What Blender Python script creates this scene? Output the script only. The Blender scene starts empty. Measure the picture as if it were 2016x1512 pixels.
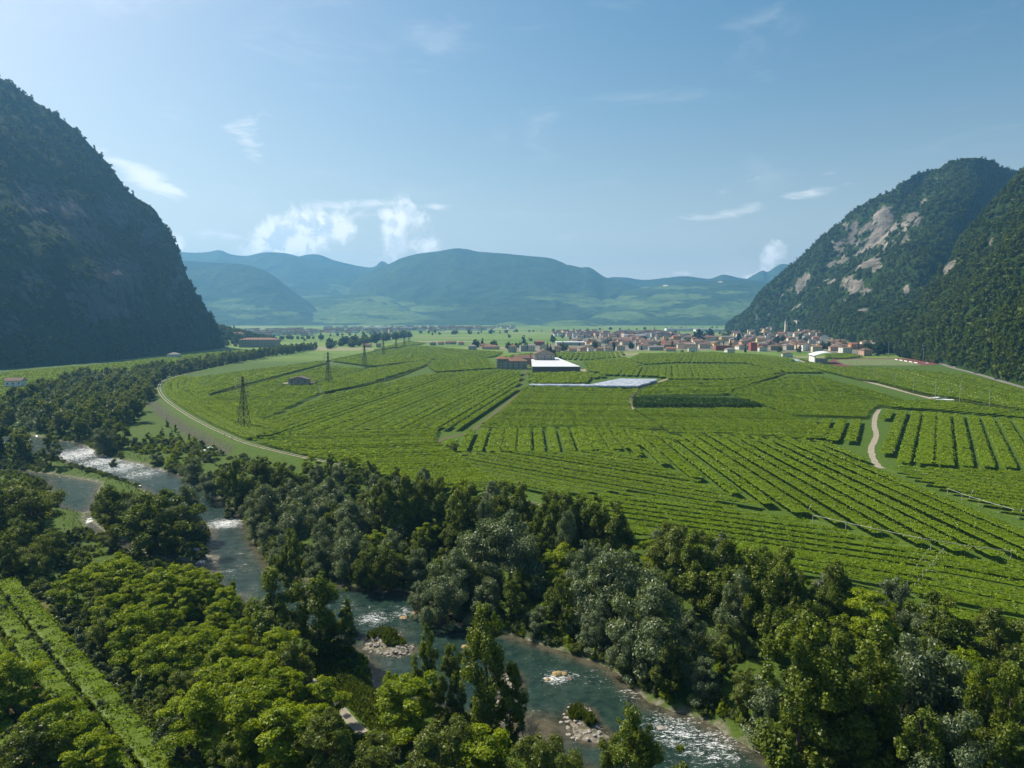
import bpy, math, random
import numpy as np
from mathutils import Vector, noise as mnoise

# ---------------------------------------------------------------- camera
F = 1400.0                 # focal length in pixels of a 2016 x 1512 frame
CAMZ = 62.0                # the drone hovers about 62 m above the valley floor
HORIZON = 622.0
TH = math.atan((756 - HORIZON) / F)
CT, ST = math.cos(TH), math.sin(TH)
scene = bpy.context.scene
cam_data = bpy.data.cameras.new('camera')
cam_data.sensor_fit = 'HORIZONTAL'
cam_data.sensor_width = 36.0
cam_data.lens = F / 2016 * 36.0
cam_data.clip_start = 1.0
cam_data.clip_end = 90000.0
cam = bpy.data.objects.new('camera', cam_data)
scene.collection.objects.link(cam)
cam.location = (0, 0, CAMZ)
cam.rotation_euler = (math.pi / 2 - TH, 0, 0)
scene.camera = cam

# ---------------------------------------------------------------- light
SUN_AZ = math.radians(-57)     # left of straight ahead
SUN_EL = math.radians(47)
SUN = Vector((math.sin(SUN_AZ) * math.cos(SUN_EL), math.cos(SUN_AZ) * math.cos(SUN_EL), math.sin(SUN_EL)))
sun_data = bpy.data.lights.new('sun', 'SUN')
sun_data.energy = 5.0
sun_data.angle = math.radians(0.55)
sun_data.color = (1.0, 0.92, 0.78)
sun = bpy.data.objects.new('sun', sun_data)
scene.collection.objects.link(sun)
sun.rotation_euler = SUN.to_track_quat('Z', 'Y').to_euler()

world = bpy.data.worlds.new('World')
scene.world = world
world.use_nodes = True

vs = scene.view_settings
vs.view_transform = 'Standard'
vs.look = 'None'
vs.gamma = 1.0
vs.use_curve_mapping = False
vs.exposure = 0.75
cy = scene.cycles
cy.max_bounces = 5
cy.diffuse_bounces = 2
cy.glossy_bounces = 2
cy.transmission_bounces = 3
cy.transparent_max_bounces = 4
cy.volume_bounces = 1
cy.sample_clamp_indirect = 4.0
cy.use_denoising = True
cy.use_adaptive_sampling = True
cy.adaptive_threshold = 0.02
cy.caustics_reflective = False
cy.caustics_refractive = False

# ---- sky: physical sky plus clouds, both by direction
def build_world():
    nt = world.node_tree
    nt.nodes.clear()
    N, L = nt.nodes, nt.links
    def node(t, **kw):
        n = N.new(t)
        for k, v in kw.items():
            setattr(n, k, v)
        return n
    def math_(op, a, b=None, c=None, clamp=False):
        n = node('ShaderNodeMath', operation=op, use_clamp=clamp)
        for i, v in enumerate((a, b, c)):
            if v is None: continue
            if isinstance(v, (int, float)): n.inputs[i].default_value = v
            else: L.new(v, n.inputs[i])
        return n.outputs[0]
    sky = node('ShaderNodeTexSky', sky_type='NISHITA')
    sky.sun_disc = False
    sky.sun_elevation = SUN_EL
    sky.sun_rotation = SUN_AZ
    sky.altitude = 200
    sky.air_density = 1.15
    sky.dust_density = 3.0
    sky.ozone_density = 1.0
    tc = node('ShaderNodeTexCoord')
    sep = node('ShaderNodeSeparateXYZ')
    L.new(tc.outputs['Generated'], sep.inputs[0])
    x, y, z = sep.outputs
    az = math_('ARCTAN2', x, y)
    hyp = math_('SQRT', math_('ADD', math_('MULTIPLY', x, x), math_('MULTIPLY', y, y)))
    el = math_('ARCTAN2', z, hyp)
    comb = node('ShaderNodeCombineXYZ')
    L.new(az, comb.inputs[0]); L.new(el, comb.inputs[1])
    def dirof(px, py):
        u, v = (px - 1008) / F, (756 - py) / F
        d = (u, CT + v * ST, -ST + v * CT)
        return math.atan2(d[0], d[1]), math.atan2(d[2], math.hypot(d[0], d[1]))
    def blobs(lst):
        tot = None
        for px, py, rx, ry, rot, amp in lst:
            a, e = dirof(px, py)
            m = node('ShaderNodeMapping', vector_type='TEXTURE')
            m.inputs['Location'].default_value = (a, e, 0)
            m.inputs['Rotation'].default_value = (0, 0, math.radians(rot))
            m.inputs['Scale'].default_value = (rx / F, ry / F, 1)
            L.new(comb.outputs[0], m.inputs['Vector'])
            dp = node('ShaderNodeVectorMath', operation='DOT_PRODUCT')
            L.new(m.outputs[0], dp.inputs[0]); L.new(m.outputs[0], dp.inputs[1])
            g = math_('EXPONENT', math_('MULTIPLY', dp.outputs['Value'], -1.0))
            g = math_('MULTIPLY', g, amp)
            tot = g if tot is None else math_('ADD', tot, g)
        return tot
    def noise_at(scale, detail, rough, stretch=(1, 1, 1), rot=0, off=(0, 0, 0), dist=0.0):
        m = node('ShaderNodeMapping', vector_type='POINT')
        m.inputs['Location'].default_value = off
        m.inputs['Rotation'].default_value = (0, 0, math.radians(rot))
        m.inputs['Scale'].default_value = stretch
        L.new(comb.outputs[0], m.inputs['Vector'])
        n = node('ShaderNodeTexNoise')
        n.inputs['Scale'].default_value = scale
        n.inputs['Detail'].default_value = detail
        n.inputs['Roughness'].default_value = rough
        n.inputs['Distortion'].default_value = dist
        L.new(m.outputs[0], n.inputs['Vector'])
        return n.outputs['Fac']
    def ramp(v, lo, hi):
        n = node('ShaderNodeMapRange', interpolation_type='SMOOTHSTEP')
        L.new(v, n.inputs[0])
        n.inputs[1].default_value = lo; n.inputs[2].default_value = hi
        return n.outputs[0]
    cum = blobs([(585, 462, 76, 44, 12, 1.05), (540, 488, 60, 26, 15, .7), (645, 442, 56, 28, -10, .75), (795, 422, 50, 28, -15, 1.0),
                 (775, 478, 24, 46, 5, .85), (835, 482, 44, 18, 10, .75), (345, 474, 17, 18, 0, .8), (1535, 492, 18, 22, -40, .95),
                 (1508, 508, 13, 26, 5, .95), (1490, 540, 44, 9, 14, .7), (1350, 538, 26, 7, 0, .7), (520, 455, 22, 12, 0, .3)])
    n_c = noise_at(38, 10, .62, dist=.25)
    n_c2 = noise_at(38, 6, .62, off=(-.009, .012, 0), dist=.25)
    d_c = math_('ADD', cum, math_('MULTIPLY', math_('SUBTRACT', n_c, .5), 2.4))
    m_c = math_('MULTIPLY', math_('MULTIPLY', ramp(d_c, .3, 1.05), .95), ramp(cum, .04, .35))
    # light side of a cumulus: denser towards the viewer than towards the sun
    lit = ramp(math_('SUBTRACT', n_c, n_c2), -.09, .10)
    core = ramp(d_c, .45, 1.15)
    shade = math_('MULTIPLY', math_('SUBTRACT', 1.0, lit), core)
    cir = blobs([(270, 340, 80, 17, -24, 1.15), (340, 372, 60, 10, -8, .7), (490, 258, 42, 28, 25, .72), (500, 302, 26, 16, -25, .6), (350, 232, 44, 18, 10, .52),
                 (700, 402, 150, 11, 2, .85), (430, 468, 130, 13, -2, .75), (620, 425, 120, 10, 2, .7), (1570, 388, 190, 10, 9, .46), (1490, 352, 90, 8, 16, .36),
                 (1490, 415, 120, 10, 4, .44), (855, 408, 30, 6, 0, .75), (100, 165, 26, 8, -5, .55), (225, 110, 20, 7, 0, .4), (30, 35, 20, 8, 0, .45),
                 (740, 505, 90, 26, 0, .55), (1080, 470, 140, 14, 8, .35), (1640, 340, 22, 6, 0, .5)])
    n_a = noise_at(16, 8, .62, stretch=(1, 3.0, 1), rot=-8, dist=.5)
    d_a = math_('ADD', math_('MULTIPLY', cir, .8), math_('MULTIPLY', math_('SUBTRACT', n_a, .5), 2.4))
    m_a = math_('MULTIPLY', math_('MULTIPLY', ramp(d_a, .25, 1.15), .9), ramp(cir, .02, .3))
    wisp = noise_at(5, 7, .6, stretch=(1, 3.2, 1), rot=10, off=(3, 1, 0), dist=.5)
    m_w = math_('MULTIPLY', ramp(wisp, .52, .85), .22)
    m_a = math_('MAXIMUM', m_a, m_w)
    def mix(f, a, b):
        n = node('ShaderNodeMix', data_type='RGBA')
        L.new(f, n.inputs[0])
        for i, v in ((6, a), (7, b)):
            if isinstance(v, tuple): n.inputs[i].default_value = v
            else: L.new(v, n.inputs[i])
        return n.outputs[2]
    veil = math_('MULTIPLY', math_('EXPONENT', math_('MULTIPLY', math_('ABSOLUTE', el), -8.5)), .95)
    hsv = node('ShaderNodeHueSaturation')
    hsv.inputs['Hue'].default_value = 0.485; hsv.inputs['Saturation'].default_value = 1.5; hsv.inputs['Value'].default_value = 1.05
    L.new(sky.outputs[0], hsv.inputs['Color'])
    base = mix(veil, hsv.outputs[0], (9.9, 10.5, 10.5, 1))
    c1 = mix(m_a, base, (11.5, 11.6, 11.5, 1))
    ccol = mix(shade, (13.0, 12.9, 12.6, 1), (8.0, 8.9, 9.6, 1))
    c2 = mix(m_c, c1, ccol)
    bg = node('ShaderNodeBackground')
    bg.inputs['Strength'].default_value = 0.06
    L.new(c2, bg.inputs['Color'])
    out = node('ShaderNodeOutputWorld')
    L.new(bg.outputs[0], out.inputs['Surface'])
build_world()

# ---------------------------------------------------------------- helpers
COL = scene.collection
def ray(px, py):
    u, v = (px - 1008) / F, (756 - py) / F
    return (u, CT + v * ST, -ST + v * CT)
def G(px, py, z=0.0):
    d = ray(px, py)
    t = (z - CAMZ) / d[2]
    return np.array((d[0] * t, d[1] * t))
def G3(px, py, z=0.0):
    p = G(px, py, z)
    return np.array((p[0], p[1], z))
def at(px, py, Y):
    d = ray(px, py)
    t = Y / d[1]
    return np.array((d[0] * t, Y, CAMZ + d[2] * t))
def proj(P):
    """world points (n,3) -> photo pixels (n,2)"""
    P = np.asarray(P, float)
    x, y, z = P[:, 0], P[:, 1], P[:, 2] - CAMZ
    dep = y * CT - z * ST
    up = y * ST + z * CT
    return np.stack((1008 + F * x / dep, 756 - F * up / dep), 1)
def link(o, parent=None):
    COL.objects.link(o)
    if parent is not None: o.parent = parent
    return o
def tag(o, label=None, cat=None, group=None, kind=None):
    if label: o['label'] = label
    if cat: o['category'] = cat
    if group: o['group'] = group
    if kind: o['kind'] = kind
    return o
def empty(name, loc, rz=0.0, s=1.0):
    o = bpy.data.objects.new(name, None)
    o.empty_display_size = 0.5
    o.location = loc
    o.rotation_euler = (0, 0, rz)
    o.scale = (s, s, s) if isinstance(s, (int, float)) else s
    return link(o)
def mesh_np(name, verts, faces, mats=(), smooth=False, attrs=None):
    """faces: (n,k) int array or list of such arrays"""
    me = bpy.data.meshes.new(name)
    verts = np.ascontiguousarray(verts, dtype=np.float32)
    if isinstance(faces, np.ndarray): faces = [faces]
    faces = [np.asarray(f, np.int32) for f in faces if len(f)]
    nl = sum(f.size for f in faces)
    npoly = sum(len(f) for f in faces)
    me.vertices.add(len(verts))
    me.vertices.foreach_set('co', verts.ravel())
    me.loops.add(nl)
    me.loops.foreach_set('vertex_index', np.concatenate([f.ravel() for f in faces]))
    me.polygons.add(npoly)
    tot = np.concatenate([np.full(len(f), f.shape[1], np.int32) for f in faces])
    start = np.concatenate(([0], np.cumsum(tot)[:-1])).astype(np.int32)
    me.polygons.foreach_set('loop_start', start)
    if smooth:
        me.polygons.foreach_set('use_smooth', np.ones(npoly, bool))
    me.update(calc_edges=True)
    for m in (mats if isinstance(mats, (list, tuple)) else (mats,)):
        me.materials.append(m)
    for k, v in (attrs or {}).items():
        a = me.attributes.new(k, 'FLOAT', 'POINT')
        a.data.foreach_set('value', np.ascontiguousarray(v, dtype=np.float32))
    return me
def mobj(name, me, parent=None, loc=(0, 0, 0), rz=0.0, s=None):
    o = bpy.data.objects.new(name, me)
    o.location = loc
    if rz: o.rotation_euler = (0, 0, rz)
    if s is not None: o.scale = (s, s, s) if isinstance(s, (int, float)) else s
    return link(o, parent)
class MB:
    """collects boxes, prisms, bars into one mesh"""
    def __init__(self): self.v, self.f = [], []
    def add(self, v, f):
        b = len(self.v)
        self.v += [tuple(map(float, p)) for p in v]
        self.f += [tuple(i + b for i in q) for q in f]
        return self
    def box(self, c, s, rz=0.0):
        cx, cy_, cz = c; hx, hy, hz = s[0] / 2, s[1] / 2, s[2] / 2
        ca, sa = math.cos(rz), math.sin(rz)
        v = []
        for dz in (-hz, hz):
            for dx, dy in ((-hx, -hy), (hx, -hy), (hx, hy), (-hx, hy)):
                v.append((cx + dx * ca - dy * sa, cy_ + dx * sa + dy * ca, cz + dz))
        return self.add(v, [(0, 3, 2, 1), (4, 5, 6, 7), (0, 1, 5, 4), (1, 2, 6, 5), (2, 3, 7, 6), (3, 0, 4, 7)])
    def bar(self, a, b, r, r2=None, n=4):
        a, b = Vector(a), Vector(b); r2 = r if r2 is None else r2
        d = (b - a).normalized()
        u = d.orthogonal().normalized(); w = d.cross(u)
        v = []
        for p, rr in ((a, r), (b, r2)):
            for i in range(n):
                t = 2 * math.pi * (i + .5) / n
                v.append(p + (u * math.cos(t) + w * math.sin(t)) * rr)
        f = [(i, (i + 1) % n, n + (i + 1) % n, n + i) for i in range(n)]
        f += [tuple(range(n))[::-1], tuple(range(n, 2 * n))]
        return self.add(v, f)
    def mesh(self, name, mat, smooth=False):
        me = bpy.data.meshes.new(name)
        me.from_pydata(self.v, [], self.f)
        me.materials.append(mat)
        if smooth: me.polygons.foreach_set('use_smooth', np.ones(len(me.polygons), bool))
        me.update()
        return me
    def build(self, name, mat, parent=None, loc=(0, 0, 0), rz=0.0, smooth=False):
        return mobj(name, self.mesh(name, mat, smooth), parent, loc, rz)
def _hash3(i, j, k):
    h = (i * 374761393 + j * 668265263 + k * 2147483647 + 1013904223) & 0xFFFFFFFF
    h = ((h ^ (h >> 13)) * 1274126177) & 0xFFFFFFFF
    return ((h ^ (h >> 16)) & 0xFFFF) / 32767.5 - 1.0
def vnoise(P, scale, octaves=4, off=0.0):
    """fractal value noise about -1..1 for (n,3) points"""
    p = np.asarray(P, float) / scale + off + 517.3
    out = np.zeros(len(p)); amp = .62
    for o in range(octaves):
        f = np.floor(p); t = p - f; t = t * t * (3 - 2 * t)
        i, j, k = f.astype(np.int64).T
        u, v, w = t.T
        c = lambda a, b, d: _hash3(i + a, j + b, k + d)
        x00 = c(0, 0, 0) * (1 - u) + c(1, 0, 0) * u; x10 = c(0, 1, 0) * (1 - u) + c(1, 1, 0) * u
        x01 = c(0, 0, 1) * (1 - u) + c(1, 0, 1) * u; x11 = c(0, 1, 1) * (1 - u) + c(1, 1, 1) * u
        out += amp * ((x00 * (1 - v) + x10 * v) * (1 - w) + (x01 * (1 - v) + x11 * v) * w)
        amp *= .5; p = p * 2.03 + 11.7
    return out
def sdist(poly, X, Y, closed=True):
    """signed distance to a polygon (negative inside); for an open line the plain distance"""
    poly = np.asarray(poly, float)
    n = len(poly)
    d2 = np.full(X.shape, 1e18); inside = np.zeros(X.shape, bool)
    for i in range(n if closed else n - 1):
        a, b = poly[i], poly[(i + 1) % n]
        e = b - a
        wx, wy = X - a[0], Y - a[1]
        t = np.clip((wx * e[0] + wy * e[1]) / max(e @ e, 1e-9), 0, 1)
        d2 = np.minimum(d2, (wx - t * e[0]) ** 2 + (wy - t * e[1]) ** 2)
        if closed:
            c = ((a[1] <= Y) & (b[1] > Y)) | ((b[1] <= Y) & (a[1] > Y))
            with np.errstate(divide='ignore', invalid='ignore'):
                xs = a[0] + (Y - a[1]) / (b[1] - a[1]) * e[0]
            inside ^= c & (X < xs)
    d = np.sqrt(d2)
    return np.where(inside, -d, d) if closed else d
def sstep(a, b, x):
    t = np.clip((x - a) / (b - a), 0, 1)
    return t * t * (3 - 2 * t)

# ---------------------------------------------------------------- materials
MATS = {}
def new_mat(name):
    m = bpy.data.materials.new(name)
    m.use_nodes = True
    nt = m.node_tree
    for n in list(nt.nodes): nt.nodes.remove(n)
    out = nt.nodes.new('ShaderNodeOutputMaterial')
    MATS[name] = m
    return m, nt, out
class NT:
    def __init__(self, nt): self.nt = nt
    def n(self, t, **kw):
        o = self.nt.nodes.new(t)
        for k, v in kw.items(): setattr(o, k, v)
        return o
    def put(self, sock, v):
        if isinstance(v, bpy.types.NodeSocket): self.nt.links.new(v, sock)
        elif isinstance(v, tuple): sock.default_value = v if len(v) == len(sock.default_value) else (*v, 1)
        else: sock.default_value = v
    def math(self, op, a, b=None, clamp=False):
        o = self.n('ShaderNodeMath', operation=op, use_clamp=clamp)
        self.put(o.inputs[0], a)
        if b is not None: self.put(o.inputs[1], b)
        return o.outputs[0]
    def mix(self, f, a, b, blend='MIX'):
        o = self.n('ShaderNodeMix', data_type='RGBA', blend_type=blend)
        self.put(o.inputs[0], f); self.put(o.inputs[6], a); self.put(o.inputs[7], b)
        return o.outputs[2]
    def noise(self, scale, detail=4, rough=.55, vec=None, dist=0.0):
        o = self.n('ShaderNodeTexNoise')
        o.inputs['Scale'].default_value = scale; o.inputs['Detail'].default_value = detail
        o.inputs['Roughness'].default_value = rough; o.inputs['Distortion'].default_value = dist
        if vec is None:
            vec = self.n('ShaderNodeNewGeometry').outputs['Position']
        self.put(o.inputs['Vector'], vec)
        return o.outputs['Fac']
    def ramp(self, v, lo, hi, a=0.0, b=1.0):
        o = self.n('ShaderNodeMapRange', interpolation_type='SMOOTHSTEP')
        self.put(o.inputs[0], v)
        for i, q in enumerate((lo, hi, a, b)): o.inputs[i + 1].default_value = q
        return o.outputs[0]
    def attr(self, name):
        o = self.n('ShaderNodeAttribute'); o.attribute_name = name
        return o.outputs['Fac']
    def bump(self, h, strength=.5, dist=1.0):
        o = self.n('ShaderNodeBump')
        self.put(o.inputs['Height'], h)
        o.inputs['Strength'].default_value = strength; o.inputs['Distance'].default_value = dist
        return o.outputs[0]
    def bsdf(self, col, rough=.8, normal=None, spec=.3, metal=0.0):
        o = self.n('ShaderNodeBsdfPrincipled')
        self.put(o.inputs['Base Color'], col); self.put(o.inputs['Roughness'], rough)
        o.inputs['Specular IOR Level'].default_value = spec; o.inputs['Metallic'].default_value = metal
        if normal is not None: self.put(o.inputs['Normal'], normal)
        return o.outputs[0]
def plain(name, col, rough=.8, var=.18, scale=2.0, spec=.25, metal=0.0, objvar=0.0):
    """one paint or stone colour with fine mottling and weathering"""
    m, nt, out = new_mat(name); t = NT(nt)
    tc = t.n('ShaderNodeTexCoord').outputs['Object']
    f = t.noise(scale, 5, .6, tc)
    c = t.mix(t.ramp(f, .3, .7), tuple(q * (1 - var) for q in col), tuple(min(1, q * (1 + var)) for q in col))
    if objvar:
        r = t.n('ShaderNodeObjectInfo').outputs['Random']
        c = t.mix(t.math('MULTIPLY', r, objvar), c, (.12, .08, .06))
    nt.links.new(t.bsdf(c, rough, None, spec, metal), out.inputs[0])
    return m
def leafmat(name, dark, light, trans=.35, gloss=.04, rough=.45, objvar=.22):
    """leaf: own colour varies from leaf to leaf (attribute tint) and plant to plant"""
    m, nt, out = new_mat(name); t = NT(nt)
    ti = t.attr('tint')
    c = t.mix(ti, dark, light)
    r = t.n('ShaderNodeObjectInfo').outputs['Random']
    c = t.mix(t.math('MULTIPLY', r, objvar), c, t.mix(ti, tuple(q * .55 for q in dark), tuple(q * .62 for q in light)))
    d = t.n('ShaderNodeBsdfDiffuse'); t.put(d.inputs['Color'], c)
    tr = t.n('ShaderNodeBsdfTranslucent')
    t.put(tr.inputs['Color'], t.mix(1.0, c, (1.25, 1.15, .45), 'MULTIPLY'))
    mx = t.n('ShaderNodeMixShader'); mx.inputs[0].default_value = trans
    nt.links.new(d.outputs[0], mx.inputs[1]); nt.links.new(tr.outputs[0], mx.inputs[2])
    g = t.n('ShaderNodeBsdfGlossy'); g.inputs['Roughness'].default_value = rough
    g.inputs['Color'].default_value = (1, 1, 1, 1)
    m2 = t.n('ShaderNodeMixShader'); m2.inputs[0].default_value = gloss
    nt.links.new(mx.outputs[0], m2.inputs[1]); nt.links.new(g.outputs[0], m2.inputs[2])
    nt.links.new(m2.outputs[0], out.inputs[0])
    return m
# ================================================================= ground, river, tracks
WZ = -4.0
BANKS = [((-330, 800), (-300, 835)), ((-150, 826), (-150, 872)), ((-40, 842), (-60, 888)), ((60, 856), (40, 896)),
         ((122, 868), (108, 902)), ((160, 872), (140, 917)), ((212, 900), (180, 928)), ((287, 915), (235, 945)), ((340, 928), (270, 958)),
         ((430, 975), (350, 1008)), ((482, 1020), (413, 1043)), ((496, 1060), (404, 1100)), ((536, 1120), (425, 1160)), ((600, 1140), (520, 1210)),
         ((690, 1152), (650, 1262)), ((810, 1165), (712, 1295)), ((912, 1222), (742, 1362)), ((1000, 1247), (860, 1402)), ((1114, 1282), (985, 1440)),
         ((1207, 1315), (1075, 1490)), ((1281, 1384), (1180, 1540)), ((1382, 1414), (1265, 1610)), ((1483, 1475), (1350, 1690)), ((1580, 1530), (1430, 1790)),
         ((1760, 1640), (1560, 2000))]
RIVER = np.array([G(*a, WZ) for a, b in BANKS] + [G(*b, WZ) for a, b in BANKS[::-1]])
POOL = np.array([G(*p, WZ) for p in [(-60, 924), (60, 927), (104, 934), (150, 940), (200, 950), (190, 985), (178, 1002), (186, 1030), (215, 1050), (262, 1068),
        (300, 1088), (405, 1108), (412, 1138), (330, 1112), (255, 1092), (205, 1065), (172, 1045), (163, 1010), (120, 1003), (95, 985), (90, 950), (40, 935), (-60, 933)]])
# the dyke track: from the far woods round the bend, then along the vineyards to the lower right
DYKE_PX = [(560, 697), (470, 715), (390, 733), (345, 744), (322, 752), (313, 766), (322, 785), (350, 808), (400, 838), (450, 862), (480, 875), (540, 892), (640, 914)]
DYKE = [G(*p) for p in DYKE_PX] + [np.array((-20, 252.)), np.array((35, 200.)), G(1800, 1198), np.array((140, 112.)), np.array((260, 60.)), np.array((400, 20.))]
DYKE = np.array(DYKE)
WEST = [G(*p) for p in [(620, 689), (500, 704), (450, 711), (350, 728), (292, 738), (207, 755), (162, 752), (100, 776), (68, 792), (0, 815), (-200, 860)]]
CORR = np.array(list(DYKE) + [np.array((400., -200)), np.array((-700., -200)), np.array((-700., 300))] + WEST[::-1])
# (x, y, radius along x, along y, top above water)
ISLETS = [(*G(755, 1262, WZ), 3.6, 5.2, 1.0), (*G(785, 1280, WZ), 3.6, 2.8, .6), (*G(1005, 1345, WZ), 2.4, 4.8, .9), (*G(1145, 1418, WZ), 2.8, 4.4, .8), (*G(1168, 1448, WZ), 3.2, 3.0, .5),
          (*G(1040, 1440, WZ), 8.0, 6.0, -.12), (*G(985, 1400, WZ), 4.0, 5.0, .3), (*G(410, 1100, WZ), 3, 3, .9)]
def gz(X, Y):
    X = np.asarray(X, float); Y = np.asarray(Y, float)
    z = np.zeros(X.shape)
    near = (X > -900) & (X < 420) & (Y < 1400)
    if near.any():
        x, y = X[near], Y[near]
        sc = sdist(CORR, x, y)
        zz = -2.4 * sstep(2, 11, -sc)
        dk = sdist(DYKE, x, y, False)
        zz = zz + 1.3 * np.exp(-(dk / 4.5) ** 2)
        for sr in (sdist(RIVER, x, y), sdist(POOL, x, y)):
            lim = WZ + np.where(sr > 0, .05 + .42 * sr, np.maximum(-1.5, .25 * sr))
            zz = np.where(sr < 7, np.minimum(zz, lim), zz)
        for ix, iy, rx, ry, h in ISLETS:
            g = np.exp(-(((x - ix) / rx) ** 2 + ((y - iy) / ry) ** 2) ** 2)
            zz = np.maximum(zz, WZ - 1.0 + (1.0 + h) * g)
        z[near] = zz
    # alluvial fan under the upper town and the wooded chapel knoll
    z = z + 42 * np.exp(-((X - 930) / 150) ** 2 - ((Y - 1750) / 260) ** 2)
    z = z + 66 * np.exp(-((X - 985) / 130) ** 2 - ((Y - 2250) / 200) ** 2)
    # the last wooded spur beyond the western cliff
    z = z + 34 * np.exp(-((X + 690) / 75) ** 2 - ((Y - 1640) / 150) ** 2)
    return z
_GX = np.arange(-420, 301, 1.5); _GY = np.arange(30, 521, 1.5)
_GZ = gz(*np.meshgrid(_GX, _GY))
def gz1(x, y):
    i, j = (x - _GX[0]) / 1.5, (y - _GY[0]) / 1.5
    if 0 <= i < len(_GX) - 1 and 0 <= j < len(_GY) - 1:
        a, b = int(i), int(j); u, v = i - a, j - b
        return float((_GZ[b, a] * (1 - u) + _GZ[b, a + 1] * u) * (1 - v) + (_GZ[b + 1, a] * (1 - u) + _GZ[b + 1, a + 1] * u) * v)
    return float(gz(np.array([x]), np.array([y]))[0])

def axis(a, b, fine, lo, hi, grow=1.07):
    c = list(np.arange(a, b + fine / 2, fine))
    s = fine
    while c[-1] < hi: s *= grow; c.append(c[-1] + s)
    s = fine; l = []
    v = a
    while v > lo: s *= grow; v -= s; l.append(v)
    return np.array(l[::-1] + c)
def build_ground():
    xs = axis(-330, 230, 2.2, -15000, 15000); ys = axis(60, 430, 2.2, -400, 15500)
    Xg, Yg = np.meshgrid(xs, ys)
    X, Y = Xg.ravel(), Yg.ravel()
    Z = gz(X, Y)
    P = np.stack((X, Y, np.zeros(len(X))), 1)
    nearm = (np.abs(X) < 700) & (Y < 900)
    nz = np.zeros(len(X))
    nz[nearm] = vnoise(P[nearm], 14, 4) * .35
    rp = np.array([G(*p) for p in [(520, 1270), (560, 1290), (620, 1322), (660, 1360), (690, 1392), (715, 1415)]])
    Z = Z + nz * sstep(9, 18, -sdist(CORR, X, Y)) * sstep(.5, 3, sdist(RIVER, X, Y)) * sstep(2, 6, sdist(rp, X, Y, False))
    nx, ny = len(xs), len(ys)
    idx = np.arange(nx * ny).reshape(ny, nx)
    q = np.stack((idx[:-1, :-1], idx[:-1, 1:], idx[1:, 1:], idx[1:, :-1]), -1).reshape(-1, 4)
    sr = np.minimum(sdist(RIVER, X, Y), sdist(POOL, X, Y))
    gravel = sstep(-3.85, -4.05, Z) * (np.minimum(np.abs(X), Y) < 1000)
    for ix, iy, rx, ry, h in ISLETS: gravel = np.maximum(gravel, np.exp(-(((X - ix) / (rx * 1.1)) ** 2 + ((Y - iy) / (ry * 1.1)) ** 2) ** 2))
    terr = np.array([G(*p) for p in [(-200, 1120), (20, 1120), (130, 1200), (350, 1450), (460, 1620), (100, 1700), (-200, 1500)]])
    terrace = sstep(1.5, -1.5, sdist(terr, X, Y))
    corr = sstep(0, 12, -sdist(CORR, X, Y))
    stone = np.zeros(len(X))
    sdv = sdist(DYKE[:12], X, Y, False); inside = sdist(CORR, X, Y) < 0
    sa, sb = G(316, 775), G(462, 872)
    stone = np.where(inside & (Y < sa[1]) & (X < sb[0] + 2), sstep(2.8, 4.0, sdv) * sstep(13, 10, sdv), 0)
    town = np.zeros(len(X))
    for tp in ([(1430, 652), (1760, 650), (1745, 688), (1690, 700), (1600, 692), (1470, 691), (1440, 690)], [(1120, 664), (1440, 664), (1450, 690), (1120, 692)], [(1080, 656), (1320, 655), (1440, 662), (1200, 668), (1130, 666)], [(985, 684), (1120, 676), (1120, 692), (1000, 692)]):
        town = np.maximum(town, sstep(12, -12, sdist(np.array([G(*p) for p in tp]), X, Y)))
    me = mesh_np('ground', np.stack((X, Y, Z), 1), q, ground_mat(), True, {'gravel': gravel, 'corr': corr, 'stone': stone, 'terrace': terrace, 'town': town})
    tag(mobj('ground', me), 'flat green valley floor of grass and fields', kind='structure')
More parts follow.
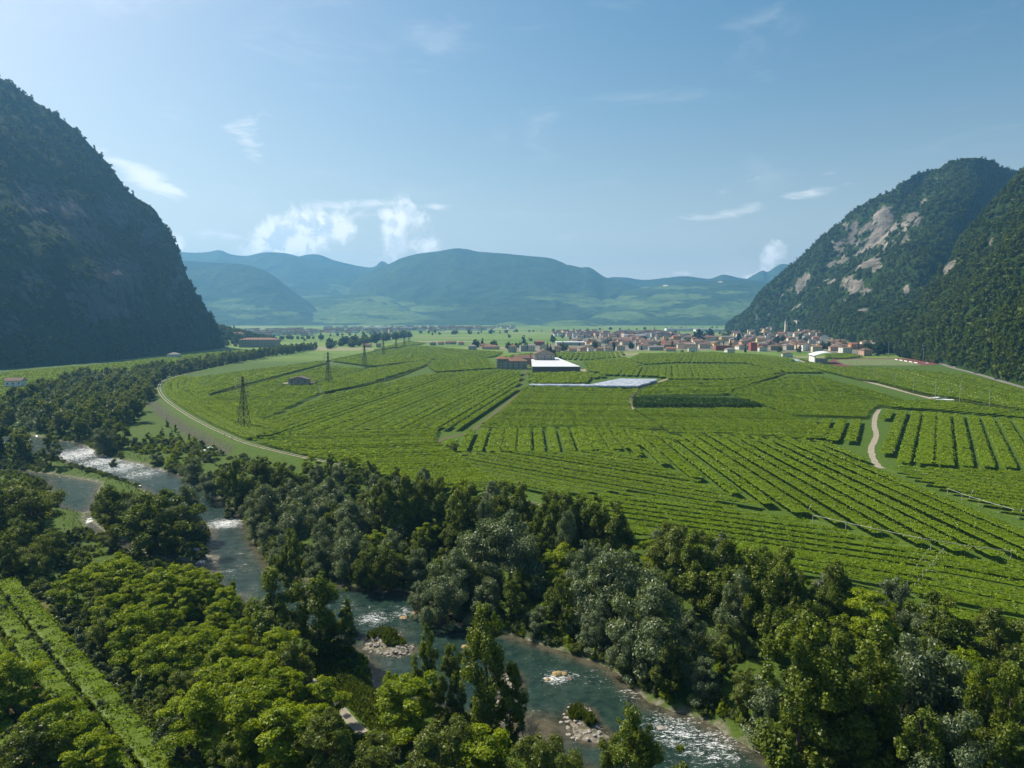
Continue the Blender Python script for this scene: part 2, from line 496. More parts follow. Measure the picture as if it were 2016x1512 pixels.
def ground_mat():
    m, nt, out = new_mat('ground'); t = NT(nt)
    pos = t.n('ShaderNodeNewGeometry').outputs['Position']
    n1 = t.noise(.05, 6, .6, pos); n2 = t.noise(.9, 5, .65, pos); n3 = t.noise(.008, 3, .5, pos)
    c = t.mix(t.ramp(n1, .35, .65), (.045, .085, .012), (.085, .125, .022))
    c = t.mix(t.ramp(n2, .4, .75), c, (.03, .055, .01))
    # far fields: long strips of different crops
    mp = t.n('ShaderNodeMapping'); mp.inputs['Scale'].default_value = (.004, .011, .0); t.put(mp.inputs['Vector'], pos)
    vo = t.n('ShaderNodeTexVoronoi'); vo.inputs['Scale'].default_value = 1.0; t.put(vo.inputs['Vector'], mp.outputs[0])
    cell = t.n('ShaderNodeSeparateColor'); t.put(cell.inputs[0], vo.outputs['Color'])
    fc = t.mix(cell.outputs[0], (.075, .135, .018), (.14, .2, .04))
    fc = t.mix(t.ramp(cell.outputs[1], .86, .9), fc, (.21, .2, .11))
    fc = t.mix(t.ramp(t.noise(.06, 4, .7, pos), .55, .75), fc, (.045, .075, .015))
    yy = t.n('ShaderNodeSeparateXYZ'); t.put(yy.inputs[0], pos)
    c = t.mix(t.ramp(yy.outputs[1], 850, 1150), c, fc)
    # meadow by the river is lusher
    c = t.mix(t.math('MULTIPLY', t.attr('corr'), .8), c, t.mix(t.ramp(n2, .3, .7), (.03, .058, .007), (.07, .11, .014)))
    c = t.mix(t.math('MULTIPLY', t.attr('terrace'), t.ramp(n2, .25, .6, .35, 1)), c, t.mix(t.ramp(n1, .35, .65), (.1, .075, .035), (.17, .13, .06)))
    peb = t.n('ShaderNodeTexVoronoi'); peb.inputs['Scale'].default_value = 1.3; t.put(peb.inputs['Vector'], pos)
    pc = t.n('ShaderNodeSeparateColor'); t.put(pc.inputs[0], peb.outputs['Color'])
    gcol = t.mix(pc.outputs[0], (.1, .085, .065), (.26, .235, .2))
    c = t.mix(t.math('MULTIPLY', t.attr('gravel'), t.ramp(n2, .25, .5)), c, gcol)
    scol = t.mix(pc.outputs[1], (.028, .025, .02), (.085, .074, .062))
    c = t.mix(t.math('MULTIPLY', t.attr('stone'), t.ramp(n2, .22, .36)), c, scol)
    c = t.mix(t.math('MULTIPLY', t.ramp(yy.outputs[1], 850, 1000, 1, 0), t.math('SUBTRACT', 1.0, t.attr('corr'))), c, t.mix(t.ramp(n2, .35, .7), (.042, .08, .009), (.075, .12, .016)))
    c = t.mix(t.math('MULTIPLY', t.attr('town'), t.ramp(t.noise(.05, 4, .6, pos), .35, .6, .5, 1)), c, t.mix(t.ramp(n2, .3, .7), (.12, .1, .08), (.2, .175, .15)))
    h = t.math('ADD', n2, t.math('MULTIPLY', n1, 2.0))
    nt.links.new(t.bsdf(c, .92, t.bump(h, .7, .5), .1), out.inputs[0])
    return m
build_ground()

def water_mat():
    m, nt, out = new_mat('river_water'); t = NT(nt)
    pos = t.n('ShaderNodeNewGeometry').outputs['Position']
    foam, dep = t.attr('foam'), t.attr('depth')
    mp = t.n('ShaderNodeMapping'); mp.inputs['Scale'].default_value = (.55, 1.5, 1); mp.inputs['Rotation'].default_value = (0, 0, math.radians(38)); t.put(mp.inputs['Vector'], pos)
    w1 = t.noise(.75, 5, .68, mp.outputs[0], .6)
    w2 = t.noise(3.2, 3, .6, mp.outputs[0], .3)
    streak = t.math('ADD', t.math('MULTIPLY', t.noise(.9, 6, .7, mp.outputs[0], 1.2), .5), t.math('MULTIPLY', t.noise(4.5, 4, .7, mp.outputs[0], .8), .5))
    fm = t.math('ADD', t.math('MULTIPLY', foam, .36), t.math('MULTIPLY', streak, 1.0))
    fmask = t.math('MULTIPLY', t.ramp(fm, .70, .80), t.ramp(foam, .0, .12))
    bedn = t.noise(.45, 5, .65, pos)
    deep = t.mix(t.ramp(bedn, .35, .65), (.007, .024, .019), (.018, .042, .032))
    shallow = t.mix(t.ramp(bedn, .35, .6), (.03, .03, .018), (.085, .075, .048))
    c = t.mix(t.ramp(dep, .05, .75), shallow, deep)
    p = t.n('ShaderNodeBsdfPrincipled')
    t.put(p.inputs['Base Color'], t.mix(fmask, c, (.74, .77, .78)))
    t.put(p.inputs['Roughness'], t.math('ADD', t.math('MULTIPLY', fmask, .5), .06))
    p.inputs['IOR'].default_value = 1.33; p.inputs['Specular IOR Level'].default_value = .4
    h = t.math('ADD', t.math('MULTIPLY', w1, t.math('ADD', t.math('MULTIPLY', foam, 1.5), .35)), t.math('MULTIPLY', w2, .12))
    t.put(p.inputs['Normal'], t.bump(h, .9, .6))
    nt.links.new(p.outputs[0], out.inputs[0])
    return m
def build_water():
    xs = np.arange(-320, 110, 1.25); ys = np.arange(40, 460, 1.25)
    Xg, Yg = np.meshgrid(xs, ys); X, Y = Xg.ravel(), Yg.ravel()
    M = water_mat()
    for nm, poly, lab in (('river', RIVER, 'fast green river with white rapids winding between wooded banks'), ('river_pool', POOL, 'still green side pool and its narrow outflow beside the rapids')):
        sd = sdist(poly, X, Y)
        ok = (sd < 5).reshape(Xg.shape)
        fo = ok[:-1, :-1] & ok[1:, :-1] & ok[:-1, 1:] & ok[1:, 1:]
        idx = np.arange(len(X)).reshape(Xg.shape)
        q = np.stack((idx[:-1, :-1], idx[:-1, 1:], idx[1:, 1:], idx[1:, :-1]), -1)[fo]
        used = np.unique(q); remap = np.full(len(X), -1); remap[used] = np.arange(len(used)); q = remap[q]
        x, y = X[used], Y[used]
        bed = gz(x, y)
        dep = np.clip((WZ - bed) / 1.5, 0, 1)
        foam = np.full(len(x), .0)
        spots = [(165, 892, 24, 44, .68), (205, 908, 20, 30, .66), (235, 920, 20, 30, .64), (285, 932, 17, 26, .58), (445, 1030, 9, 10, .74), (175, 1025, 3, 7, .9), (275, 1082, 5, 5, .9), (395, 1100, 4, 4, .4), (470, 1120, 6, 9, .45),
                 (735, 1218, 7, 7, .6), (800, 1205, 5, 5, .62), (830, 1210, 3, 3, .6), (1095, 1335, 4, 4, .72), (1120, 1330, 3, 3, .6), (1240, 1365, 4, 4, .55), (1330, 1440, 8, 9, .62), (1290, 1420, 9, 7, .5),
                 (1400, 1470, 9, 9, .6), (690, 1195, 5, 5, .5), (780, 1240, 6, 4, .42), (1180, 1340, 9, 9, .4)]
        for px, py, rx, ry, a in spots:
            c = G(px, py, WZ)
            foam = np.maximum(foam, a * np.exp(-((x - c[0]) / rx) ** 2 - ((y - c[1]) / ry) ** 2))
        foam = np.maximum(foam, .27) if nm == 'river' else foam
        nz = vnoise(np.stack((x, y, np.zeros(len(x))), 1), 3.0, 3) * (.04 + .16 * np.clip(foam, 0, 1))
        me = mesh_np(nm, np.stack((x, y, WZ + nz - (.03 if nm == 'river_pool' else 0)), 1), q, M, True, {'foam': foam, 'depth': dep})
        tag(mobj(nm, me), lab, kind='structure')
build_water()

def resample(pts, step):
    pts = np.asarray(pts, float)
    # Catmull-Rom through the points, then even spacing
    out = []
    n = len(pts)
    for i in range(n - 1):
        p0, p1, p2, p3 = pts[max(i - 1, 0)], pts[i], pts[i + 1], pts[min(i + 2, n - 1)]
        for t in np.linspace(0, 1, 24, endpoint=False):
            out.append(.5 * ((2 * p1) + (p2 - p0) * t + (2 * p0 - 5 * p1 + 4 * p2 - p3) * t * t + (3 * p1 - p0 - 3 * p2 + p3) * t ** 3))
    out.append(pts[-1]); out = np.array(out)
    s = np.concatenate(([0], np.cumsum(np.linalg.norm(np.diff(out, axis=0), axis=1))))
    k = max(2, int(s[-1] / step) + 1)
    u = np.linspace(0, s[-1], k)
    return np.stack([np.interp(u, s, out[:, j]) for j in range(out.shape[1])], 1)
def strip_mesh(name, pts, offs, zoff, mat, step=3.0, wob=.15, zfun=gz):
    c = resample(pts, step)
    tn = np.gradient(c, axis=0); tn /= np.linalg.norm(tn, axis=1)[:, None]
    nr = np.stack((-tn[:, 1], tn[:, 0]), 1)
    rng = np.random.default_rng(len(c))
    cols = []
    for o in offs:
        w = o + rng.normal(0, wob, len(c)) if o else np.zeros(len(c))
        p = c + nr * w[:, None]
        cols.append(np.column_stack((p, zfun(p[:, 0], p[:, 1]) + zoff)))
    k = len(offs); V = np.stack(cols, 1).reshape(-1, 3)
    idx = np.arange(len(V)).reshape(-1, k)
    q = np.stack((idx[:-1, :-1], idx[1:, :-1], idx[1:, 1:], idx[:-1, 1:]), -1).reshape(-1, 4)[:, ::-1]
    return mesh_np(name, V, q, mat, True)
def track_mat(name, a, b, green=.0):
    m, nt, out = new_mat(name); t = NT(nt)
    n = t.noise(.7, 6, .65); n2 = t.noise(5, 3, .6)
    c = t.mix(t.ramp(n, .3, .7), a, b)
    c = t.mix(t.ramp(t.noise(.35, 5, .7), .5, .7, 0, green), c, (.07, .11, .02))
    nt.links.new(t.bsdf(c, .95, t.bump(n2, .4, .08), .1), out.inputs[0])
    return m
T_PALE = track_mat('pale_gravel', (.2, .175, .13), (.31, .28, .225), .4)
T_DIRT = track_mat('earth_track', (.2, .16, .1), (.34, .29, .2), .6)
T_ROAD = track_mat('asphalt_grey', (.13, .125, .12), (.2, .19, .18), 0)
T_GRASS = track_mat('grass_way', (.05, .09, .012), (.085, .13, .02), 0)
T_LANE = track_mat('dark_earth_lane', (.07, .06, .03), (.13, .11, .06), .8)
ROADS = {}
def road(name, px, w, mat, label, ruts=False, zoff=.06, world=None):
    pts = [G(*p) for p in px] if world is None else world
    ROADS[name] = ROADS.get(name, []) + [np.array(pts)]
    if ruts:
        a = empty(name, (0, 0, 0))
        tag(a, label, kind='structure')
        for s in (-1, 1):
            mobj('wheel_rut', strip_mesh('wheel_rut', pts, (s * .85 - .3, s * .85, s * .85 + .3), zoff, mat, 2.0, .07), a)
        return a
    o = mobj(name, strip_mesh(name, pts, (-w / 2, 0, w / 2), zoff, mat), None)
    return tag(o, label, kind='structure')
road('dyke_track', None, 4, T_PALE, 'pale two-rut track curving along the river dyke', True, .07, DYKE[2:15])
road('vineyard_track', [(1731, 806), (1724, 818), (1721, 835), (1725, 858), (1716, 880), (1717, 897), (1728, 917), (1738, 922)], 2.7, T_PALE, 'white gravel track winding between two vineyard blocks')
road('farm_lane', [(1565, 706), (1610, 723), (1655, 737), (1710, 752), (1770, 768), (1838, 786)], 5.0, T_PALE, 'straight pale lane running from the sports ground through the vines')
road('farm_track', [(1325, 742), (1300, 751), (1262, 763), (1246, 775), (1239, 787), (1241, 800), (1247, 808)], 3.2, T_DIRT, 'curved farm track beside the plastic covered rows')
road('field_lane', [(1247, 808), (1268, 822), (1295, 840), (1318, 852)], 3.0, T_GRASS, 'narrow grass lane with young hedge leading down from the curved track')
road('grass_lane', [(1036, 728), (1026, 752), (1012, 782), (985, 805), (950, 832), (922, 852), (880, 862), (858, 872)], 2.6, T_LANE, 'dark earth lane between the large sloping block and the central vines')
road('valley_road', [(2140, 798), (2016, 764), (1960, 747), (1915, 734), (1875, 724), (1853, 716), (1836, 709), (1815, 702)], 6.0, T_ROAD, 'grey valley road along the foot of the wooded slope')
road('river_path', [(520, 1270), (560, 1290), (620, 1322), (660, 1360), (690, 1392), (715, 1415)], 1.8, T_PALE, 'sandy footpath through the grass on the near river bank', zoff=.1)
road('headland', [(1738, 922), (1790, 940), (1850, 962), (1905, 985), (1960, 1005), (2016, 1022), (2100, 1050)], 4.5, T_GRASS, 'grass headland under the irrigation pipes')
road('grass_drive', [(1560, 1018), (1640, 1040), (1740, 1064), (1840, 1088), (1930, 1102), (2040, 1112)], 6.5, T_GRASS, 'mown grass strip below the long straight rows')
road('cross_drive', [(1843, 1085), (1820, 1118), (1796, 1152), (1775, 1182)], 4.5, T_GRASS, 'shaded grass drive with posts between two lower blocks')
# ================================================================= mountains
def catmull(A, n):
    """A (k, ..., 3) control points -> n samples along axis 0"""
    A = np.asarray(A, float); k = len(A)
    u = np.linspace(0, k - 1, n); i = np.minimum(u.astype(int), k - 2)
    t = (u - i).reshape((-1,) + (1,) * (A.ndim - 1))
    p0, p1, p2, p3 = A[np.maximum(i - 1, 0)], A[i], A[i + 1], A[np.minimum(i + 2, k - 1)]
    return .5 * ((2 * p1) + (p2 - p0) * t + (2 * p0 - 5 * p1 + 4 * p2 - p3) * t * t + (3 * p1 - p0 - 3 * p2 + p3) * t ** 3)
def grid_quads(nu, nv):
    idx = np.arange(nu * nv).reshape(nu, nv)
    return np.stack((idx[:-1, :-1], idx[1:, :-1], idx[1:, 1:], idx[:-1, 1:]), -1).reshape(-1, 4)
def grid_normals(P):
    du = np.gradient(P, axis=0); dv = np.gradient(P, axis=1)
    n = np.cross(du, dv)
    return n / np.maximum(np.linalg.norm(n, axis=2), 1e-9)[..., None]
def loft(cols, nu, nv, amp, scale, back=((260, -120), (700, -420)), seed=0, ridged=0.0, rib=0.0, ribscale=100, top_keep=.35):
    """cols: list of columns, each a list of 3-D points from foot to crest"""
    A = np.array(cols, float)                         # (k, m, 3)
    m = A.shape[1]
    ext = []
    for dy, dz in back:
        e = A[:, -1].copy(); r = e[:, :2] / np.linalg.norm(e[:, :2], axis=1)[:, None]
        e[:, :2] += r * dy; e[:, 2] = np.maximum(e[:, 2] + dz, -30)
        ext.append(e)
    Pu = catmull(A, nu)                               # along the columns
    P = catmull(Pu.transpose(1, 0, 2), nv).transpose(1, 0, 2)
    nb = 0
    if ext:
        E = np.stack(ext, 1); Eu = catmull(E, nu)
        nb = Eu.shape[1]
    N = grid_normals(P)
    if N[..., 2].mean() < 0: N = -N
    flat = P.reshape(-1, 3)
    so = seed * 13.7
    d = vnoise(flat, scale, 6, so)
    if ridged: d = d * (1 - ridged) + ridged * (1 - 2 * np.abs(vnoise(flat, scale * 1.6, 4, so + 5)))
    if rib:
        q = flat.copy(); q[:, 2] *= .22
        d = d + rib / max(amp, 1e-6) * (1 - 2.4 * np.abs(vnoise(q, ribscale, 3, so + 9)))
    v = np.linspace(0, 1, nv)[None, :] * np.ones((nu, 1))
    fade = sstep(0, .12, v) * (1 - (1 - top_keep) * sstep(.8, 1, v))
    D = (d.reshape(nu, nv) * amp * fade)[..., None]
    P = P + N * D
    if nb:
        P = np.concatenate((P, Eu), 1)
    return P
def hill_obj(name, P, mat, label, attrs):
    nu, nv = P.shape[:2]
    me = mesh_np(name, P.reshape(-1, 3), grid_quads(nu, nv), mat, True, attrs)
    return tag(mobj(name, me), label, kind='structure')
def lin(a, b, n=4, sag=0.0):
    """n points from foot a to crest b; sag > 0 bows the slope inwards (concave)"""
    a, b = np.asarray(a, float), np.asarray(b, float)
    t = np.linspace(0, 1, n)[:, None]
    p = a + (b - a) * t
    p[:, 2] -= (sag * np.sin(np.pi * t[:, 0]))
    return p
def rock_forest_mat(name, rock_a, rock_b, veg_a, veg_b, bscale=.05, bstr=.95):
    m, nt, out = new_mat(name); t = NT(nt)
    pos = t.n('ShaderNodeNewGeometry').outputs['Position']
    mp = t.n('ShaderNodeMapping'); mp.inputs['Scale'].default_value = (1, 1, .35); t.put(mp.inputs['Vector'], pos)
    n1 = t.noise(.02, 7, .68, mp.outputs[0]); n2 = t.noise(.09, 6, .7, mp.outputs[0]); n3 = t.noise(.012, 5, .6, pos)
    mp2 = t.n('ShaderNodeMapping'); mp2.inputs['Scale'].default_value = (.25, .25, 1.6); t.put(mp2.inputs['Vector'], pos)
    n4 = t.noise(.03, 5, .7, mp2.outputs[0])
    rock = t.mix(t.ramp(n1, .35, .65), rock_a, rock_b)
    rock = t.mix(t.ramp(n4, .5, .72), rock, tuple(q * .55 for q in rock_a))
    rock = t.mix(t.ramp(n2, .55, .7), rock, tuple(q * 1.2 for q in veg_a))
    veg = t.mix(t.ramp(n2, .32, .68), veg_a, veg_b)
    veg = t.mix(t.ramp(n3, .35, .7, 0, .6), veg, tuple(q * .6 for q in veg_a))
    f = t.math('ADD', t.attr('rock'), t.math('MULTIPLY', t.math('SUBTRACT', n2, .5), 1.9))
    c = t.mix(t.ramp(f, .42, .56), veg, rock)
    h = t.math('ADD', t.math('MULTIPLY', n2, 1.0), t.math('MULTIPLY', n1, 2.0))
    nt.links.new(t.bsdf(c, .95, t.bump(h, bstr, 6.0), .05), out.inputs[0])
    return m
def spots(px, lst):
    """mask from ellipses given in photo pixels (x, y, rx, ry, rotation)"""
    out = np.zeros(len(px))
    for x, y, rx, ry, rot in lst:
        a = math.radians(rot)
        dx, dy = px[:, 0] - x, px[:, 1] - y
        u = (dx * math.cos(a) + dy * math.sin(a)) / rx; w = (-dx * math.sin(a) + dy * math.cos(a)) / ry
        out = np.maximum(out, np.exp(-(u * u + w * w)))
    return out
FOREST = []          # (points, normals, density weight) collected for the hillside woods
def scatter(P, mask, per, rng, ymax=1e9):
    """random points on a lofted grid, one per `per` square metres of plan area where mask is high"""
    nu, nv = P.shape[:2]
    a, b, c, d = P[:-1, :-1], P[1:, :-1], P[1:, 1:], P[:-1, 1:]
    n = np.cross(c - a, d - b) * .5
    area = np.linalg.norm(n, axis=2)
    M = mask.reshape(nu, nv); Mq = (M[:-1, :-1] + M[1:, 1:]) / 2
    lam = (area / per * np.clip(Mq, 0, 1)).ravel()
    k = rng.poisson(lam)
    i = np.repeat(np.arange(len(lam)), k)
    u, v = rng.random(len(i)), rng.random(len(i))
    f = lambda q: q.reshape(-1, 3)[i]
    p = (f(a) * ((1 - u) * (1 - v))[:, None] + f(b) * (u * (1 - v))[:, None] + f(c) * (u * v)[:, None] + f(d) * ((1 - u) * v)[:, None])
    return p
rngm = np.random.default_rng(11)

# ---- western cliff: its whole face lies in its own shade
def build_west():
    foot = [(-420, 775), (-250, 752), (-100, 737), (0, 727), (100, 720), (200, 712), (300, 701), (380, 692), (425, 687), (438, 685)]
    crest = [((-420, 150), 1180), ((-250, 140), 1270), ((-100, 135), 1340), ((0, 157), 1390), ((60, 197), 1410), ((125, 238), 1420), ((206, 314), 1430), ((256, 379), 1440), ((305, 416), 1450), ((330, 480), 1460)]
    edge = []
    cols = []
    for (fx, fy), ((cx, cy_), d) in zip(foot, crest):
        a, b = G3(fx, fy), at(cx, cy_, d)
        c = lin(a, b, 5)
        # steep wall below, gentler shoulder above
        c[1] = a + (b - a) * np.array((.18, .18, .21)); c[2] = a + (b - a) * np.array((.43, .43, .45)); c[3] = a + (b - a) * np.array((.69, .69, .71))
        cols.append(c)
    # the far end of the wall, following its outline down to the valley
    for pts in ([(440, 684, 1462), (402, 640, 1470), (372, 588, 1480), (352, 545, 1480), (342, 512, 1480)],
                [(440, 684, 1500), (415, 640, 1500), (382, 598, 1505), (362, 572, 1510), (350, 545, 1515)],
                [(440, 683, 1560), (416, 642, 1560), (395, 617, 1570), (378, 600, 1590), (362, 580, 1600)]):
        cols.append(np.array([at(*p) if i else G3(p[0], p[1]) * np.array((1, 0, 0)) + np.array((0, p[2], 0)) for i, p in enumerate(pts)]))
        cols[-1][0] = (at(pts[0][0], pts[0][1], pts[0][2])[0], pts[0][2], -2)
    P = loft(cols, 260, 190, 13, 90, back=((150, -60), (500, -330), (900, -700)), seed=3, rib=8, ribscale=110, top_keep=.3)
    flat = P.reshape(-1, 3); px = proj(flat)
    q = flat.copy(); q[:, 2] *= .4
    nz = vnoise(q, 120, 5, 4.0)
    rock = spots(px, [(70, 400, 90, 60, 30), (150, 430, 120, 50, 25), (230, 420, 60, 60, 40), (290, 470, 30, 60, 20), (30, 640, 30, 40, 10), (250, 540, 60, 60, 20), (200, 600, 100, 60, 0), (340, 560, 30, 60, 10), (60, 560, 60, 60, 20)]) * .55 + nz * .32 + .02
    v = np.tile(np.linspace(0, 1, P.shape[1]), P.shape[0])
    rock = np.clip(rock, 0, 1) * sstep(.04, .12, v) * sstep(.93, .8, v)
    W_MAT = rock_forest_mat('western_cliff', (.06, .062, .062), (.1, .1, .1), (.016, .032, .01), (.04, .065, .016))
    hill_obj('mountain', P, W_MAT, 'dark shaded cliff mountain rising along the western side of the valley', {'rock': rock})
    m = np.clip(1 - rock * 1.9, 0, 1)
    m[v > .985] = 0
    FOREST.append(scatter(P, m, 170, rngm))
build_west()

# ---- eastern mountain: far rib with cliffs, summit rib, near spur
E_MAT = rock_forest_mat('eastern_mountain', (.12, .112, .098), (.27, .24, .2), (.015, .031, .005), (.034, .06, .009))
ROCK_E = [(1718, 470, 54, 28, -25), (1738, 430, 24, 22, 60), (1700, 455, 40, 18, -20), (1650, 515, 22, 46, 20), (1672, 562, 30, 20, 30), (1800, 432, 16, 28, 25), (1715, 520, 24, 16, -20), (1842, 350, 12, 6, 0), (1950, 485, 10, 32, 20),
          (1870, 525, 10, 26, 30), (1490, 625, 8, 14, -20), (1515, 620, 5, 8, 0), (1565, 606, 14, 5, -35), (1700, 610, 16, 4, -5), (1784, 455, 14, 26, 10), (1580, 560, 12, 30, 30), (1546, 580, 8, 22, 30), (2000, 690, 8, 12, 0), (1785, 572, 8, 14, 10)]
def build_east():
    def col(pts):
        q = np.array([at(p[0], p[1], p[2] * .8) for p in pts])
        q[0, 2] = min(q[0, 2], -4)
        return q
    # A1: the farthest rib, from the valley end up to the shoulder; its right hand wall turns into the gully
    c = [col([(1436, 650, 3550), (1438, 648, 3550), (1440, 647, 3550), (1442, 645, 3550)]),
         col([(1470, 651, 3200), (1478, 632, 3240), (1488, 610, 3290), (1498, 586, 3340)]),
         col([(1520, 651, 2900), (1538, 615, 2980), (1558, 565, 3070), (1577, 508, 3160)]),
         col([(1560, 652, 2650), (1585, 600, 2760), (1612, 530, 2900), (1640, 455, 3040)]),
         col([(1600, 650, 2500), (1640, 590, 2620), (1672, 500, 2780), (1702, 404, 2960)]),
         col([(1650, 645, 2450), (1690, 570, 2570), (1730, 470, 2720), (1767, 373, 2900)]),
         col([(1700, 640, 2500), (1745, 560, 2660), (1775, 460, 2820), (1800, 344, 2960)]),
         col([(1760, 630, 2800), (1795, 560, 2980), (1815, 450, 3120), (1842, 336, 3200)]),
         col([(1820, 620, 3100), (1850, 560, 3250), (1870, 450, 3350), (1885, 345, 3420)])]
    A1 = loft(c, 220, 160, 20, 150, seed=1, rib=30, ribscale=300, top_keep=.3)
    # A2: summit rib
    c = [col([(1585, 648, 2650), (1670, 575, 2800), (1750, 505, 2950), (1800, 420, 3060), (1840, 350, 3150)]),
         col([(1600, 646, 2300), (1676, 551, 2440), (1750, 482, 2560), (1793, 402, 2680), (1842, 336, 2800)]),
         col([(1640, 648, 2080), (1716, 560, 2260), (1785, 482, 2420), (1826, 402, 2570), (1868, 322, 2740)]),
         col([(1690, 650, 1900), (1765, 560, 2120), (1826, 480, 2300), (1862, 396, 2480), (1898, 312, 2680)]),
         col([(1740, 650, 1800), (1808, 560, 2050), (1862, 480, 2260), (1900, 400, 2460), (1934, 313, 2680)]),
         col([(1800, 630, 1950), (1850, 550, 2220), (1895, 470, 2480), (1935, 400, 2680), (1966, 329, 2880)]),
         col([(1850, 610, 2300), (1900, 540, 2600), (1945, 460, 2800), (1975, 395, 2950), (2004, 338, 3080)]),
         col([(1950, 600, 2600), (2000, 540, 2800), (2040, 460, 2950), (2060, 395, 3050), (2090, 345, 3150)])]
    A2 = loft(c, 220, 180, 18, 140, seed=2, rib=34, ribscale=280, top_keep=.3)
    # B: near spur down to the road
    crest = [(1672, 652, 2150), (1748, 606, 1720), (1803, 578, 1600), (1838, 556, 1570), (1866, 524, 1560), (1890, 474, 1550), (1925, 436, 1530), (1984, 380, 1480), (2020, 337, 1430), (2110, 280, 1250), (2250, 190, 980), (2500, 90, 800)]
    foot = [(1690, 670), (1722, 682), (1750, 694), (1785, 700), (1812, 704), (1836, 709), (1862, 717), (1905, 729), (1960, 744), (2016, 760), (2120, 788), (2320, 850)]
    cols = []
    for f, q in zip(foot, crest):
        a, b = G3(*f), at(*q)
        x = lin(a, b, 6, 0); h = b[2] - a[2]
        for i in range(1, 5):
            x[i][2] -= h * .08 * math.sin(math.pi * i / 5)
        cols.append(x)
    # behind the crest line the spur drops into the gully
    first = cols[0].copy(); first[:, 1] += 250; first[:, 0] += 60; first[1:, 2] *= .6
    B = loft([first] + cols, 260, 200, 17, 130, back=((120, -90), (420, -300)), seed=6, rib=30, ribscale=230, top_keep=.3)
    for nm, P, lab, per in (('mountain', A1, 'far rib of the eastern mountain with pale limestone cliffs', 100), ('mountain', A2, 'wooded summit rib of the eastern mountain', 95), ('mountain', B, 'near wooded spur of the eastern mountain above the valley road', 62)):
        px = proj(P.reshape(-1, 3))
        flat = P.reshape(-1, 3); q = flat.copy(); q[:, 2] *= .5
        nz = vnoise(q, 55, 5, 2.0)
        sp = spots(px, ROCK_E) ** .75
        nf = vnoise(q * np.array((1, 1, .7)), 22, 4, 7.0)
        rock = np.clip(sp * 1.15 + (nf * .9 + nz * .7) * (sp > .06) - .34, 0, 1)
        hill_obj(nm, P, E_MAT, lab, {'rock': rock})
        v = np.tile(np.linspace(0, 1, P.shape[1]), P.shape[0])
        m = np.clip(1 - rock * 2.0, 0, 1); m[v > .985] = 0
        FOREST.append(scatter(P, m, per, rngm))
build_east()

# ---- far ranges
def far_mat():
    m, nt, out = new_mat('far_slopes'); t = NT(nt)
    pos = t.n('ShaderNodeNewGeometry').outputs['Position']
    n1 = t.noise(.0035, 8, .68, pos); n2 = t.noise(.018, 6, .7, pos)
    veg = t.mix(t.ramp(n2, .35, .65), (.018, .036, .011), (.042, .07, .02))
    veg = t.mix(t.ramp(n1, .4, .65, 0, .5), veg, (.05, .085, .025))
    mp = t.n('ShaderNodeMapping'); mp.inputs['Scale'].default_value = (.007, .012, .03); t.put(mp.inputs['Vector'], pos)
    vo = t.n('ShaderNodeTexVoronoi'); vo.inputs['Scale'].default_value = 1.0; t.put(vo.inputs['Vector'], mp.outputs[0])
    cell = t.n('ShaderNodeSeparateColor'); t.put(cell.inputs[0], vo.outputs['Color'])
    mead = t.mix(cell.outputs[0], (.068, .11, .03), (.12, .172, .05))
    mead = t.mix(t.ramp(t.noise(.03, 4, .7, pos), .56, .66), mead, (.03, .055, .018))
    f = t.math('ADD', t.attr('meadow'), t.math('ADD', t.math('MULTIPLY', t.math('SUBTRACT', n2, .5), 1.1), t.math('MULTIPLY', t.math('SUBTRACT', cell.outputs[2], .5), .5)))
    c = t.mix(t.ramp(f, .36, .58), veg, mead)
    c = t.mix(t.ramp(t.attr('bare'), .4, .6), c, (.42, .4, .36))
    nt.links.new(t.bsdf(c, .95, t.bump(n2, .8, 25.0), .03), out.inputs[0])
    return m
FAR = far_mat()
def far_range(name, label, crest, foot_py, d0, d1, amp, nu=240, nv=90, seed=0, meadow=(), sag=.1, bare=(), rib=0, mnoise_=.0):
    """crest: photo outline points; foot at foot_py/depth d0, crest at depth d1"""
    cols = []
    for k in crest:
        x, y = k[0], k[1]; dd = k[2] if len(k) > 2 else d1
        b = at(x, y, dd)
        fx = x if len(k) < 4 else k[3]
        a = at(fx, foot_py, d0); a[2] = -5
        p = lin(a, b, 5); h = b[2] - a[2]
        for i in range(1, 4): p[i][2] -= h * sag * math.sin(math.pi * i / 4)
        cols.append(p)
    P = loft(cols, nu, nv, amp, amp * 14, back=((900, -160), (2500, -600)), seed=seed, ridged=.3, rib=rib or amp * .8, ribscale=amp * 16, top_keep=.15)
    flat = P.reshape(-1, 3); px = proj(flat)
    q = flat.copy(); q[:, 0] *= .45
    nz = vnoise(q, 330, 5, 3.0 + seed)
    md = spots(px, meadow) * 1.0 + nz * .34 * (spots(px, meadow) > .12) if meadow else np.zeros(len(px))
    if mnoise_:
        vv = np.tile(np.linspace(0, 1, P.shape[1]), P.shape[0])
        md = np.maximum(md, (nz * .8 + mnoise_) * sstep(.55, .1, vv))
    br = spots(px, bare) if bare else np.zeros(len(px))
    hill_obj(name, P, FAR, label, {'meadow': np.clip(md, 0, 1), 'bare': br})
far_range('far_mountain', 'pale blue distant ridge showing behind the hazy western range', [(560, 520), (590, 505), (625, 501), (660, 513), (720, 526), (740, 524), (752, 515), (772, 527), (800, 560), (900, 600)], 640, 7000, 8200, 22, 120, 40, 1)
far_range('far_mountain', 'blue pointed peak at the far end of the valley beside the eastern mountain', [(1380, 600), (1440, 566), (1470, 549), (1500, 533), (1512, 535), (1535, 521), (1560, 519), (1600, 500), (1680, 470)], 640, 7200, 8600, 26, 120, 40, 2)
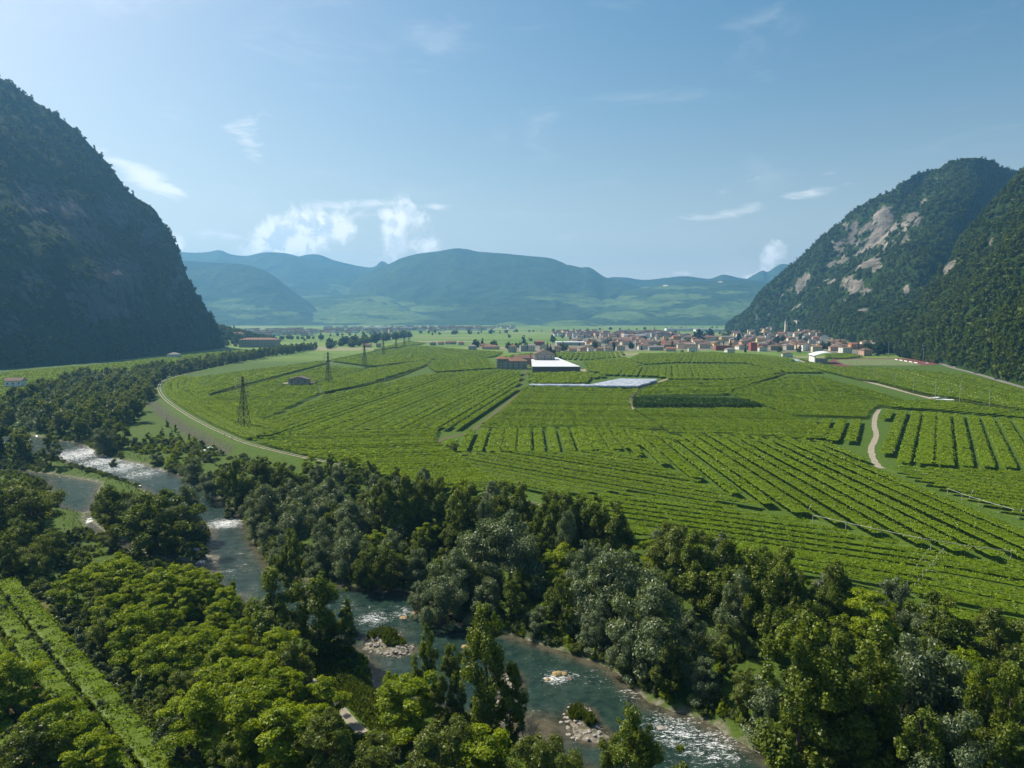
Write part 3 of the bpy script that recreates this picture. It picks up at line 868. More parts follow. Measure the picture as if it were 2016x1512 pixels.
far_range('far_ridge', 'low blue ridge closing the valley right of the central mountain', [(1120, 575), (1190, 549), (1230, 546), (1265, 551), (1310, 547), (1350, 544), (1395, 549), (1425, 541), (1455, 547), (1500, 553), (1560, 558), (1640, 560)], 638, 7000, 8000, 18, 180, 60, 3)
far_range('far_ridge', 'long hazy wooded range behind the western cliff', [(230, 470), (300, 478), (336, 491), (365, 497), (405, 497), (432, 493), (455, 501), (487, 504), (520, 497), (562, 499), (600, 509), (640, 519), (700, 529), (760, 534), (860, 545), (960, 570)], 640, 5600, 7600, 22, 260, 90, 4,
          meadow=[(620, 590, 40, 8, 0), (690, 575, 40, 10, 10), (570, 560, 14, 3, 0)])
far_range('terraced_hill', 'broad terraced slope of pale fields below the hazy range', [(420, 634), (500, 612), (560, 596), (620, 586), (690, 580), (760, 584), (820, 596), (900, 612), (1000, 630), (1080, 640)], 645, 4700, 5900, 9, 260, 90, 5,
          meadow=[(640, 620, 110, 16, 0), (720, 606, 90, 18, 0), (600, 634, 90, 7, 0), (800, 622, 60, 12, 0), (700, 632, 130, 7, 0)], sag=.05)
far_range('wooded_hill', 'rounded hazy wooded hill just past the foot of the western cliff', [(240, 560), (300, 520), (345, 513), (400, 516), (450, 519), (490, 522), (530, 538), (570, 568), (600, 590), (640, 616), (680, 638)], 643, 4600, 5500, 15, 200, 90, 6,
          meadow=[(470, 603, 62, 9, 4), (490, 622, 40, 6, 0), (560, 618, 26, 5, 0), (455, 592, 34, 4, 0)])
far_range('central_mountain', 'broad hazy wooded mountain closing the middle of the valley', [(690, 560), (735, 533), (765, 521), (790, 509), (825, 500), (865, 495), (885, 491), (900, 489), (920, 491), (945, 496), (1000, 500), (1040, 504), (1085, 509), (1115, 520), (1142, 526), (1162, 527), (1190, 545), (1220, 553), (1260, 566), (1320, 585), (1400, 600)], 641, 5100, 6700, 22, 300, 120, 7,
          meadow=[(840, 607, 60, 7, 0), (790, 598, 34, 5, 0), (1085, 587, 40, 4, 2), (1190, 598, 70, 10, 0), (1240, 615, 80, 10, 0), (1130, 580, 40, 3, 0), (900, 600, 10, 3, 0)], bare=[(1116, 520, 5, 2, 20)])
far_range('vineyard_hill', 'low patchwork hill of fields and woods beneath the low blue ridge', [(1060, 640), (1110, 620), (1170, 596), (1230, 574), (1290, 562), (1340, 556), (1400, 553), (1450, 552), (1500, 556), (1540, 560), (1600, 562), (1700, 560)], 641, 4600, 6300, 13, 260, 100, 8,
          meadow=[(1260, 600, 70, 12, 0), (1330, 585, 50, 6, 0), (1370, 612, 70, 12, 0), (1440, 615, 60, 14, 0), (1480, 600, 40, 8, 0), (1240, 622, 60, 10, 0), (1190, 585, 60, 4, 0), (1330, 566, 60, 4, 0), (1440, 575, 30, 3, 0)], bare=[(1310, 562, 7, 1.5, 0), (1418, 555, 6, 1.3, 0)])
far_range('field_mound', 'pair of low smooth green mounds at the foot of the central mountain', [(960, 645), (985, 637), (1010, 633), (1035, 638), (1055, 643), (1075, 637), (1105, 631), (1140, 631), (1170, 636), (1210, 645)], 646, 4200, 4600, 2, 120, 30, 9,
          meadow=[(1015, 640, 60, 20, 0), (1110, 638, 80, 20, 0)])
# ================================================================= plants
LEAF = {
    'poplar': leafmat('poplar_leaf', (.046, .08, .006), (.175, .225, .02), .36, .015),
    'willow': leafmat('willow_leaf', (.06, .098, .036), (.19, .245, .11), .32, .03),
    'locust': leafmat('locust_leaf', (.08, .145, .003), (.29, .36, .01), .42, .01),
    'alder': leafmat('alder_leaf', (.04, .07, .006), (.15, .2, .018), .42, .015),
    'olive': leafmat('oleaster_leaf', (.058, .088, .012), (.18, .225, .036), .4, .015),
    'shrub': leafmat('shrub_leaf', (.045, .078, .026), (.12, .165, .055), .3, .02),
    'conifer': leafmat('conifer_needle', (.01, .024, .006), (.032, .06, .014), .12, .01),
    'vine': leafmat('vine_leaf', (.075, .14, .003), (.26, .36, .014), .48, .012, objvar=.22),
    'grass': leafmat('reed_blade', (.035, .065, .007), (.12, .155, .022), .3, .01),
    'hill': leafmat('hillside_leaf', (.03, .058, .006), (.115, .155, .017), .32, .006, objvar=.6),
    'nursery': leafmat('nursery_leaf', (.02, .05, .005), (.055, .11, .01), .25, .01),
}
BARK = plain('bark', (.09, .075, .06), .95, .4, 3)
BARK_PALE = plain('pale_bark', (.2, .19, .165), .95, .3, 3)
def quads_from(pts, nrm, size, aspect, rng, tint, droop=0.0):
    n = len(pts)
    a = rng.normal(size=(n, 3)); a[:, 2] -= droop * 2.5
    t = a - nrm * np.sum(a * nrm, 1)[:, None]
    t /= np.maximum(np.linalg.norm(t, axis=1), 1e-6)[:, None]
    b = np.cross(nrm, t)
    s = size * (.55 + .95 * rng.random(n) ** 1.5)
    L = (t * (s * aspect)[:, None]) * .5; Wd = (b * (s / aspect)[:, None]) * .5
    bend = nrm * (s * .16)[:, None]
    V = np.stack((pts - L - bend, pts + Wd, pts + L - bend, pts - Wd), 1).reshape(-1, 3)
    Fq = np.arange(4 * n).reshape(-1, 4)
    return V, Fq, np.repeat(tint, 4)
def tube(MBo, pts, rads, n=6):
    pts = [Vector(p) for p in pts]
    rings = []
    for i, p in enumerate(pts):
        d = (pts[min(i + 1, len(pts) - 1)] - pts[max(i - 1, 0)]).normalized()
        u = d.orthogonal().normalized(); w = d.cross(u)
        rings.append([p + (u * math.cos(2 * math.pi * k / n) + w * math.sin(2 * math.pi * k / n)) * rads[i] for k in range(n)])
    v = [q for r in rings for q in r]
    f = [(i * n + k, i * n + (k + 1) % n, (i + 1) * n + (k + 1) % n, (i + 1) * n + k) for i in range(len(pts) - 1) for k in range(n)]
    MBo.add(v, f)
ENV = {
    'poplar': lambda t: np.clip(np.sin(np.pi * np.clip(t, 0, 1) ** .8), 0, 1) ** .5,
    'round': lambda t: np.sqrt(np.clip(1 - (2 * t - .95) ** 2, 0.02, 1)),
    'dome': lambda t: np.sqrt(np.clip(1 - np.clip(1.12 * t - .12, 0, 1) ** 2.4, .02, 1)),
    'cone': lambda t: np.clip(1.02 - t, .03, 1) ** .85,
    'column': lambda t: np.sin(np.pi * np.clip(t * .93 + .05, 0, 1)) ** .4,
}
def tree_meshes(kind, H, R, env, t0, ncl, cr, cz, nleaf, size, aspect, mat, seed, up=.35, droop=0.0, lean=.03, bark=BARK, limbs=10, core=.25, flat=0.0):
    rng = np.random.default_rng(seed)
    e = ENV[env]
    # clumps through the crown volume
    tt = []
    while len(tt) < ncl:
        t = rng.random()
        if rng.random() < e(np.array(t)) + .1: tt.append(t)
    tt = np.array(tt)
    ang = rng.random(ncl) * 2 * math.pi + np.arange(ncl) * 2.4
    lob = 1 + .26 * np.sin(ang * 2 + seed + 3 * tt) + .2 * np.sin(ang * 3 + 2 * seed - 4 * tt)
    rad = e(tt) * R * lob * np.sqrt(core * core + (1 - core * core) * rng.random(ncl)) * .92
    z = H * (t0 + (1 - t0) * tt) - cz * .6
    lx, ly = rng.normal(0, lean, 2)
    C = np.stack((np.cos(ang) * rad + lx * z, np.sin(ang) * rad + ly * z, z), 1)
    csz = (.45 + 1.0 * rng.random(ncl) ** 1.3) * (.55 + .45 * e(tt))
    ctint = rng.random(ncl)
    w = csz ** 2; w /= w.sum()
    ci = rng.choice(ncl, nleaf, p=w)
    d = rng.normal(size=(nleaf, 3)); d /= np.linalg.norm(d, axis=1)[:, None]
    d[:, 2] = np.where(d[:, 2] < -.2, d[:, 2] * (.35 + droop), d[:, 2])
    rr = rng.random(nleaf) ** .45
    off = d * rr[:, None] * (csz[ci])[:, None] * np.array((cr, cr, cz))
    # twigs: pull leaves into short sprays
    P = C[ci] + off + rng.normal(0, size * .35, (nleaf, 3)) * np.array((1, 1, 1 - flat))
    out = np.stack((P[:, 0], P[:, 1], np.zeros(nleaf)), 1); out /= np.maximum(np.linalg.norm(out, axis=1), .4)[:, None]
    nr = d * .75 + out * .25 + np.array((0, 0, up)) + rng.normal(0, .6, (nleaf, 3))
    nr /= np.linalg.norm(nr, axis=1)[:, None]
    tint = np.clip(.25 + .5 * ctint[ci] + rng.normal(0, .2, nleaf), 0, 1)
    keep = P[:, 2] > H * .03
    V, Fq, T = quads_from(P[keep], nr[keep], size, aspect, rng, tint[keep], droop)
    crown = mesh_np(kind + '_crown', V, Fq, LEAF[mat], False, {'tint': T})
    mb = MB()
    r0 = max(.06, H * .0125)
    zs = np.linspace(-.6, H * .86, 7)
    wob = rng.normal(0, .012 * H, (7, 2)) * np.linspace(0, 1, 7)[:, None]
    tp = [(lx * q + wob[i, 0], ly * q + wob[i, 1], q) for i, q in enumerate(zs)]
    tube(mb, tp, [r0 * (1.25 - 1.1 * i / 6) for i in range(7)], 7)
    order = np.argsort(-csz)[:limbs]
    for k in order:
        zc = max(C[k, 2] - abs(rad[k]) * .9 - cz * .4, H * t0 * .7 + .2)
        zc = min(zc, H * .7)
        i = min(int((zc + .6) / (H * .86 + .6) * 6), 5)
        b = Vector(tp[i]).lerp(Vector(tp[i + 1]), .5); b.z = zc
        mid = b.lerp(Vector(C[k]), .5) + Vector((0, 0, .1 * cz))
        tube(mb, [b, mid, C[k]], [r0 * .42, r0 * .28, r0 * .1], 5)
    return mb.mesh(kind + '_trunk', bark, True), crown
# ---- prototypes (height in the last field so that copies can be scaled)
PROTO = {}
def proto(key, H, *a, **k):
    PROTO.setdefault(key, []).append((H, *tree_meshes(key, H, *a, **k)))
for s in range(4):
    proto('poplar', 20, 4.4, 'poplar', .1, 60, 1.15, 2.3, 21000, .32, 1.2, 'poplar', 100 + s, up=.3)
for s in range(4):
    proto('willow', 15, 6.0, 'dome', .06, 66, 1.6, 1.6, 23000, .31, 1.6, 'willow', 200 + s, up=.3, droop=.55)
for s in range(4):
    proto('locust', 12, 5.0, 'round', .14, 60, 1.45, .7, 19000, .3, 1.35, 'locust', 300 + s, up=.75, flat=.4)
for s in range(3):
    proto('alder', 15, 4.9, 'round', .08, 62, 1.3, 1.4, 18000, .31, 1.1, 'alder', 400 + s, up=.35)
for s in range(3):
    proto('oleaster', 15, 5.4, 'round', .14, 52, 1.3, 1.15, 15500, .31, 1.3, 'olive', 500 + s, up=.35)
for s in range(3):
    proto('shrub', 4, 2.4, 'dome', .0, 30, .85, .75, 4200, .27, 1.3, ['shrub', 'locust', 'alder'][s], 600 + s, up=.45, limbs=5)
for s in range(2):
    proto('sapling', 8, 1.5, 'cone', .08, 26, .7, .9, 3600, .3, 1.2, 'locust' if s == 0 else 'poplar', 700 + s, limbs=5)
# mid distance
for s in range(3):
    proto('poplar_mid', 20, 4.4, 'poplar', .06, 48, 1.3, 2.4, 2600, .8, 1.15, 'poplar', 110 + s, limbs=4)
for s in range(2):
    proto('willow_mid', 14, 5.4, 'dome', .04, 48, 1.8, 1.6, 3000, .8, 1.3, 'willow', 210 + s, droop=.4, limbs=4)
for s in range(2):
    proto('alder_mid', 15, 5.0, 'round', .03, 52, 1.6, 1.6, 3000, .8, 1.15, 'alder', 410 + s, limbs=4)
for s in range(2):
    proto('oleaster_mid', 15, 5.2, 'round', .04, 48, 1.6, 1.5, 2800, .8, 1.2, 'olive', 510 + s, limbs=4)
for s in range(2):
    proto('conifer_mid', 16, 3.2, 'cone', .03, 60, 1.0, .9, 2200, .8, 1.3, 'conifer', 800 + s, limbs=3)
proto('cypress_mid', 11, 1.3, 'column', .02, 30, .6, 1.2, 1200, .6, 1.3, 'conifer', 820, limbs=2)
for s in range(2):
    proto('broad_mid', 13, 5.4, 'round', .02, 50, 1.7, 1.5, 2600, .85, 1.15, 'conifer' if s else 'alder', 830 + s, limbs=3)
def hill_meshes(kind, H, R, n, size, mat, seed, env='round'):
    return tree_meshes(kind, H, R, env, .0, 16, R * .42, H * .16, n, size, 1.15, mat, seed, up=.5, limbs=2, core=.2)
for s in range(4):
    PROTO.setdefault('hill', []).append((10, *hill_meshes('hill', 10, 4.3, 190, 2.1, 'hill', 900 + s)))
PROTO.setdefault('hill', []).append((13, *hill_meshes('hill_fir', 13, 3.0, 150, 1.9, 'conifer', 910, 'cone')))
TREE_CAT = {'poplar': ('poplar_tree', 'poplar'), 'willow': ('willow_tree', 'willow'), 'locust': ('locust_tree', 'tree'), 'alder': ('alder_tree', 'tree'), 'oleaster': ('oleaster_tree', 'tree'),
            'shrub': ('shrub', 'shrub'), 'sapling': ('young_tree', 'tree'), 'conifer': ('conifer_tree', 'conifer'), 'cypress': ('cypress_tree', 'cypress'), 'broad': ('broadleaf_tree', 'tree')}
rngt = random.Random(5)
TREE_XY = []
def plant(key, x, y, h, label, group=None, wid=1.0, z=None, var=None):
    """one tree: an Empty at its base with trunk and crown"""
    H, trunk, crown = PROTO[key][(var if var is not None else rngt.randrange(99)) % len(PROTO[key])]
    base = key.replace('_mid', '')
    nm, cat = TREE_CAT[base]
    s = h / H
    o = empty(nm, (x, y, gz1(x, y) if z is None else z), rngt.random() * 6.283, (s * wid, s * wid, s))
    tag(o, label, cat, group)
    mobj('trunk' if base != 'shrub' else 'stem', trunk, o)
    mobj('crown' if base != 'shrub' else 'foliage', crown, o)
    TREE_XY.append((x, y))
    return o
def plant_px(key, px, top, h, label, group=None, wid=1.0, g=-2.4, var=None):
    p = G(px, top, g + h)
    z = gz1(*p)
    if z < WZ + .3: z = WZ + .3
    return plant(key, p[0], p[1], h + (g - z), label, group, wid, z, var)
def instancer(name, P, scales, rots, kinds, key, label, cat=None):
    """one mass of plants nobody would count: points carrying instances"""
    me = bpy.data.meshes.new(name)
    me.vertices.add(len(P)); me.vertices.foreach_set('co', np.ascontiguousarray(P, dtype=np.float32).ravel())
    for nm, dat in (('s', scales), ('r', rots)):
        a = me.attributes.new(nm, 'FLOAT', 'POINT'); a.data.foreach_set('value', np.ascontiguousarray(dat, dtype=np.float32))
    a = me.attributes.new('k', 'INT', 'POINT'); a.data.foreach_set('value', np.ascontiguousarray(kinds, dtype=np.int32))
    o = mobj(name, me)
    tag(o, label, cat, kind='stuff')
    ng = bpy.data.node_groups.new(name, 'GeometryNodeTree')
    ng.interface.new_socket('Geometry', in_out='INPUT', socket_type='NodeSocketGeometry')
    ng.interface.new_socket('Geometry', in_out='OUTPUT', socket_type='NodeSocketGeometry')
    nd = ng.nodes; lk = ng.links
    gi, go = nd.new('NodeGroupInput'), nd.new('NodeGroupOutput')
    def named(n, ty):
        q = nd.new('GeometryNodeInputNamedAttribute'); q.data_type = ty; q.inputs['Name'].default_value = n
        return q.outputs['Attribute']
    join = nd.new('GeometryNodeGeometryToInstance')
    for H, trunk, crown in PROTO[key]:
        po = bpy.data.objects.new(key + '_source', crown)
        oi = nd.new('GeometryNodeObjectInfo'); oi.inputs['Object'].default_value = po
        oi.inputs['As Instance'].default_value = False
        lk.new(oi.outputs['Geometry'], join.inputs[0])
    iop = nd.new('GeometryNodeInstanceOnPoints')
    lk.new(gi.outputs[0], iop.inputs['Points']); lk.new(join.outputs[0], iop.inputs['Instance'])
    iop.inputs['Pick Instance'].default_value = True
    lk.new(named('k', 'INT'), iop.inputs['Instance Index'])
    cx = nd.new('ShaderNodeCombineXYZ'); lk.new(named('r', 'FLOAT'), cx.inputs[2])
    lk.new(cx.outputs[0], iop.inputs['Rotation'])
    lk.new(named('s', 'FLOAT'), iop.inputs['Scale'])
    lk.new(iop.outputs[0], go.inputs[0])
    md = o.modifiers.new('scatter', 'NODES'); md.node_group = ng
    return o
def stuff(name, P, key, lo, hi, label, rng, cat=None, pick=None):
    n = len(P)
    k = rng.integers(0, len(PROTO[key]), n) if pick is None else pick(n)
    return instancer(name, P, lo + (hi - lo) * rng.random(n), rng.random(n) * 6.283, k, key, label, cat)
# woods on the mountain sides: one mass each
HILLPICK = lambda n: np.where(rngm.random(n) < .1, 4, rngm.integers(0, 4, n))
for P, nm in zip(FOREST, ('western cliff in shade', 'far cliffed rib of the eastern mountain', 'summit rib of the eastern mountain', 'near spur above the valley road')):
    P = P.copy(); P[:, 2] -= .5
    stuff('hillside_forest', P, 'hill', .55, 1.25, 'dense green woodland clothing the ' + nm, rngm, pick=HILLPICK)
# ================================================================= vineyards
ROWLIB = {}
ROW_W = 5.6
BUCKETS = (16, 26, 40, 60, 90, 130)
LODP = {0: (.36, 9.0, .9), 1: (.6, 3.3, 1.5), 2: (1.1, 1.05, 3.0)}
def row_mesh(L, lod, var):
    key = (L, lod, var)
    if key in ROWLIB: return ROWLIB[key]
    rng = np.random.default_rng(int(L * 10 + lod * 3 + var * 777))
    size, dens, step = LODP[lod]
    nu = max(3, int(L / step)); us = np.linspace(-L / 2, L / 2, nu)
    xs = np.array([-.46, -.5, -.42, -.22, 0, .22, .42, .5, .46]) * ROW_W
    zs = np.array([1.9, 1.95, 2.0, 2.0, 2.02, 2.0, 2.0, 1.95, 1.9])
    Xg = np.repeat(xs[None], nu, 0) + rng.normal(0, .2, (nu, 9)); Zg = np.repeat(zs[None], nu, 0) + rng.normal(0, .06, (nu, 9))
    Yg = np.repeat(us[:, None], 9, 1)
    V0 = np.stack((Xg, Yg, Zg), -1).reshape(-1, 3); F0 = grid_quads(nu, 9)
    # vine stems down the middle of the pergola
    for y in np.arange(-L / 2 + 1, L / 2, 2.4 if lod == 0 else 4.8):
        b = len(V0); x = rng.normal(0, .12); w = .09 + .06 * lod
        V0 = np.concatenate((V0, [(x - w, y, -.1), (x + w, y, -.1), (x + w, y, 1.9), (x - w, y, 1.9)])); F0 = np.concatenate((F0, [[b, b + 1, b + 2, b + 3]]))
    n = int(L * ROW_W * dens)
    # leaves gather in shoots that run across the pergola
    ns = max(6, n // 14)
    sx = (rng.random(ns) - .5) * ROW_W * .94; sy = (rng.random(ns) - .5) * L; sh = rng.normal(0, .13, ns); st = rng.random(ns)
    k = rng.integers(0, ns, n)
    px = sx[k] + rng.normal(0, .62 + size * .3, n); py = sy[k] + rng.normal(0, .2 + size * .3, n)
    px = np.clip(px, -ROW_W * .55, ROW_W * .55)
    edge = np.abs(px) / (ROW_W * .5)
    pz = 2.2 + sh[k] * 1.2 + rng.normal(0, .12, n) - np.where(edge > .9, rng.random(n) * .2, 0)
    nr = np.stack((rng.normal(0, .5, n) + np.sign(px) * np.where(edge > .9, .4, 0), rng.normal(0, .5, n), np.full(n, .75)), 1)
    nr /= np.linalg.norm(nr, axis=1)[:, None]
    V1, F1, T1 = quads_from(np.stack((px, py, pz), 1), nr, size, 1.12, rng, np.clip(.2 + .55 * st[k] + rng.normal(0, .2, n), 0, 1))
    V = np.concatenate((V0, V1)); T = np.concatenate((np.full(len(V0), .3), T1))
    me = mesh_np('vine_row', V, [F0, F1 + len(V0)], LEAF['vine'], False, {'tint': T})
    ROWLIB[key] = me
    return me
def inset_segs(poly, o, d, n, k):
    """intersections of the line o + n*k along d with the polygon"""
    p0 = o + n * k
    hits = []
    m = len(poly)
    for i in range(m):
        a, b = poly[i], poly[(i + 1) % m]
        sa, sb = (a - p0) @ n, (b - p0) @ n
        if (sa <= 0 < sb) or (sb <= 0 < sa):
            q = a + (b - a) * (sa / (sa - sb))
            hits.append((q - p0) @ d)
    hits.sort()
    return p0, list(zip(hits[::2], hits[1::2]))
rngv = random.Random(9)
NROWS = [0]
def parcel(label, px, vp=None, line=None, spacing=6.6, gap=.9, wide=(), miss=0.0, inset=-.8, world=None, cross=0):
    """one vineyard block; rows run towards the vanishing point vp (photo x) or along a photo line.
    wide: (share, gap) of rows that leave a broad dark aisle"""
    poly = [G(*p, 1.0) for p in px] if world is None else world
    c = np.mean(poly, 0)
    if vp is not None:
        a = math.atan2(vp - 1008, F); d = np.array((math.sin(a), math.cos(a)))
    else:
        q = G(*line[1]) - G(*line[0]); d = q / np.linalg.norm(q)
    n = np.array((d[1], -d[0]))
    o = empty('vineyard_block', (c[0], c[1], 0))
    tag(o, label, 'vineyard', 'vineyard blocks on the valley floor')
    ks = [(p - c) @ n for p in poly]
    k = min(ks) + spacing * .5 + inset
    ang = math.atan2(d[1], d[0]) - math.pi / 2
    while k < max(ks) - spacing * .4:
        w = spacing - (wide[1] if wide and rngv.random() < wide[0] else gap * (.5 + rngv.random()))
        p0, segs = inset_segs(poly, c, d, n, k)
        for a, b in segs:
            a += inset; b -= inset
            if b - a < 7: continue
            m = max(1, math.ceil((b - a) / 135))
            if cross: m = max(m, int((b - a) / cross))
            L = (b - a) / m
            for i in range(m):
                g_ = 0 if not cross else 1.1
                mid = p0 + d * (a + L * (i + .5))
                if rngv.random() < miss: continue
                Y = np.linalg.norm(mid)
                lod = 0 if Y < 300 else (1 if Y < 560 else 2)
                LL = L - g_
                bk = min(BUCKETS, key=lambda q: abs(math.log(LL / q)))
                me = row_mesh(bk, lod, rngv.randrange(3 if lod == 0 else 2))
                r = bpy.data.objects.new('vine_row', me)
                r.parent = o
                r.location = (mid[0] - c[0], mid[1] - c[1], gz1(*mid) if Y < 330 else 0.0)
                r.rotation_euler = (0, 0, ang + (math.pi if rngv.random() < .5 else 0))
                r.scale = (w / ROW_W, LL / bk, .94 + .12 * rngv.random())
                COL.objects.link(r); NROWS[0] += 1
        k += spacing
    return o
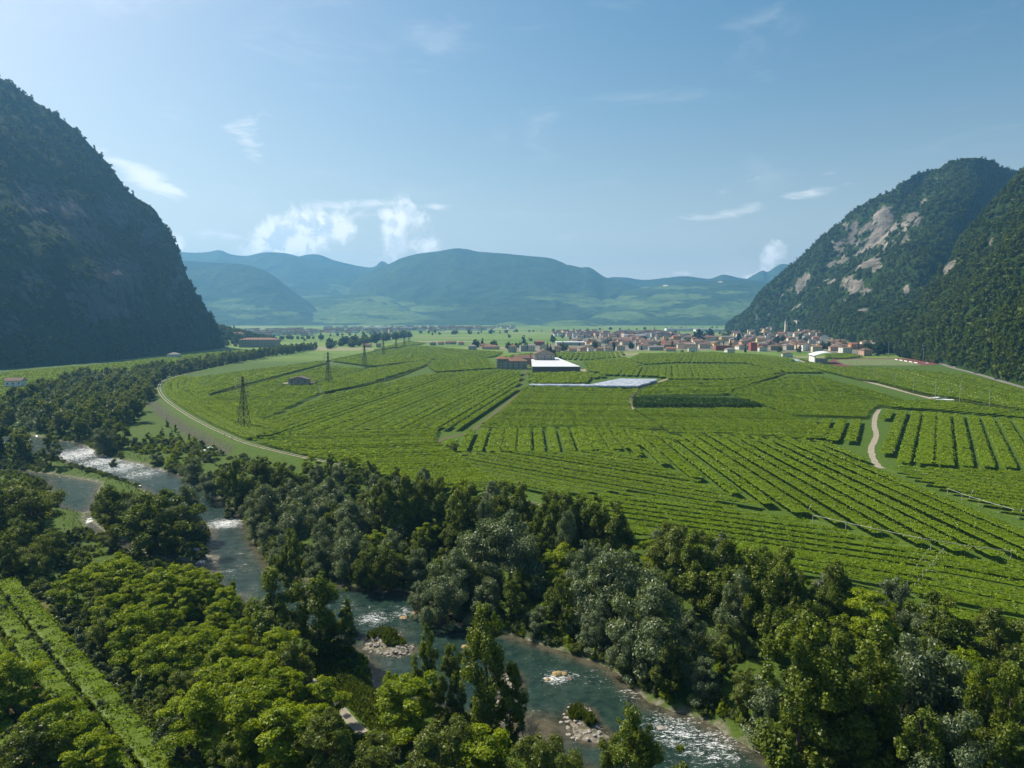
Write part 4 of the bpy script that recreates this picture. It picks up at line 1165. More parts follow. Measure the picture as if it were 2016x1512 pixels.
PARCELS = [
    # --- near right
    dict(label='long vineyard block of straight rows running down to the mown grass strip', px=[(1240, 888), (1312, 870), (1332, 858), (1420, 858), (1620, 872), (1690, 890), (1708, 915), (1775, 945), (1860, 980), (1905, 997), (2016, 1038), (2100, 1068), (2060, 1106), (2016, 1104), (1930, 1096), (1840, 1080), (1740, 1056), (1640, 1030), (1560, 1008), (1470, 985), (1340, 930)], vp=1000, wide=(.6, 2.5), gap=1.0),
    dict(label='lower vineyard block of cross rows between the riverside trees and the mown grass strip', px=[(1080, 985), (1240, 975), (1400, 996), (1560, 1024), (1660, 1050), (1760, 1074), (1836, 1092), (1785, 1160), (1700, 1190), (1500, 1130), (1300, 1070), (1150, 1040)], line=((1386, 1021), (1807, 1078)), spacing=5.2, wide=(.75, 2.4), gap=1.2),
    dict(label='corner vineyard block beyond the shaded grass drive with posts', px=[(1852, 1098), (1950, 1110), (2060, 1122), (2200, 1160), (2200, 1330), (1950, 1260), (1850, 1215), (1792, 1172)], line=((1860, 1110), (2016, 1138)), spacing=5.4, wide=(.7, 2.4), gap=1.2),
    dict(label='narrow vineyard strip of cross rows left of the long straight block', px=[(905, 896), (1232, 890), (1330, 934), (1465, 990), (1550, 1012), (1400, 990), (1240, 968), (1080, 978), (990, 955)], line=((935, 902), (1327, 970)), spacing=5.6, wide=(.75, 2.6), gap=1.2),
    dict(label='smooth vineyard block on the inside of the dyke bend above the willow trees', px=[(500, 868), (620, 850), (860, 848), (850, 870), (880, 884), (960, 945), (1000, 975), (900, 975), (760, 940), (640, 905), (560, 888)], line=((560, 880), (860, 872)), spacing=4.8, gap=.8, wide=(.45, 2.6)),
    dict(label='short vineyard block with broad dark aisles right of the earth lane', px=[(935, 848), (1100, 844), (1235, 848), (1326, 856), (1308, 870), (1238, 886), (1100, 892), (905, 892), (875, 878)], vp=1037, spacing=7.0, wide=(.45, 2.6), gap=.8),
    dict(label='even central vineyard block in front of the plastic covered rows', px=[(1036, 762), (1150, 764), (1255, 768), (1235, 785), (1238, 806), (1300, 845), (1240, 848), (1100, 842), (940, 846), (990, 812), (1018, 785)], line=((1040, 800), (1240, 803)), spacing=4.6, gap=.8, wide=(.45, 2.5)),
    dict(label='large sloping vineyard block of parallel rows beside the pylon', px=[(495, 842), (560, 815), (640, 780), (735, 759), (840, 738), (980, 728), (1030, 733), (1018, 768), (985, 798), (935, 832), (900, 845), (700, 848), (520, 860)], vp=1235, spacing=6.4, wide=(.55, 2.4), gap=.8),
    dict(label='vineyard block around the stone farmhouse', px=[(366, 800), (440, 776), (560, 742), (640, 722), (720, 727), (700, 735), (620, 754), (625, 775), (560, 806), (490, 838), (440, 828)], line=((400, 800), (600, 795)), spacing=5.0, gap=.8, wide=(.45, 2.6)),
    dict(label='far left vineyard block under the power line inside the dyke bend', px=[(362, 748), (430, 739), (520, 726), (640, 711), (640, 716), (540, 742), (440, 768), (366, 792), (352, 775)], line=((380, 770), (520, 760)), spacing=5.0, gap=.5),
    dict(label='narrow vineyard wedge between the two dark field lines beyond the farmhouse', px=[(628, 755), (735, 726), (850, 708), (838, 720), (736, 752), (640, 774)], line=((640, 750), (760, 728)), spacing=5.2, gap=.6),
    dict(label='hazy far vineyard block between the pylons and the earth patch', px=[(650, 711), (720, 697), (820, 680), (900, 694), (960, 706), (975, 725), (860, 733), (845, 724), (860, 706), (735, 722)], line=((700, 712), (860, 708)), spacing=5.5, gap=.6),
    dict(label='vineyard block fronting the winery with rows pointing at the village', px=[(1040, 735), (1150, 733), (1200, 742), (1170, 745), (1150, 755), (1042, 756)], vp=1260, spacing=6.5, wide=(.3, 1.8), gap=.6),
    dict(label='fan shaped vineyard block behind the plastic covered rows', px=[(1180, 738), (1260, 722), (1330, 718), (1460, 718), (1545, 732), (1500, 742), (1430, 747), (1310, 747), (1300, 742)], vp=1320, spacing=6.8, wide=(.4, 2.2), gap=.7),
    dict(label='vineyard block right of the curved farm track above the dark nursery plot', px=[(1320, 750), (1430, 750), (1540, 738), (1500, 750), (1440, 768), (1432, 778), (1255, 780), (1258, 770)], line=((1270, 772), (1420, 770)), spacing=5.0, gap=.8, wide=(.45, 2.6)),
    dict(label='wide vineyard block below the dark nursery plot', px=[(1252, 808), (1400, 806), (1512, 806), (1560, 822), (1640, 850), (1620, 868), (1420, 855), (1325, 857), (1290, 832)], line=((1270, 830), (1560, 838)), spacing=4.7, gap=.8, wide=(.5, 2.6)),
    dict(label='broad vineyard block between the S shaped gap and the pale lane', px=[(1440, 778), (1450, 768), (1510, 752), (1560, 740), (1612, 742), (1660, 756), (1720, 772), (1792, 793), (1760, 798), (1724, 800), (1708, 812), (1702, 823), (1560, 820), (1515, 802)], line=((1480, 790), (1700, 798)), spacing=4.8, gap=.8, wide=(.45, 2.6)),
    dict(label='small vineyard block with four broad dark aisles left of the white track', px=[(1590, 827), (1703, 830), (1702, 845), (1706, 860), (1697, 873), (1640, 870), (1610, 862)], vp=1745, spacing=7.6, wide=(1, 2.5), gap=.8),
    dict(label='ladder patterned vineyard block right of the white track', px=[(1742, 810), (1840, 815), (1990, 826), (2120, 838), (2200, 930), (2016, 926), (1880, 920), (1752, 914), (1742, 890), (1749, 860), (1744, 835)], vp=1850, spacing=7.4, wide=(.6, 2.4), gap=.9, cross=42),
    dict(label='vineyard block of cross rows below the ladder patterned block', px=[(1752, 922), (1880, 926), (2016, 932), (2200, 943), (2200, 1075), (2016, 1020), (1910, 983), (1800, 943)], line=((1780, 932), (2016, 960)), spacing=5.4, wide=(.7, 2.5), gap=1.2),
    dict(label='triangular vineyard wedge between the pale lane and the ladder patterned block', px=[(1742, 802), (1800, 790), (1850, 790), (1960, 806), (2100, 824), (2100, 832), (1980, 820), (1840, 808)], line=((1750, 803), (1850, 791)), spacing=5.6, wide=(.3, 1.6), gap=.7),
    dict(label='long vineyard block between the pale lane and the valley road', px=[(1640, 724), (1700, 723), (1800, 730), (1900, 738), (2016, 768), (2140, 800), (2140, 826), (2000, 806), (1880, 784), (1840, 780), (1740, 755)], line=((1700, 740), (1900, 750)), spacing=4.8, gap=.5, wide=(.12, 1.6)),
    dict(label='vineyard strip in front of the sports ground stand', px=[(1560, 716), (1600, 714), (1640, 722), (1740, 752), (1700, 750), (1625, 732)], line=((1570, 718), (1640, 726)), spacing=5.0, gap=.6),
    dict(label='wide bright vineyard block along the village edge', px=[(1260, 697), (1400, 694), (1480, 698), (1560, 706), (1560, 716), (1625, 734), (1550, 734), (1465, 715), (1330, 714), (1270, 718), (1240, 708)], vp=1400, spacing=6.5, gap=.6, wide=(.2, 1.6)),
    dict(label='vineyard block right of the winery yard', px=[(1150, 712), (1230, 704), (1260, 718), (1250, 724), (1190, 738), (1160, 730)], vp=900, spacing=6.5, wide=(.25, 2.0), gap=.6),
    dict(label='striped vineyard block between the winery and the village', px=[(988, 704), (1020, 698), (1110, 694), (1230, 693), (1225, 702), (1150, 709), (1095, 706), (1060, 702)], vp=1180, spacing=8.0, wide=(.6, 2.6), gap=.8),
    dict(label='small vineyard patch under the lone houses left of the winery', px=[(830, 682), (880, 686), (930, 690), (990, 694), (975, 702), (960, 704), (900, 692)], vp=1500, spacing=7.0, wide=(.3, 2.0), gap=.7),
    dict(label='vineyard behind the sports ground stand', px=[(1625, 699), (1665, 696), (1700, 702), (1660, 706), (1625, 705)], line=((1630, 702), (1690, 704)), spacing=5.0, gap=.5),
    dict(label='far vineyard plain beyond the pylons', px=[(735, 690), (800, 672), (840, 676), (820, 679)], vp=1100, spacing=7.0, gap=.7),
    dict(label='hazy vineyard strip between the western cliff and the broad wood', px=[(-120, 745), (0, 735), (100, 727), (200, 719), (300, 707), (400, 696), (450, 692), (520, 688), (480, 699), (380, 712), (300, 726), (200, 744), (150, 748), (90, 772), (0, 800), (-120, 835)], line=((0, 760), (300, 712)), spacing=6.5, gap=.8),
    # --- near left
    dict(label='overgrown vineyard terrace on the near slope beside the bright locust trees', px=None, world=[G(-160, 1150, 0), G(-60, 1128, 0), G(20, 1140, 0), G(110, 1230, 0), G(215, 1350, 0), G(330, 1480, 0), G(380, 1560, 0), G(200, 1640, 0), G(60, 1500, 0), G(-100, 1330, 0)], line=((60, 1180), (330, 1490)), spacing=4.6, gap=.8, wide=(.2, 1.5)),
]
for q in PARCELS: parcel(**q)
# curved rows that follow the dyke
def dyke_rows():
    o = empty('vineyard_block', (0, 0, 0))
    tag(o, 'three long curved vine rows following the dyke track bend', 'vineyard', 'vineyard blocks on the valley floor')
    base = np.array([G(*p) for p in DYKE_PX[3:11]])
    c = resample(base, 2.0)
    tn = np.gradient(c, axis=0); tn /= np.linalg.norm(tn, axis=1)[:, None]
    nr = np.stack((-tn[:, 1], tn[:, 0]), 1)
    if (nr[len(c) // 2] @ np.array((1, .3))) < 0: nr = -nr
    for j, off in enumerate((6.5, 12, 17.5, 23, 28.5)):
        path = c + nr * off
        rng = np.random.default_rng(j)
        i0 = 2 + j * 2; path = path[i0:len(path) - 4 - 2 * j]
        t2, n2 = tn[i0:i0 + len(path)], nr[i0:i0 + len(path)]
        xs = np.array([-.5, -.5, -.4, 0, .4, .5, .5]) * 4.4; zs = np.array([.6, 1.6, 2.0, 2.15, 2.0, 1.6, .6])
        P = path[:, None, :] + n2[:, None, :] * (xs[None, :, None] + rng.normal(0, .15, (len(path), 7, 1)))
        Z = np.repeat(zs[None], len(path), 0) + rng.normal(0, .12, (len(path), 7))
        V0 = np.concatenate((P, Z[..., None]), 2).reshape(-1, 3); F0 = grid_quads(len(path), 7)
        n = len(path) * 52
        k = rng.integers(0, len(path), n)
        w = (rng.random(n) - .5) * 4.8
        q = path[k] + n2[k] * w[:, None] + t2[k] * rng.normal(0, 1.0, n)[:, None]
        nn = rng.normal(0, .5, (n, 3)); nn[:, 2] = .8; nn /= np.linalg.norm(nn, axis=1)[:, None]
        V1, F1, T1 = quads_from(np.column_stack((q, 2.1 + rng.normal(0, .17, n) - np.where(np.abs(w) > 1.9, rng.random(n), 0))), nn, .55, 1.1, rng, np.clip(rng.normal(.5, .25, n), 0, 1))
        mobj('vine_row', mesh_np('vine_row', np.concatenate((V0, V1)), [F0, F1 + len(V0)], LEAF['vine'], False, {'tint': np.concatenate((np.full(len(V0), .3), T1))}), o)
dyke_rows()
# dark nursery plot: upright dense rows
def nursery():
    poly = [G(*p, 0) for p in [(1245, 803), (1246, 787), (1300, 788), (1440, 789), (1475, 793), (1505, 804)]]
    c = np.mean(poly, 0)
    o = empty('nursery_plot', (c[0], c[1], 0))
    tag(o, 'dark green rectangular nursery plot of tall dense rows', 'plantation')
    rng = np.random.default_rng(4)
    d = np.array((1, .0)); n = np.array((0, 1.))
    ks = [(p - c) @ n for p in poly]
    k = min(ks) + 1
    while k < max(ks) - 1:
        p0, segs = inset_segs(poly, c, d, n, k)
        for a, b in segs:
            L = b - a - 1
            if L < 5: continue
            m = int(L * 14)
            q = np.column_stack((rng.random(m) * L - L / 2, rng.normal(0, .35, m), .3 + 2.5 * rng.random(m) ** .7))
            nn = rng.normal(0, .6, (m, 3)); nn[:, 2] += .5; nn /= np.linalg.norm(nn, axis=1)[:, None]
            V, Fq, T = quads_from(q, nn, .9, 1.3, rng, rng.random(m))
            mid = p0 + d * (a + b) / 2
            mobj('nursery_row', mesh_np('nursery_row', V, Fq, LEAF['nursery'], False, {'tint': T}), o, (mid[0] - c[0], mid[1] - c[1], 0))
        k += 2.3
nursery()
# ================================================================= trees along the river
HAND = [
    # kind, x, top y, height, label (g = ground level)
    # left side of the river
    ('oleaster', 52, 928, 20, 'tall olive brown tree standing over the left end of the side pool', 1.15),
    ('alder', 6, 960, 17, 'dark tree at the picture edge behind the tall olive brown tree', 1.0),
    ('alder', 222, 950, 14, 'dark open tree between the side pool and the narrow outflow', .95),
    ('alder', 300, 962, 18, 'largest dark round tree on the tongue of land between pool and river', 1.25),
    ('willow', 356, 955, 15, 'grey green willow leaning behind the largest dark round tree', .9),
    ('willow', 268, 968, 12, 'small grey willow squeezed between the two dark trees of the tongue', .8),
    ('oleaster', 215, 1026, 8, 'low olive tree below the narrow outflow of the pool', 1.0),
    ('oleaster', 97, 850, 15, 'pale green tree standing alone at the left edge of the upper rapids', .75),
    ('poplar', 570, 1038, 14, 'yellow green pointed poplar rising in front of the blue river reach', .85),
    ('poplar', 542, 1115, 18, 'left one of two dark poplars on the near bank above the footpath', 1.25),
    ('poplar', 625, 1117, 17, 'right one of two dark poplars on the near bank above the footpath', 1.15),
    ('sapling', 680, 1150, 9, 'thin bright young tree right beside the two dark poplars', .9),
    ('sapling', 457, 1134, 6, 'little pointed young tree at the river edge below the blue reach', .9),
    ('alder', 668, 1205, 8.5, 'low dark round tree at the water edge opposite the gravel islet', 1.0),
    ('poplar', 958, 1172, 22, 'tall slim poplar on the near bank right of the gravel islet', .78),
    ('poplar', 840, 1226, 14.5, 'slender poplar standing just left of the tall slim poplar', .62),
    ('poplar', 888, 1265, 13, 'short leafy poplar wedged against the tall slim poplar', .85),
    ('poplar', 1002, 1300, 12, 'dark lower poplar on the shady side of the tall slim poplar', .85),
    ('locust', 800, 1325, 10.5, 'bright green round locust tree beside the shaded river meadow', 1.1),
    ('locust', 770, 1318, 7, 'small pale locust sprig left of the bright round locust tree', .6),
    # near edge
    ('poplar', 1232, 1383, 15, 'dark olive poplar cut by the lower picture edge beside the river', .95),
    ('sapling', 1336, 1456, 9, 'young pointed tree at the lower edge in front of the river', 1.1),
    ('poplar', 1272, 1415, 13, 'shorter poplar just right of the dark olive poplar at the lower edge', .8),
    ('oleaster', 1046, 1440, 12, 'olive leafed tree at the lower edge below the gravel bar', .9),
    ('oleaster', 1100, 1437, 12, 'second olive leafed tree at the lower edge below the gravel bar', .8),
    ('locust', 22, 1282, 11, 'bright locust tree at the left picture edge among the vines', .95),
    ('locust', 108, 1375, 10, 'wide bright locust tree below the terrace vines', 1.05),
    ('alder', 50, 1420, 9, 'dark tree in the lower left corner', 1.2),
    ('locust', 180, 1440, 9, 'yellow green locust at the lower edge of the terrace vines', 1.0),
    ('oleaster', 860, 1420, 11, 'grey olive tree at the lower edge right of the footpath', 1.2),
    ('oleaster', 720, 1440, 10, 'spreading grey olive tree at the lower edge below the footpath', 1.2),
    ('locust', 960, 1425, 9.5, 'bright locust at the lower edge below the tall slim poplar', 1.1),
    ('locust', 560, 1385, 11, 'bright locust with layered crown left of the footpath end', 1.1),
    ('locust', 640, 1330, 9, 'bright locust touching the footpath bend', .9),
    ('locust', 300, 1165, 9, 'compact round bright locust standing alone above the shrubs', .95),
    ('locust', 340, 1112, 11, 'broad bright locust at the upper end of the near bank thicket', 1.1),
    ('locust', 235, 1098, 12, 'topmost bright locust of the near bank thicket', 1.1),
    ('locust', 152, 1120, 10, 'bright locust beside the tall olive brown tree', 1.0),
    ('locust', 400, 1235, 10, 'bright locust in the middle of the near bank thicket', 1.0),
    ('locust', 470, 1225, 9, 'bright locust just left of the two dark poplars', .9),
    ('locust', 350, 1250, 10.5, 'bright layered locust above the grey shrubs', 1.1),
    ('locust', 440, 1290, 10.5, 'bright locust with wide crown below the two dark poplars', 1.1),
    ('locust', 505, 1330, 11, 'large bright locust halfway down the near bank thicket', 1.15),
    # far bank, upper reach
    ('willow', 380, 897, 11, 'grey willow bush at the end of the upper rapids', .85),
    ('willow', 415, 925, 10, 'low willow overhanging the hidden river bend', .9),
    ('poplar', 462, 900, 17, 'dark poplar at the left end of the far bank below the dyke track', 1.2),
    ('poplar', 512, 893, 17, 'dark poplar touching the dyke track end', 1.2),
    ('alder', 556, 905, 15, 'dark green tree left of the round bushy tree by the dyke', .9),
    ('locust', 611, 893, 11, 'round bushy green tree beside the dyke track', .95),
    ('willow', 520, 950, 15, 'tall pale willow at the second rapids', .85),
    ('willow', 570, 985, 14, 'pale willow leaning over the blue river reach', .9),
    ('willow', 600, 948, 15, 'pale willow in the second row above the blue river reach', .9),
    ('willow', 645, 938, 14, 'pale willow below the dyke, right of the round bushy tree', 1.0),
    ('willow', 688, 978, 14, 'pale willow in the middle of the far bank left of the dark poplars', .95),
    ('willow', 680, 1036, 12, 'round silvery willow at the dark water bend', .88),
    ('willow', 640, 1015, 12, 'silvery willow behind the round one at the dark water bend', .8),
    ('poplar', 748, 938, 19, 'first dark poplar of the tight group above the river bend', 1.15),
    ('poplar', 794, 930, 20, 'tallest dark poplar of the tight group above the river bend', 1.2),
    ('poplar', 826, 931, 20, 'dark poplar right behind the tallest of the tight group', 1.15),
    ('poplar', 860, 938, 19, 'dark poplar on the right flank of the tight group above the bend', 1.15),
    ('poplar', 896, 958, 18, 'dark poplar closing the tight group above the bend', 1.1),
    ('poplar', 932, 949, 18, 'dark pointed poplar left of the grey willow spire', 1.0),
    ('willow', 958, 962, 17, 'narrow grey willow spire between dark poplars', .5),
    ('poplar', 998, 942, 19, 'dark poplar with twin tops above the big willow', 1.1),
    ('poplar', 1030, 944, 19, 'dark poplar just right of the twin topped one', 1.05),
    ('alder', 764, 1063, 11, 'dark green round tree on the bank under the tight poplar group', .9),
    ('alder', 720, 1080, 9, 'small dark tree at the shady water edge left of the big willow', .9),
    ('willow', 950, 1014, 18, 'big silvery willow in the middle of the far bank', .95),
    ('willow', 1014, 1003, 19, 'tallest silvery willow in the middle of the far bank', .9),
    ('willow', 897, 1077, 13, 'silvery willow hanging low left of the big willow', .85),
    ('willow', 868, 1126, 10, 'low silvery willow dipping into the river', .85),
    ('willow', 828, 1137, 7, 'smallest silvery willow bush at the water edge', .85),
    ('poplar', 1076, 968, 18, 'dark poplar in the row right of the tallest willow, first', 1.05),
    ('poplar', 1118, 965, 18, 'dark poplar in the row right of the tallest willow, second', 1.0),
    ('poplar', 1144, 967, 18, 'dark poplar in the row right of the tallest willow, third', 1.0),
    ('poplar', 1170, 973, 18, 'dark poplar in the row right of the tallest willow, fourth', 1.05),
    ('poplar', 1208, 980, 18, 'dark poplar in the row right of the tallest willow, last', 1.1),
    ('willow', 1117, 1000, 17, 'slim silvery willow in front of the dark poplar row', .45),
    ('willow', 1150, 1054, 14, 'silvery willow below the dark poplar row', .6),
    ('willow', 1212, 1066, 19, 'broad silvery willow leaning over the river shadow', .95),
    ('willow', 1180, 1110, 15, 'lower silvery willow crown over the river shadow', .8),
    ('willow', 1292, 1142, 17, 'silvery willow with pale top at the lower river bend', .92),
    ('willow', 1250, 1215, 10, 'low willow branch cluster dipping into the lower river bend', .8),
    ('oleaster', 1333, 1018, 18, 'light olive tree behind the pale topped willow', .95),
    ('poplar', 1380, 1038, 19, 'light poplar at the vineyard edge, left', 1.1),
    ('poplar', 1428, 1062, 19, 'light poplar at the vineyard edge, middle', 1.1),
    ('poplar', 1492, 1066, 19, 'light poplar at the vineyard edge, right', 1.15),
    ('willow', 1448, 1110, 17, 'slim grey willow among the light poplars', .55),
    ('poplar', 1553, 1070, 18, 'feathery poplar touching the lower vineyard block', 1.0),
    ('poplar', 1526, 1114, 18, 'dark poplar below the feathery one', 1.0),
    ('alder', 1645, 1097, 15, 'dark dome shaped tree against the lower vineyard block', .75),
    ('poplar', 1588, 1180, 17, 'dark green poplar below the dome shaped tree', 1.1),
    ('locust', 1718, 1162, 13, 'wide bright leaved tree below the end of the cross rows', 1.1),
    ('alder', 1862, 1162, 15, 'dark spreading tree near the dyke path opening', .95),
    ('oleaster', 1968, 1190, 14, 'olive brown tree at the right edge beside the corner vineyard', 1.0),
    ('poplar', 1580, 1202, 24, 'tall full poplar at the river bank in the lower right wood', 1.0),
    ('poplar', 1714, 1218, 23, 'tall yellow green poplar in the middle of the lower right wood', .9),
    ('poplar', 1645, 1232, 20, 'poplar between the tall full one and the tall yellow green one', .95),
    ('willow', 1780, 1228, 19, 'grey topped willow right of the tall yellow green poplar', .75),
    ('willow', 1856, 1276, 17, 'pale grey willow in the lower right wood', .75),
    ('poplar', 1950, 1300, 19, 'slim light poplar near the right edge of the lower wood', .75),
    ('poplar', 2006, 1308, 18, 'poplar cut by the right picture edge', .95),
    ('oleaster', 1475, 1308, 9, 'feathery dark tree overhanging the lower river bank', 1.0),
    ('willow', 1904, 1400, 15, 'pale grey willow at the lower right edge', .8),
    ('poplar', 1815, 1384, 15, 'low poplar in front of the pale grey willow at the lower right', 1.0),
    ('poplar', 1990, 1416, 14, 'dark poplar in the lower right corner', 1.1),
    ('alder', 1690, 1330, 15, 'dark tree under the tall yellow green poplar', 1.0),
    ('locust', 1900, 1318, 12, 'bright green locust crown between the two pale grey willows', .8),
    # meadow group beyond the upper rapids
    ('willow', 205, 836, 13, 'grey willow of the clump above the upper rapids, left', .8),
    ('alder', 240, 826, 14, 'dark tree of the clump above the upper rapids, right', .75),
    ('alder', 262, 776, 17, 'very dark round tree at the edge of the river meadow', 1.0),
    ('oleaster', 218, 815, 14, 'olive tree behind the clump above the upper rapids', .9),
    ('alder', 294, 850, 9, 'small tree alone on the river meadow', .8),
]
VARSEED = 0
for i, (k, x, top, h, lab, w) in enumerate(HAND):
    plant_px(k, x, top, h, lab, None, w * (1.15 if k in ('willow', 'alder') else 1.05), var=i)

rngf = np.random.default_rng(21)
def zone(x, y, table):
    """the phrase of the stretch that holds the photo column of a ground point"""
    px = proj(np.array([[x, y, 4.0]]))[0]
    for lim, ph in table:
        if px[0] < lim: return ph
    return table[-1][1]
FARZ = [(560, 'by the second rapids'), (660, 'behind the pale willows'), (745, 'left of the tight poplar group'), (880, 'under the tight poplar group'), (960, 'behind the lowest silvery willow'), (1060, 'behind the tallest silvery willow'), (1150, 'below the dark poplar row'), (1260, 'around the broad silvery willow'), (1360, 'behind the pale topped willow'), (1450, 'under the light poplars'), (1560, 'under the feathery poplar'), (1640, 'around the tall full poplar'), (1760, 'around the tall yellow green poplar'), (1880, 'around the pale grey willow'), (9999, 'by the right picture edge')]
NEARZ = [(200, 'below the tall olive brown tree'), (330, 'beside the compact round locust'), (450, 'above the grey shrubs'), (560, 'left of the two dark poplars'), (700, 'by the footpath'), (860, 'below the river meadow'), (9999, 'at the lower edge by the gravel bar')]
WOODZ = [(60, 'at its picture edge end'), (130, 'behind the lone pale tree'), (200, 'above the upper rapids'), (260, 'behind the meadow clump'), (320, 'beside the dyke bend'), (9999, 'along the far dyke')]
def fill_world(test, box, spacing, n_try, maxn=10 ** 6, extra=None):
    """points with a least spacing, keeping off trees already planted"""
    x0, x1, y0, y1 = box
    X = x0 + (x1 - x0) * rngf.random(n_try); Y = y0 + (y1 - y0) * rngf.random(n_try)
    ok = test(X, Y)
    X, Y = X[ok], Y[ok]
    cell = {}
    def key(a, b): return int(a // spacing), int(b // spacing)
    for a, b in TREE_XY:
        cell.setdefault(key(a, b), []).append((a, b, .75))
    res = []
    for a, b in zip(X, Y):
        kx, ky = key(a, b); good = True
        for i in (-1, 0, 1):
            for j in (-1, 0, 1):
                for c, d, f in cell.get((kx + i, ky + j), ()):
                    if (a - c) ** 2 + (b - d) ** 2 < (spacing * f) ** 2: good = False
        if good:
            cell.setdefault((kx, ky), []).append((a, b, 1.0)); res.append((a, b))
            if len(res) >= maxn: break
    return np.array(res) if res else np.zeros((0, 2))
def inpoly(px, z=-2.4):
    P = np.array([G(*p, z) for p in px])
    box = (P[:, 0].min(), P[:, 0].max(), P[:, 1].min(), P[:, 1].max())
    return P, box
def off_water(X, Y, m=2.5):
    return (sdist(RIVER, X, Y) > m) & (sdist(POOL, X, Y) > m)
# far bank strip between river and dyke
XL = G(470, 950, -2.4)[0]
test = lambda X, Y: (sdist(CORR, X, Y) < -7) & off_water(X, Y, 1.6) & (X > -75 + 0 * Y) & (Y > 40) & (sdist(RIVER, X, Y) < 75) & (((Y - (293 - .98 * (X + 76))) > -75)) & (np.array([True]) & (sdist(np.array([G(*b, WZ) for a, b in BANKS]), X, Y, False) > sdist(np.array([G(*a, WZ) for a, b in BANKS]), X, Y, False)))
for i, (x, y) in enumerate(fill_world(test, (-80, 190, 45, 300), 7.8, 5000)):
    k = ['poplar', 'alder', 'willow', 'alder', 'locust', 'oleaster', 'willow'][i % 7]
    h = 7.5 + 4.5 * rngf.random()
    plant(k, x, y, h, {'poplar': 'mid height poplar in the far bank wood', 'alder': 'low dark tree in the far bank wood', 'willow': 'smaller willow in the far bank wood', 'oleaster': 'low olive tree in the far bank wood', 'locust': 'bright low tree in the far bank wood'}[k] + ' ' + zone(x, y, FARZ), 'trees filling the far bank wood', .95)
# low willows lining the water on the far bank
fb = resample([G(*a, WZ) for a, b in BANKS[9:24]], 6.5)
fn = resample([G(*b, WZ) for a, b in BANKS[9:24]], 6.5)
for i, q in enumerate(fb):
    away = q - fn[min(len(fn) - 1, int(i / len(fb) * len(fn)))]
    p = q + away / np.linalg.norm(away) * (2.0 + 2.0 * rngf.random())
    if any((p[0] - a) ** 2 + (p[1] - b) ** 2 < 9 for a, b in TREE_XY) or p[1] < 60: continue
    k = ['willow', 'alder', 'willow', 'poplar'][i % 4]
    plant(k, p[0], p[1], 6 + 4.5 * rngf.random(), {'willow': 'low willow hanging over the far bank water', 'alder': 'low dark tree over the far bank water', 'poplar': 'young poplar at the far bank water edge'}[k] + ' ' + zone(p[0], p[1], FARZ), 'low trees along the far bank water edge', 1.05)
# near bank thicket of locusts
P1, b1 = inpoly([(120, 1190), (230, 1150), (330, 1170), (420, 1180), (500, 1240), (535, 1310), (600, 1390), (640, 1440), (700, 1510), (780, 1560), (980, 1560), (1090, 1600), (1090, 1800), (560, 1800), (470, 1640), (390, 1490), (260, 1350), (150, 1250)])
lawn = np.array([G(*p, -2.4) for p in [(560, 1292), (640, 1300), (700, 1320), (745, 1372), (790, 1440), (760, 1490), (690, 1470), (640, 1420), (600, 1350)]])
test = lambda X, Y: (sdist(P1, X, Y) < 0) & off_water(X, Y) & (sdist(lawn, X, Y) > 1)
for i, (x, y) in enumerate(fill_world(test, b1, 6.8, 3000)):
    k = 'locust' if i % 5 else 'oleaster'
    plant(k, x, y, 7.5 + 4.5 * rngf.random(), ('bright green locust in the near bank thicket' if k == 'locust' else 'dull olive tree in the near bank thicket') + ' ' + zone(x, y, NEARZ), 'trees filling the near bank thicket')
# grey shrubs along the terrace
P2, b2 = inpoly([(60, 1150), (130, 1175), (260, 1320), (400, 1480), (450, 1580), (385, 1580), (310, 1468), (200, 1335), (100, 1215)])
for i, (x, y) in enumerate(fill_world(lambda X, Y: sdist(P2, X, Y) < 0, b2, 2.9, 3000)):
    plant('shrub', x, y, 2.4 + 1.8 * rngf.random(), 'grey green shrub in the hedge along the terrace vines', 'shrubs along the terrace vines', 1.0, var=0 if i % 4 else 2)
# left edge wood by the pool
P3, b3 = inpoly([(-120, 990), (70, 1000), (100, 1090), (150, 1130), (60, 1150), (-120, 1130)])
for i, (x, y) in enumerate(fill_world(lambda X, Y: (sdist(P3, X, Y) < 0) & off_water(X, Y, 4), b3, 6.5, 1500)):
    plant('alder' if i % 2 else 'oleaster', x, y, 8 + 5 * rngf.random(), 'tree in the shady wood left of the side pool', 'trees left of the side pool')
# shrubs on the meadow and along the upper banks
P4, b4 = inpoly([(250, 880), (330, 868), (430, 885), (445, 905), (360, 922), (300, 915)])
for x, y in fill_world(lambda X, Y: (sdist(P4, X, Y) < 0) & off_water(X, Y, 1.0), b4, 6.0, 900, 34):
    plant('shrub', x, y, 2.5 + 3.0 * rngf.random(), 'leafy shrub at the foot of the river meadow', 'shrubs at the foot of the river meadow', 1.1)
for x, y, lab in ((139, 915, 'rounded bush on the grass bar, left of a pair'), (174, 922, 'rounded bush on the grass bar, right of a pair'), (222, 905, 'dark bush on the far edge of the upper rapids'), (338, 917, 'dark bush where the rapids meet the willow'), (447, 1000, 'yellowish bush at the second rapids')):
    plant_px('shrub', x, y - 3, 3.2, lab, None, .95, g=-3.4, var=0)
for x, y in ((328, 822), (345, 832), (318, 838), (352, 848), (372, 850), (337, 842)):
    plant_px('sapling', x, y, 5.5, 'young tree in the scatter on the meadow below the dyke', 'young trees on the meadow below the dyke', 1.2)
